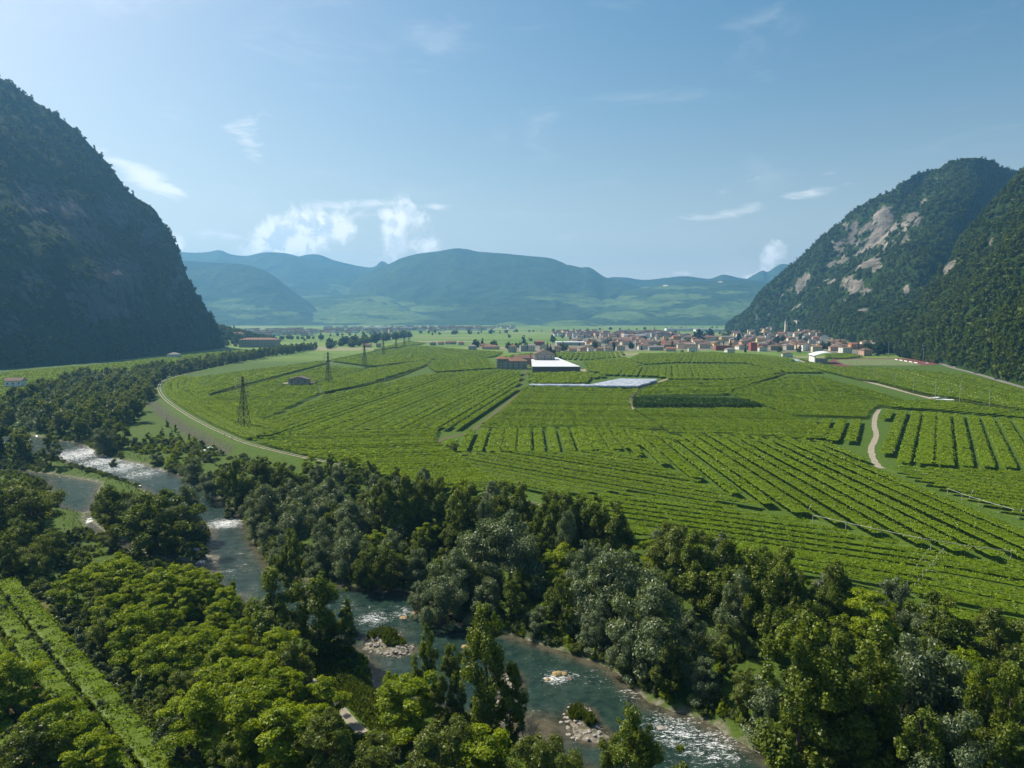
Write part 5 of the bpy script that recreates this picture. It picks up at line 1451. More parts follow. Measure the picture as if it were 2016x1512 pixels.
# ---- the big wood beyond the upper rapids: largest trees as things, the rest one mass
P5, b5 = inpoly([(-260, 900), (-60, 905), (30, 915), (108, 903), (150, 868), (240, 842), (258, 822), (292, 800), (303, 775), (308, 762), (318, 750), (345, 741), (400, 730), (520, 709), (622, 691), (600, 690), (500, 706), (450, 713), (350, 730), (292, 740), (207, 757), (162, 754), (100, 778), (68, 794), (0, 818), (-260, 880)])
pts = fill_world(lambda X, Y: (sdist(P5, X, Y) < 0) & off_water(X, Y, 3), b5, 8.6, 9000)
order = np.argsort(np.hypot(pts[:, 0], pts[:, 1]))
pts = pts[order]
WOODK = ['poplar_mid', 'alder_mid', 'oleaster_mid', 'oleaster_mid', 'willow_mid', 'oleaster_mid', 'poplar_mid']
WLAB = {'poplar_mid': 'upright tree in the broad wood beyond the rapids', 'alder_mid': 'dark round tree in the broad wood beyond the rapids', 'oleaster_mid': 'dull olive tree in the broad wood beyond the rapids', 'willow_mid': 'grey willow in the broad wood beyond the rapids'}
NW = 190
for i, (x, y) in enumerate(pts[:NW]):
    k = WOODK[rngt.randrange(7)]
    plant(k, x, y, 11.5 + 5.5 * rngf.random(), WLAB[k] + ' ' + zone(x, y, WOODZ), 'trees of the broad wood beyond the rapids')
rest = pts[NW:]
R3 = np.column_stack((rest, gz(rest[:, 0], rest[:, 1])))
sel = rngf.integers(0, 3, len(R3))
for j, k in enumerate(('alder_mid', 'oleaster_mid', 'poplar_mid')):
    q = R3[sel == j]
    stuff('woodland', q, k, .72 if j < 2 else .6, 1.08 if j < 2 else .85, {'alder_mid': 'far dark part of the wood that follows the dyke into the distance', 'oleaster_mid': 'far dull olive part of the wood that follows the dyke into the distance', 'poplar_mid': 'far pointed part of the wood that follows the dyke into the distance'}[k], rngf)
# ---- undergrowth: low leafy mass on the wooded banks
def undergrowth():
    X = -260 + 460 * rngf.random(26000); Y = 50 + 330 * rngf.random(26000)
    ok = (sdist(CORR, X, Y) < -8) & off_water(X, Y, .6) & (sdist(lawn, X, Y) > 0)
    near = np.array([G(*p, -2.4) for p in [(240, 905), (255, 830), (300, 812), (440, 868), (480, 890), (440, 905), (330, 915)]])
    bar = np.array([G(*p, -3) for p in [(100, 1000), (175, 1005), (170, 1045), (90, 1060)]])
    bar2 = np.array([G(*p, -3) for p in [(115, 905), (150, 925), (300, 965), (300, 985), (150, 945), (90, 935)]])
    terr = np.array([G(*p, -1) for p in [(-160, 1150), (20, 1140), (330, 1480), (380, 1560), (200, 1640), (-100, 1400)]])
    for pl in (near, bar, bar2, terr): ok &= sdist(pl, X, Y) > 1
    path = np.array([G(*p) for p in [(520, 1270), (560, 1290), (620, 1322), (660, 1360), (690, 1392), (715, 1415)]])
    ok &= sdist(path, X, Y, False) > 2.5
    X, Y = X[ok], Y[ok]
    n = len(X)
    # thin out by a noise so that clearings stay
    P = np.stack((X, Y, np.zeros(n)), 1)
    keep = vnoise(P, 16, 3) > -.12
    P = P[keep][:10000]; P[:, 2] = gz(P[:, 0], P[:, 1]) - .15
    X = -240 + 400 * rngf.random(60000); Y = 45 + 330 * rngf.random(60000)
    sr = np.minimum(sdist(RIVER, X, Y), sdist(POOL, X, Y)); ok = (sr > .3) & (sr < 4.5) & (sdist(CORR, X, Y) < -8)
    for pl in (near, bar, bar2, lawn): ok &= sdist(pl, X, Y) > .5
    Q = np.column_stack((X[ok], Y[ok], gz(X[ok], Y[ok]) - .1))[:2600]
    P = np.concatenate((P, Q))
    # weeds that have overgrown the terrace vines
    tp = np.array([G(*p) for p in [(-140, 1140), (20, 1135), (120, 1225), (340, 1470), (420, 1600), (100, 1680), (-140, 1450)]])
    X = tp[:, 0].min() + np.ptp(tp[:, 0]) * rngf.random(4000); Y = tp[:, 1].min() + np.ptp(tp[:, 1]) * rngf.random(4000)
    ok = sdist(tp, X, Y) < 0
    P = np.concatenate((P, np.column_stack((X[ok], Y[ok], gz(X[ok], Y[ok]) + .1 + 1.2 * rngf.random(ok.sum()) ** 2))[:1100]))
    stuff('undergrowth', P, 'shrub', .18, .55, 'low leafy undergrowth covering the wooded river banks', rngf, pick=lambda m: rngf.choice([0, 1, 2, 2], m))
undergrowth()
# ================================================================= buildings
WALLC = {'cream': (.62, .55, .42), 'white': (.72, .7, .66), 'pink': (.58, .36, .28), 'yellow': (.66, .48, .2), 'orange': (.6, .3, .12), 'grey': (.4, .39, .37), 'red': (.36, .1, .075), 'stone': (.33, .29, .23), 'salmon': (.6, .42, .3)}
WMAT = {k: plain('plaster_' + k, v, .9, .12, .6) for k, v in WALLC.items()}
ROOFC = {'brown': (.14, .09, .065), 'red': (.24, .1, .065), 'rust': (.19, .1, .065), 'grey': (.19, .175, .16), 'dark': (.1, .08, .07), 'metal': (.6, .63, .66)}
RMAT = {k: plain('roof_' + k, v, .9 if k != 'metal' else .45, .3, 1.2) for k, v in ROOFC.items()}
GLASS = plain('window_glass', (.025, .03, .035), .15, .2, 1, .6)
SHUT = plain('shutter', (.09, .1, .07), .7, .2)
WHITE_PAINT = plain('white_paint', (.78, .78, .76), .6, .06)
CONCRETE = plain('concrete', (.36, .35, .33), .9, .15, .8)
METAL_GREY = plain('galvanised', (.33, .34, .34), .55, .15, 2, .4, .3)
PYLON_M = plain('pylon_steel', (.07, .062, .04), .75, .2, 2, .2)
WIN = MB().box((0, 0, 0), (1.1, .12, 1.5)).mesh('window', GLASS)
SHM = MB().box((0, 0, 0), (.5, .06, 1.6)).mesh('shutter', SHUT)
CHIM = MB().box((0, 0, .6), (.7, .7, 2.2)).mesh('chimney', WMAT['stone'])
def house_parts(o, w, d, h, wall, roof, style='gable', rise=None, eave=.6, windows=0, chimney=False, along='x', seed=0):
    rr = random.Random(seed)
    mb = MB()
    rise = rise if rise is not None else min(w, d) * .22
    hx, hy = w / 2, d / 2
    v = [(-hx, -hy, -1), (hx, -hy, -1), (hx, hy, -1), (-hx, hy, -1), (-hx, -hy, h), (hx, -hy, h), (hx, hy, h), (-hx, hy, h)]
    f = [(0, 1, 5, 4), (1, 2, 6, 5), (2, 3, 7, 6), (3, 0, 4, 7), (4, 5, 6, 7)]
    if style == 'gable':
        if along == 'x':
            v += [(-hx, 0, h + rise), (hx, 0, h + rise)]; f += [(4, 7, 8), (5, 9, 6)]
        else:
            v += [(0, -hy, h + rise), (0, hy, h + rise)]; f += [(4, 8, 5), (6, 9, 7)]
    me = bpy.data.meshes.new('wall'); me.from_pydata(v, [], f); me.materials.append(WMAT[wall]); me.update()
    mobj('wall', me, o)
    ex, ey = hx + eave, hy + eave
    t = .28; lo = h - eave * rise / (hy if along == 'x' else hx) + .12
    if style == 'flat':
        r = MB().box((0, 0, h + .2), (w + .6, d + .6, .5))
        ro = mobj('roof', r.mesh('roof', RMAT[roof]), o)
    else:
        if style == 'gable' and along == 'x':
            top = [(-ex, -ey, lo), (ex, -ey, lo), (ex, ey, lo), (-ex, ey, lo), (-ex, 0, h + rise + .12), (ex, 0, h + rise + .12)]
            fs = [(0, 1, 5, 4), (2, 3, 4, 5)]
        elif style == 'gable':
            top = [(-ex, -ey, lo), (ex, -ey, lo), (ex, ey, lo), (-ex, ey, lo), (0, -ey, h + rise + .12), (0, ey, h + rise + .12)]
            fs = [(1, 2, 5, 4), (3, 0, 4, 5)]
        else:
            k = min(hx, hy)
            if w >= d: a, b = (-(hx - k * .95), 0), (hx - k * .95, 0)
            else: a, b = (0, -(hy - k * .95)), (0, hy - k * .95)
            top = [(-ex, -ey, lo), (ex, -ey, lo), (ex, ey, lo), (-ex, ey, lo), (*a, h + rise + .12), (*b, h + rise + .12)]
            fs = [(0, 1, 5, 4), (1, 2, 5), (2, 3, 4, 5), (3, 0, 4)] if w >= d else [(0, 1, 4), (1, 2, 5, 4), (2, 3, 5), (3, 0, 4, 5)]
        m = len(top); vv = top + [(x, y, z + t) for x, y, z in top]
        ff = [q[::-1] for q in fs] + [tuple(i + m for i in q) for q in fs] + [(i, (i + 1) % 4, (i + 1) % 4 + m, i + m) for i in range(4)]
        me = bpy.data.meshes.new('roof'); me.from_pydata(vv, [], ff); me.materials.append(RMAT[roof]); me.update()
        ro = mobj('roof', me, o)
    if chimney:
        mobj('chimney', CHIM, ro, (w * .2, d * .12, h + rise * .55))
    if windows:
        fl = max(1, int(h / 3))
        for side in ('front', 'west'):
            L = w if side == 'front' else d
            nw = max(1, min(windows, int(L / 3.2)))
            for k in range(fl):
                for i in range(nw):
                    u = (i + .5) / nw * L - L / 2; z = 1.7 + k * 3.0
                    if z + .8 > h: continue
                    if side == 'front': mobj('window', WIN, o, (u, -hy - .02, z))
                    else: mobj('window', WIN, o, (-hx - .02, u, z), math.pi / 2)
    return o
def house(x, y, w, d, h, wall, roof, label, rz=0.0, group=None, name='house', cat='house', **k):
    o = empty(name, (x, y, gz1(x, y)), rz)
    tag(o, label, cat, group)
    return house_parts(o, w, d, h, wall, roof, seed=int(abs(x * 7 + y)), **k)
HOUSE_XY = []
def house_px(px, base, w, d, h, wall, roof, label, rz=0.0, **k):
    """base: photo y of the foot of its front wall"""
    p = G(px, base)
    HOUSE_XY.append((p[0], p[1] + d / 2, max(w, d) / 2))
    return house(p[0], p[1] + d / 2, w, d, h, wall, roof, label, rz, **k)
# --- lone buildings on the plain
farm = house_px(586, 762, 17, 11, 6.4, 'stone', 'dark', 'lone stone farmhouse with dark roof among the left vineyards', .12, along='y', windows=3)
mobj('side_annex', MB().box((0, 0, 1.6), (6, 8, 3.2)).mesh('side_annex', WMAT['stone']), farm, (-10.5, -1, 0))
house_px(613, 759, 5.5, 3.5, 2.2, 'stone', 'dark', 'tiny dark shed right beside the lone stone farmhouse', name='shed', cat='shed')
house_px(340, 706, 15, 11, 6, 'white', 'grey', 'pale house with hipped grey roof at the edge of the western wood', style='hip', windows=3)
h = house_px(24, 766, 13, 9, 7, 'white', 'brown', 'weathered white farmhouse at the left edge behind the wood', .2, windows=3, chimney=True)
house_px(507, 684, 74, 26, 15, 'stone', 'rust', 'long three storey building with red roof beyond the western cliff', .0, style='hip', rise=3.5, windows=14, name='institute', cat='building')
house_px(466, 676, 26, 14, 6, 'salmon', 'red', 'low red roofed house left of the long three storey building', style='hip')
house_px(722, 684, 16, 10, 5, 'salmon', 'rust', 'low farm building by the far tree clump', windows=2)
house_px(745, 684, 9, 8, 6, 'stone', 'dark', 'dark barn beside the far tree clump', name='barn', cat='barn')
# --- winery
def winery():
    Z = 6.0
    red = house_px(988, 727, 12, 12, 12, 'stone', 'red', 'tall red roofed wing at the left end of the winery', style='hip', windows=2)
    house_px(1010, 727, 32, 16, 9.5, 'stone', 'rust', 'long brown roofed wing of the winery', .05, style='hip', windows=5)
    house_px(1038, 717, 34, 15, 8, 'stone', 'brown', 'low rear wing of the winery with brown roof', style='gable')
    house_px(1072, 719, 26, 22, 13.5, 'stone', 'brown', 'tall gabled main block of the winery', .0, along='y', rise=6, windows=3)
    c = [G(1048, 733, 0), G(1142, 733, 0), G(1096, 713, 0), G(1046, 716, 0)]
    c = [np.array(q) for q in c]
    m = np.mean(c, 0)
    o = empty('warehouse', (m[0], m[1], 0)); tag(o, 'low warehouse with huge white flat roof beside the winery', 'warehouse')
    v = [(*(q - m), z) for z in (-.5, 6.0) for q in c]
    me = bpy.data.meshes.new('wall'); me.from_pydata(v, [], [(0, 1, 5, 4), (1, 2, 6, 5), (2, 3, 7, 6), (3, 0, 4, 7)]); me.materials.append(plain('dark_cladding', (.14, .1, .09), .8)); mobj('wall', me, o)
    v = [(*((q - m) * 1.012), z) for z in (6.02, 6.5) for q in c]
    me = bpy.data.meshes.new('roof'); me.from_pydata(v, [], [(3, 2, 1, 0), (4, 5, 6, 7), (0, 1, 5, 4), (1, 2, 6, 5), (2, 3, 7, 6), (3, 0, 4, 7)]); me.materials.append(plain('pale_roofing', (.5, .51, .53), .7, .08, .2))
    ro = mobj('roof', me, o)
    sk = MB().box((0, 0, .5), (1.6, 1.2, 1.0)).mesh('skylight', METAL_GREY)
    for i in range(9):
        q = (c[3] + (c[2] - c[3]) * (.12 + .08 * i) - m) * .92 - np.array((0, 3))
        mobj('skylight', sk, ro, (q[0], q[1], 6.5))
    yard = [G(*p, 0) for p in [(1140, 734), (1142, 728), (1152, 726), (1155, 731), (1150, 736)]]
    me = bpy.data.meshes.new('yard'); me.from_pydata([(*q, .08) for q in yard], [], [tuple(range(5))[::-1]]); me.materials.append(T_PALE)
    tag(mobj('yard', me), 'pale gravel yard at the corner of the white roofed warehouse', kind='structure')
    # chimney
    p = G(1044, 722); o = empty('chimney_stack', (p[0], p[1], 0)); tag(o, 'slim brick chimney standing behind the winery roofs', 'chimney')
    MB().bar((0, 0, 0), (0, 0, 17), .8, .55, 8).build('shaft', WMAT['red'], o); MB().bar((0, 0, 17), (0, 0, 17.8), .8, .8, 8).build('cap', CONCRETE, o)
    p = G(1086, 708); plant('broad_mid', p[0], p[1] + 22, 17, 'dark tree rising behind the tall gabled winery block', None, 1.2)
    p = G(1103, 712); plant('broad_mid', p[0], p[1], 8, 'small round tree at the back edge of the white warehouse roof', None, .9)
winery()
# --- plastic covered rows
def tunnels():
    film, nt, out = new_mat('plastic_film'); t = NT(nt)
    f = t.noise(.25, 6, .7)
    c = t.mix(t.ramp(f, .35, .7), (.22, .26, .31), (.52, .55, .58))
    nt.links.new(t.bsdf(c, .35, t.bump(t.noise(1.2, 4, .6), .4, .3), .5), out.inputs[0])
    a = G(1042, 764); b = G(1263, 766); e = G(1300, 752)
    d = (b - a) / np.linalg.norm(b - a); n = np.array((-d[1], d[0])); side = (e - b)
    o = empty('film_tunnel', (a[0], a[1], 0)); tag(o, 'white plastic film tunnels covering a block of rows in the middle vineyards', 'greenhouse')
    K = 15; wid = (side @ n) / K; skew = (side @ d) / K
    Lf = np.linalg.norm(b - a)
    posts = MB().bar((0, 0, 0), (0, 0, 2.6), .09, n=4).mesh('post', METAL_GREY)
    for i in range(K):
        s0 = 0 if i < 2 else Lf * .52 + (skew * i) * .35
        x0, x1 = s0 + skew * i, Lf + skew * i
        nseg = 9; xs = np.arange(x0, x1, 3.0)
        if len(xs) < 2: continue
        rng = np.random.default_rng(i)
        V = []
        for x in xs:
            for j in range(nseg):
                th = math.pi * j / (nseg - 1)
                y = wid * (i + .5) - math.cos(th) * wid * .49
                z = 1.9 + math.sin(th) * 1.3 + rng.normal(0, .06) if j not in (0, nseg - 1) else 1.3
                q = d * x + n * y
                V.append((q[0], q[1], z))
        idx = np.arange(len(V)).reshape(len(xs), nseg)
        Q = np.stack((idx[:-1, :-1], idx[1:, :-1], idx[1:, 1:], idx[:-1, 1:]), -1).reshape(-1, 4)
        mobj('tunnel', mesh_np('tunnel', np.array(V), Q, film, False), o)
        q = d * x1 + n * wid * i; mobj('post', posts, o, (q[0], q[1], 0))
    for x in np.arange(0, Lf, 9.5):
        q = d * x - n * .2; mobj('post', posts, o, (q[0], q[1], 0))
tunnels()
# --- sports ground
def sports():
    def sheet(name, pxs, z, mat, label, parent=None):
        p = [G(*q, z) for q in pxs]
        me = bpy.data.meshes.new(name); me.from_pydata([(*q, z) for q in p], [], [tuple(range(len(p)))]); me.materials.append(mat)
        o = mobj(name, me, parent)
        return tag(o, label, kind='structure')
    sheet('running_track', [(1628, 716), (1660, 722), (1690, 719), (1830, 719), (1848, 717), (1812, 708), (1768, 705), (1640, 706)], .10, plain('red_track', (.12, .04, .032), .9), 'dark red running surface around the football pitch')
    sheet('football_pitch', [(1664, 718), (1684, 719.5), (1815, 719.5), (1800, 714), (1760, 706.5), (1655, 707.5), (1645, 710)], .16, plain('turf', (.11, .14, .05), .95, .15, .1), 'dull green football pitch beside the grandstand')
    # grandstand
    p = G(1618, 716); o = empty('grandstand', (p[0], p[1], 0), math.radians(-12)); tag(o, 'white grandstand with curved metal roof at the sports ground', 'grandstand')
    MB().box((-9, 16, 4.5), (1.2, 38, 11)).build('back_wall', WHITE_PAINT, o)
    for k in range(6): MB().box((-9.75, -1 + k * 7, 4.6), (.3, .6, 11)).build('pilaster', CONCRETE, o)
    MB().box((-1, -2.6, 3.2), (15, .8, 7.5)).build('end_wall', WMAT['stone'], o)
    for k in range(6): MB().box((-6 + k * 2.2, 16, 2.6 - k * .42), (2.2, 36, .5)).build('terrace_step', CONCRETE, o)
    v, f = [], []
    for j in range(9):
        a = j / 8; x = -11 + a * 22; z = 10.2 + math.sin(a * math.pi * .62) * 4.2
        v += [(x, -5, z), (x, 37, z), (x, -5, z + .35), (x, 37, z + .35)]
    for j in range(8):
        b = j * 4; f += [(b + 2, b + 6, b + 7, b + 3), (b, b + 1, b + 5, b + 4), (b, b + 4, b + 6, b + 2), (b + 1, b + 3, b + 7, b + 5)]
    me = bpy.data.meshes.new('roof'); me.from_pydata(v, [], f); me.materials.append(RMAT['metal']); mobj('roof', me, o)
    # light masts
    mast = MB().bar((0, 0, 0), (0, 0, 24), .28, .16, 6).mesh('pole', METAL_GREY); head = MB().box((0, 0, 24.3), (3.2, .5, 1.4)).mesh('lamp_head', METAL_GREY)
    for px, py, lab in ((1640, 709, 'floodlight mast rising behind the grandstand roof'), (1687, 719, 'floodlight mast at the near long side of the pitch'), (1749, 707, 'floodlight mast with wide head at the far corner of the pitch'), (1817, 718, 'floodlight mast beside the dark clipped trees')):
        q = G(px, py); o = empty('floodlight_mast', (q[0], q[1], gz1(*q))); tag(o, lab, 'floodlight', 'floodlight masts of the sports ground'); mobj('pole', mast, o); mobj('lamp_head', head, o)
    # white hoardings
    a, b = G(1760, 708), G(1808, 716)
    ang = math.atan2(b[1] - a[1], b[0] - a[0])
    bd = MB().box((0, 0, .6), (11, .12, 1.1)).mesh('hoarding', WHITE_PAINT)
    for i in range(5):
        q = a + (b - a) * (i + .5) / 5; o = mobj('hoarding', bd, None, (q[0], q[1], .16), ang); tag(o, ['white advertising board nearest the far goal', 'second white advertising board along the track', 'middle white advertising board along the track', 'fourth white advertising board along the track', 'white advertising board nearest the clipped trees'][i], 'hoarding', 'boards along the running track')
    gp = MB(); 
    for s in (-3.6, 3.6): gp.bar((s, 0, 0), (s, 0, 2.4), .07)
    gp.bar((-3.6, 0, 2.4), (3.6, 0, 2.4), .07); gm = gp.mesh('goal', WHITE_PAINT)
    for px, py, lab in ((1738, 717.5, 'white goal on the football pitch nearest the masts'), (1790, 717, 'white goal on the football pitch nearest the boards')):
        q = G(px, py); tag(mobj('goal', gm, None, (q[0], q[1], .16)), lab, 'goal')
    # pale blue fence by the field corner
    a, b = G(1548, 706), G(1572, 712); blue = plain('blue_paint', (.25, .45, .55), .6)
    o = empty('metal_fence', (a[0], a[1], 0)); tag(o, 'pale blue metal fence at the corner of the vineyard near the stand', 'fence')
    k = 7
    for i in range(k + 1):
        q = (b - a) * i / k; MB().box((q[0], q[1], 1.3), (.25, .25, 2.6)).build('post', WHITE_PAINT, o)
        if i < k:
            q2 = (b - a) * (i + .5) / k; L = np.linalg.norm(b - a) / k
            MB().box((q2[0], q2[1], 1.3), (L * .9, .08, 1.8), math.atan2((b - a)[1], (b - a)[0])).build('panel', blue, o)
sports()
# --- village front: individually recognisable buildings
FRONT = [
    (930, 689, 16, 12, 8, 'grey', 'grey', 'grey house with lean-to standing alone left of the tree group', 'hip', 2), (966, 688, 34, 16, 6, 'salmon', 'rust', 'wide low house with stepped red roof before the village', 'hip', 5), (955, 686, 18, 12, 8, 'salmon', 'rust', 'red roofed house behind the wide low house', 'hip', 3),
    (908, 679, 14, 10, 6, 'pink', 'red', 'pink roofed house of the far left group, nearest the trees', 'hip', 2), (893, 678, 12, 10, 6, 'grey', 'rust', 'dark house of the far left group, second', 'gable', 2), (882, 678, 14, 10, 6.5, 'salmon', 'red', 'red roofed house of the far left group, third', 'hip', 2), (868, 679, 13, 10, 6, 'pink', 'rust', 'pink house of the far left group, fourth', 'gable', 2), (852, 680, 13, 11, 6, 'stone', 'dark', 'dark house at the outer end of the far left group', 'hip', 2),
    (1009, 694, 15, 13, 12, 'grey', 'rust', 'tall grey house with rust roof at the village corner', 'hip', 3), (1030, 692, 13, 12, 12, 'grey', 'grey', 'grey apartment block beside the tall rust roofed house', 'flat', 3), (1047, 692, 14, 12, 12, 'cream', 'grey', 'cream apartment block in the row above the striped vines', 'gable', 3),
    (1070, 692, 13, 12, 12, 'cream', 'brown', 'brown roofed apartment block in the row above the striped vines', 'gable', 3), (1098, 694, 13, 12, 11, 'pink', 'brown', 'pink walled block at the end of the striped vines', 'hip', 3), (1062, 680, 24, 14, 9, 'red', 'red', 'long red roofed house rising behind the apartment row', 'hip', 4),
    (1128, 693, 16, 12, 6, 'salmon', 'rust', 'low house at the start of the village front', 'gable', 3), (1148, 693, 14, 11, 7, 'pink', 'rust', 'pink gabled house in the village front', 'gable', 2), (1163, 694, 11, 10, 9, 'white', 'brown', 'narrow white house in the village front', 'gable', 2), (1182, 693, 15, 11, 7, 'salmon', 'rust', 'salmon house right of the narrow white house', 'hip', 3),
    (1200, 692, 16, 11, 7, 'cream', 'brown', 'cream house with brown roof in the village front', 'hip', 3), (1222, 690, 18, 12, 8, 'cream', 'rust', 'long cream house behind the village front cypress', 'gable', 4), (1266, 688, 20, 13, 8, 'white', 'brown', 'white house above the lane mouth', 'hip', 4), (1271, 681, 19, 14, 11, 'yellow', 'brown', 'yellow house with red lower wall behind the white one', 'hip', 4),
    (1292, 690, 30, 13, 7, 'grey', 'grey', 'long grey house at the vineyard edge', 'hip', 6), (1316, 686, 24, 13, 8, 'stone', 'rust', 'stone house with rust roof behind the long grey house', 'hip', 4), (1322, 692, 20, 12, 6, 'salmon', 'red', 'low salmon house with bright red roof', 'gable', 3), (1365, 692, 18, 12, 7, 'white', 'brown', 'white house with brown roof at the vineyard edge', 'gable', 4),
    (1388, 686, 24, 13, 9, 'cream', 'brown', 'broad cream house behind the dark garden trees', 'hip', 5), (1425, 690, 34, 14, 10, 'red', 'rust', 'long dark red walled house', 'flat', 7), (1438, 696, 16, 12, 8, 'white', 'grey', 'white villa with garden at the vineyard edge', 'hip', 3),
    (1484, 691, 13, 14, 17, 'red', 'red', 'tall brick red apartment tower', 'flat', 3), (1500, 690, 15, 12, 11, 'red', 'rust', 'brick red block joined to the tall tower', 'flat', 3), (1503, 692, 16, 12, 8, 'white', 'rust', 'white house with steep gable right of the brick tower', 'gable', 3),
    (1528, 690, 26, 13, 9, 'stone', 'brown', 'long brown roofed house behind the last vines', 'hip', 5), (1555, 689, 18, 12, 9, 'grey', 'brown', 'grey house behind the last vines', 'hip', 3), (1590, 691, 18, 12, 12, 'white', 'brown', 'white apartment house with stacked balconies', 'flat', 4), (1552, 704, 17, 12, 6, 'white', 'rust', 'chalet standing alone in the vines', 'gable', 3),
    (1610, 693, 18, 14, 10, 'cream', 'rust', 'cream gabled house behind the grandstand', 'gable', 3), (1647, 691, 24, 13, 8, 'salmon', 'rust', 'salmon house with broad roof above the stand', 'hip', 4), (1667, 697, 20, 14, 12, 'white', 'grey', 'white three storey block above the pitch', 'flat', 4), (1659, 681, 22, 16, 11, 'yellow', 'brown', 'yellow house with pyramid roof', 'hip', 4),
    (1683, 688, 18, 14, 11, 'orange', 'red', 'orange house with red roof', 'gable', 3), (1697, 688, 20, 14, 11, 'orange', 'grey', 'orange apartment block with flat top', 'flat', 4), (1707, 701, 17, 14, 11, 'pink', 'brown', 'pink house half hidden by the dark trees', 'hip', 3), (1746, 690, 12, 11, 9, 'orange', 'red', 'small orange house among the trees at the slope foot', 'gable', 2),
    (1332, 671, 22, 16, 13, 'orange', 'red', 'square orange apartment block above the roofs', 'hip', 4), (1312, 670, 16, 14, 12, 'yellow', 'brown', 'yellow apartment block left of the orange one', 'flat', 3), (1357, 671, 26, 16, 12, 'cream', 'rust', 'cream and pink apartment block right of the orange one', 'hip', 5), (1395, 671, 40, 18, 11, 'cream', 'rust', 'long cream block beside the big dark trees', 'hip', 7),
    (1433, 672, 42, 16, 12, 'yellow', 'grey', 'long yellow walled block with grey roof', 'hip', 7), (1222, 658, 18, 14, 16, 'stone', 'grey', 'brown block tower on the far side of the village', 'flat', 3), (1275, 665, 20, 12, 14, 'white', 'metal', 'white block with ribbon balconies', 'flat', 3), (1286, 667, 14, 14, 18, 'grey', 'grey', 'grey concrete tower beside the white block', 'flat', 2),
    (1478, 659, 20, 14, 13, 'yellow', 'grey', 'yellow apartment block at the mountain foot', 'flat', 4), (1508, 661, 16, 14, 15, 'yellow', 'brown', 'tall pale yellow block at the mountain foot', 'flat', 3), (1523, 661, 18, 14, 14, 'stone', 'brown', 'brown block right of the tall pale yellow one', 'flat', 3), (1512, 671, 12, 10, 14, 'white', 'brown', 'white tower house in the old village', 'flat', 2),
]
for i, (px, by, w, d, hh, wall, roof, lab, st, nw) in enumerate(FRONT):
    house_px(px, by, w * .86, d * .86, hh * .86, wall, roof, lab, rngt.uniform(-.25, .25), style=st, windows=nw, chimney=st != 'flat', along='y' if (st == 'gable' and i % 2) else 'x')
bal = MB().box((0, 0, 0), (5, 1.2, 1.0)).mesh('balcony', WHITE_PAINT)
for o in list(bpy.data.objects):
    if o.get('label', '') in ('white apartment house with stacked balconies', 'white block with ribbon balconies'):
        for k in range(4): mobj('balcony', bal, o, (-3, -7.2, 2.6 + 3 * k if k else 2.6))
# church with campanile
def church():
    p = G(1585, 654); Y0 = p[1]
    q = at(1585, 656, 2150); x, y = q[0], q[1]; z = gz1(x, y)
    o = empty('church', (x, y, z)); tag(o, 'large pale church hall with long brown roof in the old village', 'church')
    house_parts(o, 62, 26, 17, 'cream', 'brown', style='hip', rise=7, windows=8)
    q = at(1585 - 38, 656, 2140); x, y = q[0], q[1]; z = gz1(x, y)
    o = empty('bell_tower', (x, y, z)); tag(o, 'slender bell tower with pointed top beside the church', 'tower')
    MB().box((0, 0, 15), (6.5, 6.5, 32)).build('shaft', WMAT['cream'], o)
    MB().box((0, 0, 31.4), (7.4, 7.4, .8)).build('cornice', WMAT['stone'], o)
    for dx, dy in ((0, -3.3), (-3.3, 0)): MB().box((dx, dy, 27), (2.2 if dx == 0 else .3, .3 if dx == 0 else 2.2, 4)).build('belfry_opening', GLASS, o)
    MB().add([(-3.5, -3.5, 31.8), (3.5, -3.5, 31.8), (3.5, 3.5, 31.8), (-3.5, 3.5, 31.8), (0, 0, 42)], [(0, 1, 4), (1, 2, 4), (2, 3, 4), (3, 0, 4)]).build('spire', RMAT['grey'], o)
    # chapel on the knoll
    q = at(1597, 622, 2230); x, y = q[0], q[1]; z = gz1(x, y)
    o = empty('chapel', (x, y, z)); tag(o, 'small chapel with grey spire on the wooded knoll above the village', 'chapel')
    house_parts(o, 10, 16, 9, 'white', 'grey', along='y', windows=1)
    MB().box((0, 3, 8), (5.2, 5.2, 18)).build('tower', WMAT['grey'], o)
    MB().add([(-3, 0, 17), (3, 0, 17), (3, 6, 17), (-3, 6, 17), (0, 3, 29)], [(0, 1, 4), (1, 2, 4), (2, 3, 4), (3, 0, 4)]).build('spire', RMAT['grey'], o)
church()
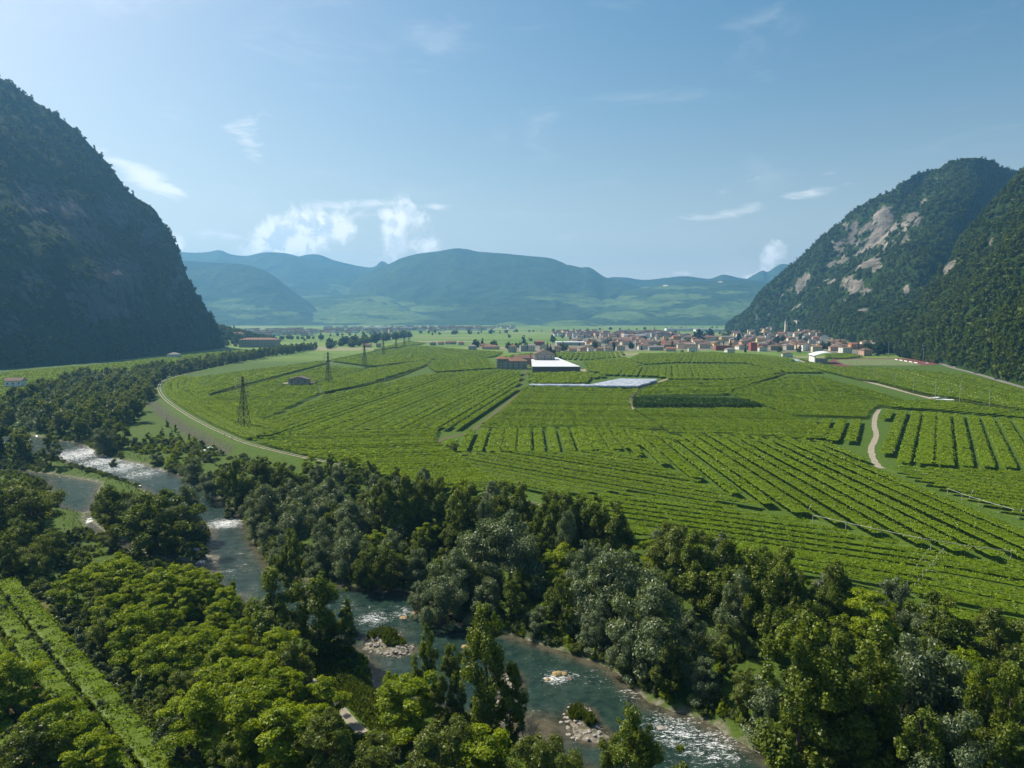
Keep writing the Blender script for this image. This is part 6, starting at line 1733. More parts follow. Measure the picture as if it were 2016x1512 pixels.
# --- the rest of the village
def village():
    rr = random.Random(77)
    wl = ['cream'] * 4 + ['white', 'salmon', 'salmon', 'pink', 'yellow', 'stone', 'stone', 'grey']
    rl = ['brown'] * 4 + ['rust'] * 3 + ['red', 'dark', 'grey']
    cnt = 0
    zones = [ # photo x range, y range at ground, label, group, number
        (1440, 1735, 653, 688, 'close packed old village', 'houses of the old village', 150), (1130, 1450, 664, 687, 'middle of the village', 'houses in the middle of the village', 82)]
    for x0, x1, y0, y1, wh, grp, num in zones:
        k = tries = 0
        while k < num and tries < 6000:
            tries += 1
            px = rr.uniform(x0, x1); py = y1 - (y1 - y0) * rr.random() ** .9
            if x0 == 1000 and py > 660 + (px - 1000) * .03: continue
            p = G(px, py)
            w, d = rr.uniform(11, 20), rr.uniform(9, 14)
            if any((p[0] - a) ** 2 + ((p[1] - b) * .8) ** 2 < ((r + w / 2) * .72) ** 2 for a, b, r in HOUSE_XY): continue
            HOUSE_XY.append((p[0], p[1], w / 2)); k += 1
            wall, roof = rr.choice(wl), rr.choice(rl)
            house(p[0], p[1], w, d, rr.uniform(5.5, 9.5), wall, roof, f'{wall} walled house with {roof} roof in the {wh}', rr.uniform(-.4, .4), grp, style=rr.choice(['hip', 'gable', 'gable', 'hip']), along=rr.choice('xy'), windows=0)
    # houses climbing the fan
    k = 0
    while k < 44:
        x = rr.gauss(900, 75); y = rr.gauss(1720, 120)
        px = proj(np.array([[x, y, gz1(x, y)]]))[0]
        if not (1600 < px[0] < 1745): continue
        w = rr.uniform(11, 18)
        if any((x - a) ** 2 + (y - b) ** 2 < ((r + w / 2) * .9) ** 2 for a, b, r in HOUSE_XY): continue
        HOUSE_XY.append((x, y, w / 2)); k += 1
        wall = rr.choice(['cream', 'white', 'yellow', 'salmon', 'white'])
        house(x, y, w, rr.uniform(9, 13), rr.uniform(6, 9), wall, rr.choice(['rust', 'brown', 'red']), f'{wall} house climbing the slope behind the old village', rr.uniform(-.5, .5), 'houses climbing the slope', style=rr.choice(['gable', 'hip']), along=rr.choice('xy'), windows=0)
    for px, py, dd, lab in ((1735, 629, 1720, 'highest lone cream house in the woods above the village'), (1751, 632, 1700, 'lone house just below the highest one above the village')):
        pass
    # town trees
    for i in range(120):
        for _ in range(30):
            px = rr.uniform(1000, 1740); py = rr.uniform(657, 694) if px > 1130 else rr.uniform(664, 694)
            p = G(px, py)
            if not any((p[0] - a) ** 2 + (p[1] - b) ** 2 < (r + 3) ** 2 for a, b, r in HOUSE_XY): break
        k = rr.choice(['broad_mid', 'broad_mid', 'conifer_mid', 'cypress_mid'])
        plant(k, p[0], p[1], rr.uniform(8, 16), {'broad_mid': 'dark round garden tree among the village houses', 'conifer_mid': 'dark conifer among the village houses', 'cypress_mid': 'slim dark cypress among the village houses'}[k], 'garden trees of the village')
    BIG = [(937, 684, 16, 'broad_mid', 1.3, 'dark tree mass left of the village, left half'), (950, 683, 18, 'conifer_mid', 1.5, 'pointed dark conifer in the tree mass left of the village'), (972, 684, 16, 'broad_mid', 1.3, 'dark tree mass left of the village, right half'), (1032, 676, 19, 'conifer_mid', 1.4, 'tall dark conifer above the apartment row'),
           (1108, 691, 17, 'broad_mid', 1.2, 'dark garden tree beside the pink walled block'), (1084, 692, 13, 'conifer_mid', 1.2, 'conifer between the apartment blocks'), (1208, 691, 17, 'cypress_mid', 1.3, 'tall cypress at the village front'), (1375, 672, 30, 'broad_mid', 1.1, 'huge dark tree in the village, left of a pair'), (1397, 667, 28, 'broad_mid', 1.1, 'huge dark tree in the village, right of a pair'), (1432, 668, 26, 'broad_mid', 1.2, 'large dark tree by the mountain foot'), (1454, 672, 26, 'conifer_mid', 1.6, 'tall dark conifer by the mountain foot'),
           (1632, 688, 20, 'conifer_mid', 1.5, 'dark conifer left of the yellow house'), (1658, 676, 20, 'broad_mid', 1.3, 'dark tree mass behind the yellow house'), (1680, 678, 16, 'broad_mid', 1.3, 'dark trees behind the orange house'), (1712, 680, 22, 'conifer_mid', 1.6, 'tall dark conifer right of the orange block'), (1730, 700, 22, 'broad_mid', 1.2, 'dark garden tree beside the pink house, left'), (1742, 698, 22, 'broad_mid', 1.3, 'dark garden tree beside the pink house, right'), (1530, 673, 14, 'broad_mid', 1.2, 'round tree among the old village roofs')]
    for px, py, hh, k, w, lab in BIG:
        p = G(px, py); plant(k, p[0], p[1], hh, lab, None, w)
village()
# dark clipped trees and slope foot trees beside the pitch
rr = random.Random(3)
for i in range(20):
    a = G(1770, 703) + (G(1842, 716) - G(1770, 703)) * i / 19
    plant('broad_mid', a[0] + 4, a[1] + 6, 10.5 + rr.random(), 'clipped dark tree in the dense row beside the running track', 'clipped tree row by the running track', .95)
for i in range(34):
    a = G(1752, 696) + (G(1850, 708) - G(1752, 696)) * rr.random()
    plant('broad_mid' if i % 3 else 'alder_mid', a[0] + rr.uniform(8, 60), a[1] + rr.uniform(40, 150), 12 + 6 * rr.random(), 'dark tree at the slope foot behind the clipped row', 'dark trees at the slope foot', 1.0)
# --- far tree clump and hedges on the plain
P8, b8 = inpoly([(636, 688), (700, 684), (760, 672), (812, 664), (800, 661), (720, 668), (650, 682)], 0)
for x, y in fill_world(lambda X, Y: sdist(P8, X, Y) < 0, b8, 19, 4000, 60):
    plant('broad_mid', x, y, 13 + 6 * rngf.random(), 'dark tree in the far clump crossed by the power line', 'trees of the far clump', 1.15)
HX = []
for (x0, y0, x1, y1, n) in ((880, 657, 1120, 652, 16), (1100, 652, 1440, 646, 22), (560, 668, 640, 668, 10), (430, 672, 480, 682, 8), (640, 662, 860, 655, 16), (850, 660, 1000, 656, 10)):
    for i in range(n):
        a = G(x0 + (x1 - x0) * (i + rr.random()) / n, y0 + (y1 - y0) * (i + .5) / n + rr.uniform(-.6, .6)); HX.append((a[0], a[1]))
HXa = np.array(HX)
for i, (x, y) in enumerate(HX):
    plant('broad_mid' if i % 4 else 'conifer_mid', x, y, rr.uniform(7, 15), 'small dark tree on the hazy plain beyond the vineyards', 'trees dotted over the far plain', 1.2)
# low wooded spur past the western cliff, knoll and fan woods
def mound_wood(name, cx, cy_, sx, sy, n, label, test=None):
    X = rngf.normal(cx, sx, n); Y = rngf.normal(cy_, sy, n)
    if test is not None:
        ok = test(X, Y); X, Y = X[ok], Y[ok]
    stuff(name, np.column_stack((X, Y, gz(X, Y) - .4)), 'hill', .7, 1.35, label, rngf, pick=lambda m: np.where(rngf.random(m) < .2, 4, rngf.integers(0, 4, m)))
mound_wood('hillside_forest', -690, 1640, 60, 110, 700, 'wooded green spur just past the western cliff')
hx = np.array([(a, b) for a, b, r in HOUSE_XY])
def clear(X, Y):
    ok = np.ones(len(X), bool)
    for a, b, r in HOUSE_XY: ok &= (X - a) ** 2 + (Y - b) ** 2 > (r + 4) ** 2
    return ok
mound_wood('hillside_forest', 985, 2250, 95, 130, 1500, 'dark wood on the chapel knoll behind the old village', lambda X, Y: clear(X, Y) & (Y > 2080))
mound_wood('hillside_forest', 990, 1800, 75, 170, 1500, 'dark wood round the houses climbing the slope', lambda X, Y: clear(X, Y) & (X > 900))
# --- hazy far town: a mass of tiny houses
def far_town():
    rr = random.Random(8)
    groups = {k: MB() for k in ('pink', 'white', 'brown', 'grey')}
    for (x0, x1, y0, y1, n) in ((430, 800, 650.5, 661, 240), (640, 960, 645, 652, 130), (800, 1010, 644.5, 648, 60), (1090, 1330, 655.5, 664, 130)):
        for _ in range(n):
            px, py = rr.uniform(x0, x1), y0 + (y1 - y0) * rr.random()
            if 620 < px < 1000 and py > 656: continue
            p = G(px, py)
            w, d, h = rr.uniform(10, 26), rr.uniform(10, 18), rr.uniform(6, 12)
            rz = rr.uniform(-.4, .4)
            groups[rr.choice(['white', 'pink', 'pink'])].box((p[0], p[1], h / 2), (w, d, h), rz)
            groups['brown' if rr.random() < .75 else 'grey'].box((p[0], p[1], h + .8), (w + 1.5, d + 1.5, 1.6), rz)
    for k, g in groups.items():
        if not g.v: continue
        m = {'pink': WMAT['salmon'], 'white': WMAT['white'], 'brown': RMAT['rust'], 'grey': RMAT['grey']}[k]
        tag(g.build('far_town', m), {'pink': 'salmon house walls of the hazy far town', 'white': 'white house walls of the hazy far town', 'brown': 'rust roofs of the hazy far town', 'grey': 'grey roofs of the hazy far town'}[k], kind='stuff')
far_town()
for px, py, w, h, lab in ((737, 651, 105, 14, 'long white hall in the hazy far town'), (795, 650.5, 70, 10, 'lower white hall right of the long one in the far town'), (1358, 652, 190, 11, 'long white industrial hall behind the village'), (1400, 653, 120, 9, 'second pale industrial hall behind the village'), (1250, 666, 60, 8, 'wide pale hall roof on the far side of the village'), (1124, 680, 60, 6, 'low hall with pale green roof inside the village'), (1150, 662, 40, 7, 'white roofed hall at the far corner of the village')):
    p = G(px, py); o = empty('industrial_hall', (p[0], p[1], 0)); tag(o, lab, 'hall')
    MB().box((0, 20, h / 2), (w, 40, h)).build('wall', WMAT['white'] if w > 100 else WMAT['grey'], o); MB().box((0, 20, h + .5), (w + 2, 42, 1)).build('roof', RMAT['metal'], o)
# ================================================================= pylons, poles, people, stones
def pylon_meshes():
    H = 29.0
    def half(z): return 2.6 + (.55 - 2.6) * min(1, z / 22) if z < 22 else .55 - .3 * (z - 22) / 7
    mb = MB()
    zs = [0, 4.2, 8, 11.4, 14.4, 17, 19.4, 21.6, 23.6, 25.4, 27.2, 29]
    cor = lambda z: [(s * half(z), t * half(z), z) for s, t in ((-1, -1), (1, -1), (1, 1), (-1, 1))]
    for a, b in zip(zs[:-1], zs[1:]):
        A, B = cor(a), cor(b)
        for i in range(4):
            j = (i + 1) % 4
            mb.bar(A[i], B[i], .2); mb.bar(A[i], B[j], .1); mb.bar(A[j], B[i], .1); mb.bar(B[i], B[j], .1)
    tower = mb.mesh('tower', PYLON_M)
    arms = []
    for z, w in ((20.5, 4.2), (23.8, 5.0), (27.0, 4.2)):
        m = MB()
        for s in (-1, 1):
            m.bar((0, -.4, z), (s * w, 0, z + .1), .1); m.bar((0, .4, z), (s * w, 0, z + .1), .1); m.bar((0, 0, z + 1.3), (s * w, 0, z + .2), .08)
        arms.append((z, w, m.mesh('cross_arm', PYLON_M)))
    ins = MB().bar((0, 0, 0), (0, 0, -1.5), .2, .2, 6).mesh('insulator', plain('insulator_glass', (.7, .76, .78), .3))
    foot = MB().box((0, 0, .3), (.9, .9, .9)).mesh('footing', CONCRETE)
    return tower, arms, ins, foot, half
PT = pylon_meshes()
def pylon(px, base, label, s=1.0, parts=True):
    p = G(px, base)
    o = empty('power_pylon', (p[0], p[1], gz1(*p)), math.radians(-22), s); tag(o, label, 'pylon', 'power pylons crossing the left vineyards')
    mobj('tower', PT[0], o)
    for z, w, m in PT[1]:
        a = mobj('cross_arm', m, o)
        if parts:
            for sg in (-1, 1): mobj('insulator', PT[2], a, (sg * (w - .1), 0, z + .1))
    if parts:
        for sx in (-1, 1):
            for sy in (-1, 1): mobj('footing', PT[3], o, (sx * 2.6, sy * 2.6, 0))
for i, (px, b, lab) in enumerate([(481, 844, 'largest lattice pylon beside the dyke bend'), (647, 757, 'lattice pylon right of the stone farmhouse, second in the line'), (718, 722, 'third lattice pylon of the line in the left vineyards'), (755, 701, 'fourth lattice pylon of the line, near the far tree clump'), (780, 689, 'fifth lattice pylon of the line, hazy'),
                                  (796, 682, 'sixth lattice pylon of the line, hazy'), (805, 675, 'seventh and smallest lattice pylon in the haze'), (632, 672, 'lone hazy pylon before the far town'), (762, 664, 'faint pylon rising behind the far tree clump')]):
    pylon(px, b, lab, 1.0 if i < 1 else (1.02 if i < 3 else .95), i < 3)
def pole(px, base, h, label, group='slim poles among the vines', arm=False):
    p = G(px, base); o = empty('utility_pole', (p[0], p[1], gz1(*p))); tag(o, label, 'pole', group)
    MB().bar((0, 0, -.3), (0, 0, h), .17, .11, 6).build('shaft', CONCRETE, o)
    if arm: MB().bar((-.9, 0, h - .6), (.9, 0, h - .6), .07).build('cross_arm', CONCRETE, o)
for px, b, h, lab in ((683, 757, 11, 'slim pole right of the second pylon'), (758, 753, 11, 'slim pole in the sloping rows below the earth patch'), (892, 750, 10, 'slim pole left of the winery rows'), (1612, 722, 10, 'first pole along the pale lane near the stand'), (1634, 727, 9, 'second pole along the pale lane'), (1659, 735, 12, 'double pole where the pale lane begins'), (1692, 743, 11, 'fourth pole along the pale lane'), (1719, 744, 14, 'tall pole in the vines right of the pale lane'), (1727, 752, 9, 'short pole right of the tall one along the lane'), (1762, 757, 9, 'slim pole halfway down the pale lane'), (1798, 774, 14, 'tall pole near the lower half of the lane'), (1841, 786, 14, 'pole at the end of the pale lane'), (1867, 781, 8, 'short pole right of the lane end'), (1889, 793, 14, 'tall pole right of the parked sheets'), (1947, 806, 13, 'pole standing in the dark hedge line at right')):
    pole(px, b, h, lab, arm=h > 12)
# pale sheets at the lane end
for i, (px, b, lab) in enumerate(((1848, 784, 'pale folded sheet lying at the end of the lane, left'), (1862, 788, 'pale folded sheet lying at the end of the lane, right'))):
    p = G(px, b); mb = MB(); rr = random.Random(i)
    v = [(x * 3.2, y * 1.4 + rr.uniform(-.3, .3), .5 + rr.uniform(-.2, .35)) for x in range(-2, 3) for y in range(-1, 2)] 
    v += [(a, b_, 0.02) for a, b_, c in v]
    f = [(i_ * 3 + j, i_ * 3 + j + 3, i_ * 3 + j + 4, i_ * 3 + j + 1) for i_ in range(4) for j in range(2)]
    mb.add(v, f + [(0, 3, 18, 15), (3, 6, 21, 18), (6, 9, 24, 21), (9, 12, 27, 24)])
    tag(mb.build('plastic_sheet', WHITE_PAINT, None, (p[0], p[1], .05)), lab, 'sheet')
# dark hedges beside lanes and field lines
def hedge(name, pts, h, w, label, key='alder'):
    c = resample([G(*p) for p in pts], 1.0)
    n = len(c) * int(18 * w)
    rng = np.random.default_rng(len(c))
    k = rng.integers(0, len(c), n)
    hv = h * (.7 + .6 * np.abs(np.array([mnoise.noise((c[i][0] * .15, c[i][1] * .15, 3.3)) for i in range(len(c))])))[k]
    P = np.column_stack((c[k] + rng.normal(0, w * .35, (n, 2)), hv * rng.random(n) ** .6))
    nn = rng.normal(0, .6, (n, 3)); nn[:, 2] += .5; nn /= np.linalg.norm(nn, axis=1)[:, None]
    V, Fq, T = quads_from(P, nn, .6, 1.2, rng, rng.random(n))
    tag(mobj(name, mesh_np(name, V, Fq, LEAF[key], False, {'tint': T})), label, 'hedge')
hedge('hedge', [(1575, 708), (1620, 722), (1680, 740), (1740, 757), (1800, 775), (1840, 783)], 1.6, 1.6, 'dark hedge along the upper side of the pale lane')
hedge('hedge', [(1880, 790), (1940, 800), (2016, 814), (2080, 826)], 2.2, 1.8, 'dark hedge line running on to the right from the lane end')
hedge('hedge', [(1250, 810), (1270, 822), (1296, 840), (1318, 852)], 2.4, 1.2, 'young dark hedge along the lane below the curved track')
hedge('hedge', [(1232, 790), (1235, 778), (1246, 768), (1262, 761)], 2.0, 1.2, 'hedge on the outside of the curved farm track')
hedge('hedge', [(1215, 740), (1228, 728), (1258, 720)], 1.8, 2.2, 'dark hedge curving up behind the plastic covered rows')
hedge('hedge', [(1428, 778), (1440, 768), (1480, 756), (1520, 745), (1545, 736)], 2.0, 2.2, 'dark S shaped hedge in the vineyards right of the nursery plot')
hedge('hedge', [(440, 772), (520, 751), (645, 712), (700, 700), (815, 676)], 1.6, 1.5, 'long dark hedge line crossing the vineyards under the pylons')
hedge('hedge', [(617, 752), (680, 737), (731, 722)], 1.6, 1.4, 'dark hedge line right of the stone farmhouse')
hedge('hedge', [(630, 777), (735, 756), (790, 741), (837, 721)], 1.8, 1.6, 'dark hedge line above the large sloping block')
hedge('hedge', [(855, 872), (870, 884), (890, 890)], 2.0, 1.6, 'bush line at the foot of the earth lane')
for x, y in ((588, 733), (616, 732), (627, 731), (636, 731), (645, 731), (655, 731)):
    p = G(x, y); plant('shrub', p[0], p[1], 3.6, 'small round bush in the line beyond the stone farmhouse', 'bushes in a line beyond the farmhouse', 1.2, var=2)
for x, y, lab in ((1314, 713, 'dark bush alone in the vines below the village'), (1343, 693, 'bush at the village vineyard edge, left'), (1364, 695, 'bush at the village vineyard edge, right'), (1378, 760, 'dark bush alone behind the nursery plot'), (890, 888, 'dark bush at the end of the earth lane')):
    p = G(x, y); plant('shrub', p[0], p[1], 4.0, lab, None, 1.4, var=2)
# bare earth patch
q = [G(*p) for p in [(772, 716), (800, 713), (830, 714), (852, 719), (820, 719)]]
me = bpy.data.meshes.new('earth_patch'); me.from_pydata([(*p, .3) for p in q], [], [tuple(range(5))[::-1]]); me.materials.append(track_mat('brown_earth', (.12, .08, .05), (.2, .14, .09)))
tag(mobj('earth_patch', me), 'bare brown earth patch among the far vines', kind='structure')
# irrigation pipe and end posts on the mown strips
def pipe_line(pts, label, h=2.5, step=9):
    c = resample([G(*p) for p in pts], step)
    o = empty('irrigation_pipe', (c[0][0], c[0][1], 0)); tag(o, label, 'pipe')
    mb = MB()
    for a, b in zip(c[:-1], c[1:]): mb.bar((a[0] - c[0][0], a[1] - c[0][1], h), (b[0] - c[0][0], b[1] - c[0][1], h), .06, n=5)
    mb.build('pipe', METAL_GREY, o)
    pm = MB().bar((0, 0, -.2), (0, 0, h + .25), .09, n=5).mesh('post', CONCRETE)
    for a in c: mobj('post', pm, o, (a[0] - c[0][0], a[1] - c[0][1], gz1(*a)))
pipe_line([(1600, 1030), (1740, 1062), (1860, 1086), (1990, 1104)], 'thin grey irrigation pipe on posts along the mown grass strip')
pipe_line([(1865, 975), (1905, 990), (1955, 1006), (2010, 1022)], 'thin irrigation pipe on posts along the grass headland', 2.4, 6)
wood = plain('vine_post_wood', (.16, .13, .1), .9)
pmv = MB().bar((0, 0, -.3), (0, 0, 2.7), .11, n=6).mesh('vine_post', CONCRETE)
for side, (a, b) in enumerate((((1832, 1093), (1786, 1158)), ((1856, 1100), (1800, 1172)))):
    A, B = G(*a), G(*b)
    for i in range(9):
        q = A + (B - A) * i / 8
        o = mobj('vine_post', pmv, None, (q[0], q[1], gz1(*q))); tag(o, 'concrete end post on the %s side of the shaded grass drive' % ('cross row' if side == 0 else 'corner block'), 'post', 'end posts along the shaded grass drive')
# sloping end strut posts
for i, (px, b, lab) in enumerate(((1588, 1012, 'leaning vine post at the left end of the mown strip'), (2003, 1020, 'leaning pale pole on the grass headland at right'), (1908, 982, 'leaning pale pole on the grass headland in the middle'))):
    q = G(px, b); tag(MB().bar((0, 0, 0), (1.6, .4, 3.0), .09, n=5).build('leaning_post', CONCRETE, None, (q[0], q[1], gz1(*q))), lab, 'post')
# ---- stones
ROCKM = []
stone_a = plain('pale_stone', (.3, .275, .24), .9, .25, 3); stone_b = plain('ochre_stone', (.27, .2, .1), .9, .25, 3); stone_c = plain('dark_stone', (.15, .135, .115), .9, .3, 3)
def rock_mesh(seed, mat):
    import bmesh
    bm = bmesh.new(); bmesh.ops.create_icosphere(bm, subdivisions=2, radius=1.0)
    for v in bm.verts:
        n = mnoise.noise(v.co * 1.3 + Vector((seed * 7.1, 0, 0)))
        v.co *= 1 + .35 * n; v.co.z *= .6
    me = bpy.data.meshes.new('boulder'); bm.to_mesh(me); bm.free(); me.materials.append(mat)
    return me
RM = [rock_mesh(i, [stone_a, stone_a, stone_c][i % 3]) for i in range(6)]; RO = [rock_mesh(20 + i, stone_b) for i in range(3)]
def boulder(px, py, s, label, ochre=False, group=None, i=0):
    q = G(px, py, WZ); o = mobj('boulder', (RO if ochre else RM)[i % (3 if ochre else 6)], None, (q[0], q[1], max(gz1(*q), WZ - .15)), i * 1.3, (s * .85, s * .65, s * .75))
    tag(o, label, 'boulder', group)
for i, (x, y, s, lab, oc) in enumerate(((795, 1217, 1.3, 'ochre boulder splitting the current, left of three', True), (818, 1206, 1.2, 'ochre boulder splitting the current, upper of three', True), (828, 1219, 1.1, 'pale boulder splitting the current, right of three', False), (1098, 1327, 1.4, 'long ochre boulder in the lower rapids, left', True), (1110, 1326, 1.0, 'ochre boulder in the lower rapids, middle', True), (1121, 1336, 1.0, 'pale boulder in the lower rapids, right', False), (1078, 1338, .8, 'small ochre boulder in the lower rapids', True), (917, 1274, 1.1, 'reddish boulder glimpsed beside the tall slim poplar', True),
                                          (1003, 1364, 1.3, 'white boulder on the gravel bar below the tall poplar', False), (387, 1092, 1.6, 'pale boulder at the river mouth of the outflow, upper', False), (395, 1108, 1.7, 'pale boulder at the river mouth of the outflow, middle', False), (384, 1118, 1.5, 'pale boulder at the river mouth of the outflow, lower', False), (1300, 1433, 1.0, 'dark boulder in the foam at the lower bend', False))):
    boulder(x, y, s, lab, oc, None, i)
rs = random.Random(12)
def gravel_bank(cx, cy_, rx, ry, n, lab, grp):
    k = 0
    while k < n:
        a, r = rs.random() * 6.283, math.sqrt(rs.random())
        px, py = cx + math.cos(a) * r * rx, cy_ + math.sin(a) * r * ry
        q = G(px, py, WZ)
        z = gz1(*q)
        if z < WZ - .5: k += .5; continue
        o = mobj('stone', RM[rs.randrange(6)], None, (q[0], q[1], max(z, WZ)), rs.random() * 6, rs.uniform(.13, .36))
        tag(o, lab, 'stone', grp); k += 1
gravel_bank(768, 1276, 46, 24, 150, 'pale river stone on the gravel islet', 'stones of the gravel islet')
gravel_bank(1150, 1420, 45, 40, 110, 'pale river stone on the lower gravel bar', 'stones of the lower gravel bar')
gravel_bank(1000, 1350, 16, 22, 26, 'pale river stone on the bar below the tall poplar', 'stones below the tall poplar')
gravel_bank(392, 1105, 14, 18, 16, 'pale river stone at the outflow mouth', 'stones at the outflow mouth')
# reeds on the islets and bank edges
def reeds():
    rng = np.random.default_rng(31); pts = []
    for px, py, rx, ry, n in ((752, 1255, 30, 10, 700), (775, 1268, 25, 10, 400), (1135, 1412, 16, 14, 350), (1160, 1425, 12, 10, 250), (1008, 1330, 10, 14, 250), (1440, 1448, 60, 8, 0)):
        for _ in range(n):
            a, r = rng.random() * 6.283, math.sqrt(rng.random()); q = G(px + math.cos(a) * r * rx, py + math.sin(a) * r * ry, WZ); pts.append((*q, WZ))
    pts = np.array(pts); pts[:, 2] = np.maximum(gz(pts[:, 0], pts[:, 1]), WZ)
    # grass fringe along both banks and over the meadow
    X = -230 + 330 * rng.random(60000); Y = 60 + 300 * rng.random(60000)
    sr = np.minimum(sdist(RIVER, X, Y), sdist(POOL, X, Y))
    ok = (sr > 1.2) & (sr < 6) & (sdist(CORR, X, Y) < -6)
    Z = gz(X[ok], Y[ok]); P2 = np.column_stack((X[ok], Y[ok], Z))
    P2 = P2[:9000]
    X = lawn[:, 0].min() - 3 + (np.ptp(lawn[:, 0]) + 6) * rng.random(22000); Y = lawn[:, 1].min() - 3 + (np.ptp(lawn[:, 1]) + 6) * rng.random(22000)
    path = np.array([G(*p) for p in [(520, 1270), (560, 1290), (620, 1322), (660, 1360), (690, 1392), (715, 1415)]])
    ok = (sdist(lawn, X, Y) < 2.5) & (sdist(path, X, Y, False) > 1.3) & (sdist(RIVER, X, Y) > .5)
    P2 = np.concatenate((P2, np.column_stack((X[ok], Y[ok], gz(X[ok], Y[ok])))))
    pts = np.concatenate((np.array(pts), P2))
    n = len(pts); h = np.concatenate((.5 + .7 * rng.random(n - len(P2)), .2 + .5 * rng.random(len(P2))))
    a = rng.random(n) * 6.283; w = .12 + .12 * rng.random(n)
    dx, dy = np.cos(a) * w, np.sin(a) * w; ln = rng.normal(0, .25, (n, 2)) * h[:, None]
    V = np.stack((pts - np.stack((dx, dy, 0 * dx), 1), pts + np.stack((dx, dy, 0 * dx), 1), pts + np.stack((dx * .3 + ln[:, 0], dy * .3 + ln[:, 1], h), 1), pts + np.stack((-dx * .3 + ln[:, 0], -dy * .3 + ln[:, 1], h), 1)), 1).reshape(-1, 3)
    tag(mobj('grass', mesh_np('grass', V, np.arange(4 * n).reshape(-1, 4), LEAF['grass'], False, {'tint': np.repeat(rng.random(n), 4)})), 'grass and reeds fringing the river banks and islets', kind='stuff')
reeds()
# ---- bare dead tree above the gravel bar
def dead_tree():
    q = G(1040, 1470, -2.6); o = empty('bare_tree', (q[0], q[1], gz1(*q))); tag(o, 'leafless thin branched tree over the shallow brown water', 'tree')
    rng = random.Random(4); mb = MB(); 
    for i in range(9):
        a = rng.random() * 6.283; l = rng.uniform(3.5, 6.5)
        p1 = Vector((math.cos(a) * .5, math.sin(a) * .5, l * .4)); p2 = Vector((math.cos(a) * l * .35, math.sin(a) * l * .35, l))
        tube(mb, [(0, 0, -.3), p1, p2], [.09, .06, .015], 5)
        for k in range(4):
            t = rng.uniform(.3, .9); b = p1.lerp(p2, t); e = b + Vector((rng.uniform(-1, 1), rng.uniform(-1, 1), rng.uniform(.3, 1.4))); tube(mb, [b, e], [.03, .008], 4)
    mb.build('branches', BARK_PALE, o)
dead_tree()
# ---- people on the dyke
def person(px, py, shirt, label, facing, stride):
    q = G(px, py, 1.2); z = gz1(*q) + .07
    me = bpy.data.meshes.new('person')
    J = {'pel': (0, 0, .95), 'sp': (0, .01, 1.2), 'ch': (0, 0, 1.38), 'nk': (0, 0, 1.5), 'hd': (0, .02, 1.62), 'tp': (0, .02, 1.74),
         'lh': (-.1, 0, .9), 'lk': (-.11, .12 * stride, .5), 'la': (-.11, .05 * stride - .06, .09), 'lt': (-.11, .05 * stride + .14, .04),
         'rh': (.1, 0, .9), 'rk': (.11, -.06 * stride, .5), 'ra': (.11, -.22 * stride, .1), 'rt': (.11, -.22 * stride + .19, .04),
         'ls': (-.19, 0, 1.41), 'le': (-.24, -.08 * stride, 1.14), 'lw': (-.23, .06, .9), 'rs': (.19, 0, 1.41), 're': (.24, .1 * stride, 1.14), 'rw': (.23, .22 * stride, .92)}
    K = list(J); E = [('pel', 'sp'), ('sp', 'ch'), ('ch', 'nk'), ('nk', 'hd'), ('hd', 'tp'), ('pel', 'lh'), ('lh', 'lk'), ('lk', 'la'), ('la', 'lt'), ('pel', 'rh'), ('rh', 'rk'), ('rk', 'ra'), ('ra', 'rt'), ('ch', 'ls'), ('ls', 'le'), ('le', 'lw'), ('ch', 'rs'), ('rs', 're'), ('re', 'rw')]
    me.from_pydata([J[k] for k in K], [(K.index(a), K.index(b)) for a, b in E], [])
    R = {'pel': .14, 'sp': .13, 'ch': .15, 'nk': .06, 'hd': .1, 'tp': .07, 'lh': .09, 'rh': .09, 'lk': .065, 'rk': .065, 'la': .045, 'ra': .045, 'lt': .04, 'rt': .04, 'ls': .065, 'rs': .065, 'le': .045, 're': .045, 'lw': .035, 'rw': .035}
    o = mobj('person', me, None, (q[0], q[1], z), facing)
    sm = o.modifiers.new('skin', 'SKIN')
    for i, k in enumerate(K): me.skin_vertices[0].data[i].radius = (R[k], R[k])
    me.skin_vertices[0].data[0].use_root = True
    o.modifiers.new('smooth', 'SUBSURF').levels = 1
    m, nt, out = new_mat('clothes_' + shirt[0]); t = NT(nt)
    sp = t.n('ShaderNodeSeparateXYZ'); t.put(sp.inputs[0], t.n('ShaderNodeTexCoord').outputs['Object'])
    c = t.mix(t.math('GREATER_THAN', sp.outputs[2], .93), (.03, .03, .04), shirt[1]); c = t.mix(t.math('GREATER_THAN', sp.outputs[2], 1.52), c, (.4, .25, .18)); c = t.mix(t.math('GREATER_THAN', sp.outputs[2], 1.68), c, (.03, .02, .015))
    nt.links.new(t.bsdf(c, .9), out.inputs[0]); me.materials.append(m)
    tag(o, label, 'person')
person(443, 859, ('dark', (.03, .03, .035)), 'person in dark clothes walking on the dyke track, farther one', 2.2, 1)
person(457, 865, ('brown', (.06, .035, .03)), 'person in dark brown top walking on the dyke track, closer one', 2.2, -1)
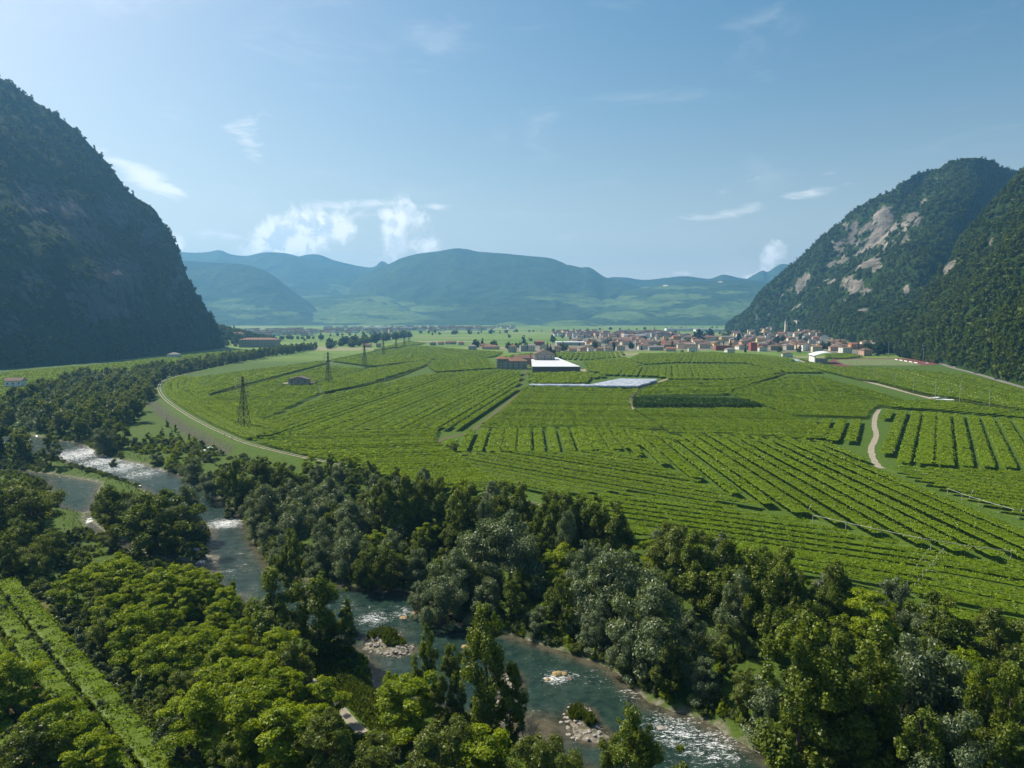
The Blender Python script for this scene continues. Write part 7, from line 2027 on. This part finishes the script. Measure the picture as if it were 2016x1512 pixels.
# ---- picnic spot on the meadow: white tent and a parasol
def picnic():
    q = G(402, 891, -2.4); z = gz1(*q); o = empty('white_tent', (q[0], q[1], z)); tag(o, 'small white dome tent on the river meadow', 'tent')
    v, f = [], []
    for i in range(5):
        th = i / 4 * math.pi / 2
        for j in range(8):
            a = j / 8 * 6.283; v.append((math.cos(a) * math.cos(th) * 1.7, math.sin(a) * math.cos(th) * 1.5, math.sin(th) * 1.6))
    for i in range(4):
        for j in range(8): f.append((i * 8 + j, i * 8 + (j + 1) % 8, (i + 1) * 8 + (j + 1) % 8, (i + 1) * 8 + j))
    MB().add(v, f).build('canopy', WHITE_PAINT, o); MB().bar((0, -1.45, .05), (0, -.9, 1.25), .04).build('door_zip', METAL_GREY, o)
    q = G(414, 889, -2.4); z = gz1(*q); o = empty('parasol', (q[0], q[1], z)); tag(o, 'pale parasol beside the white tent on the meadow', 'parasol')
    MB().bar((0, 0, 0), (0, 0, 2.2), .04).build('pole', METAL_GREY, o)
    n = 8; v = [(0, 0, 2.45)] + [(math.cos(i * 6.283 / n) * 1.3, math.sin(i * 6.283 / n) * 1.3, 1.95) for i in range(n)]
    MB().add(v, [(0, 1 + i, 1 + (i + 1) % n) for i in range(n)]).build('canopy', plain('pale_fabric', (.55, .68, .7), .8), o)
    q = G(409, 892, -2.4); me = MB().box((0, 0, .1), (3.2, .9, .06)).mesh('beach_mat', plain('mat_fabric', (.75, .6, .35), .9)); tag(mobj('beach_mat', me, None, (q[0], q[1], gz1(*q) + .05)), 'pale mat spread between tent and parasol', 'mat')
picnic()
# ---- cars on the valley road
def car(px, py, col, label, ang):
    q = G(px, py); o = empty('car', (q[0], q[1], .07), ang); tag(o, label, 'car', 'cars on the valley road')
    paint = plain('car_paint_' + label.split()[0], col, .3, .05, 2, .6)
    prof = [(-2.1, .35), (-2.1, .8), (-1.9, .95), (-1.5, .98), (-.9, 1.45), (.5, 1.47), (1.1, 1.0), (1.9, .85), (2.1, .65), (2.1, .35)]
    n = len(prof); v = [(x, -.85, z) for x, z in prof] + [(x, .85, z) for x, z in prof]
    f = [tuple(range(n))[::-1], tuple(range(n, 2 * n))] + [(i, (i + 1) % n, n + (i + 1) % n, n + i) for i in range(n)]
    MB().add(v, f).build('body', paint, o)
    for s in (-.87, .87): MB().add([(-1.25, s, 1.0), (1.0, s, 1.0), (.45, s, 1.38), (-.85, s, 1.38)], [(0, 1, 2, 3)]).build('side_window', GLASS, o)
    for x in (-1.3, 1.3):
        for s in (-.8, .8): MB().bar((x, s - .1, .33), (x, s + .1, .33), .33, n=10).build('wheel', plain('tyre', (.02, .02, .02), .9) if 'tyre' not in MATS else MATS['tyre'], o)
for px, py, col, lab in ((1878, 724, (.55, .52, .5), 'silver car on the valley road by the clipped trees'), (1921, 735, (.04, .05, .09), 'dark blue car on the valley road'), (1962, 747, (.03, .03, .03), 'black car farther along the valley road'), (1825, 716, (.75, .75, .75), 'white car parked at the pitch corner'), (1835, 715, (.3, .05, .04), 'red car parked at the pitch corner')):
    car(px, py, col, lab, math.radians(115))

# ================================================================= haze
def haze():
    x0, x1, y0, y1, z0, z1 = -9000, 9000, -900, 9600, -60, 830
    mb = MB().box(((x0 + x1) / 2, (y0 + y1) / 2, (z0 + z1) / 2), (x1 - x0, y1 - y0, z1 - z0))
    m = bpy.data.materials.new('haze'); m.use_nodes = True; nt = m.node_tree
    for n in list(nt.nodes): nt.nodes.remove(n)
    out = nt.nodes.new('ShaderNodeOutputMaterial'); v = nt.nodes.new('ShaderNodeVolumePrincipled')
    v.inputs['Color'].default_value = (.20, .49, .86, 1); v.inputs['Density'].default_value = 1.0e-4; v.inputs['Anisotropy'].default_value = .35
    nt.links.new(v.outputs[0], out.inputs['Volume'])
    o = mb.build('haze', m); tag(o, 'pale blue summer haze filling the valley air', kind='stuff')
    o.visible_shadow = True
haze()
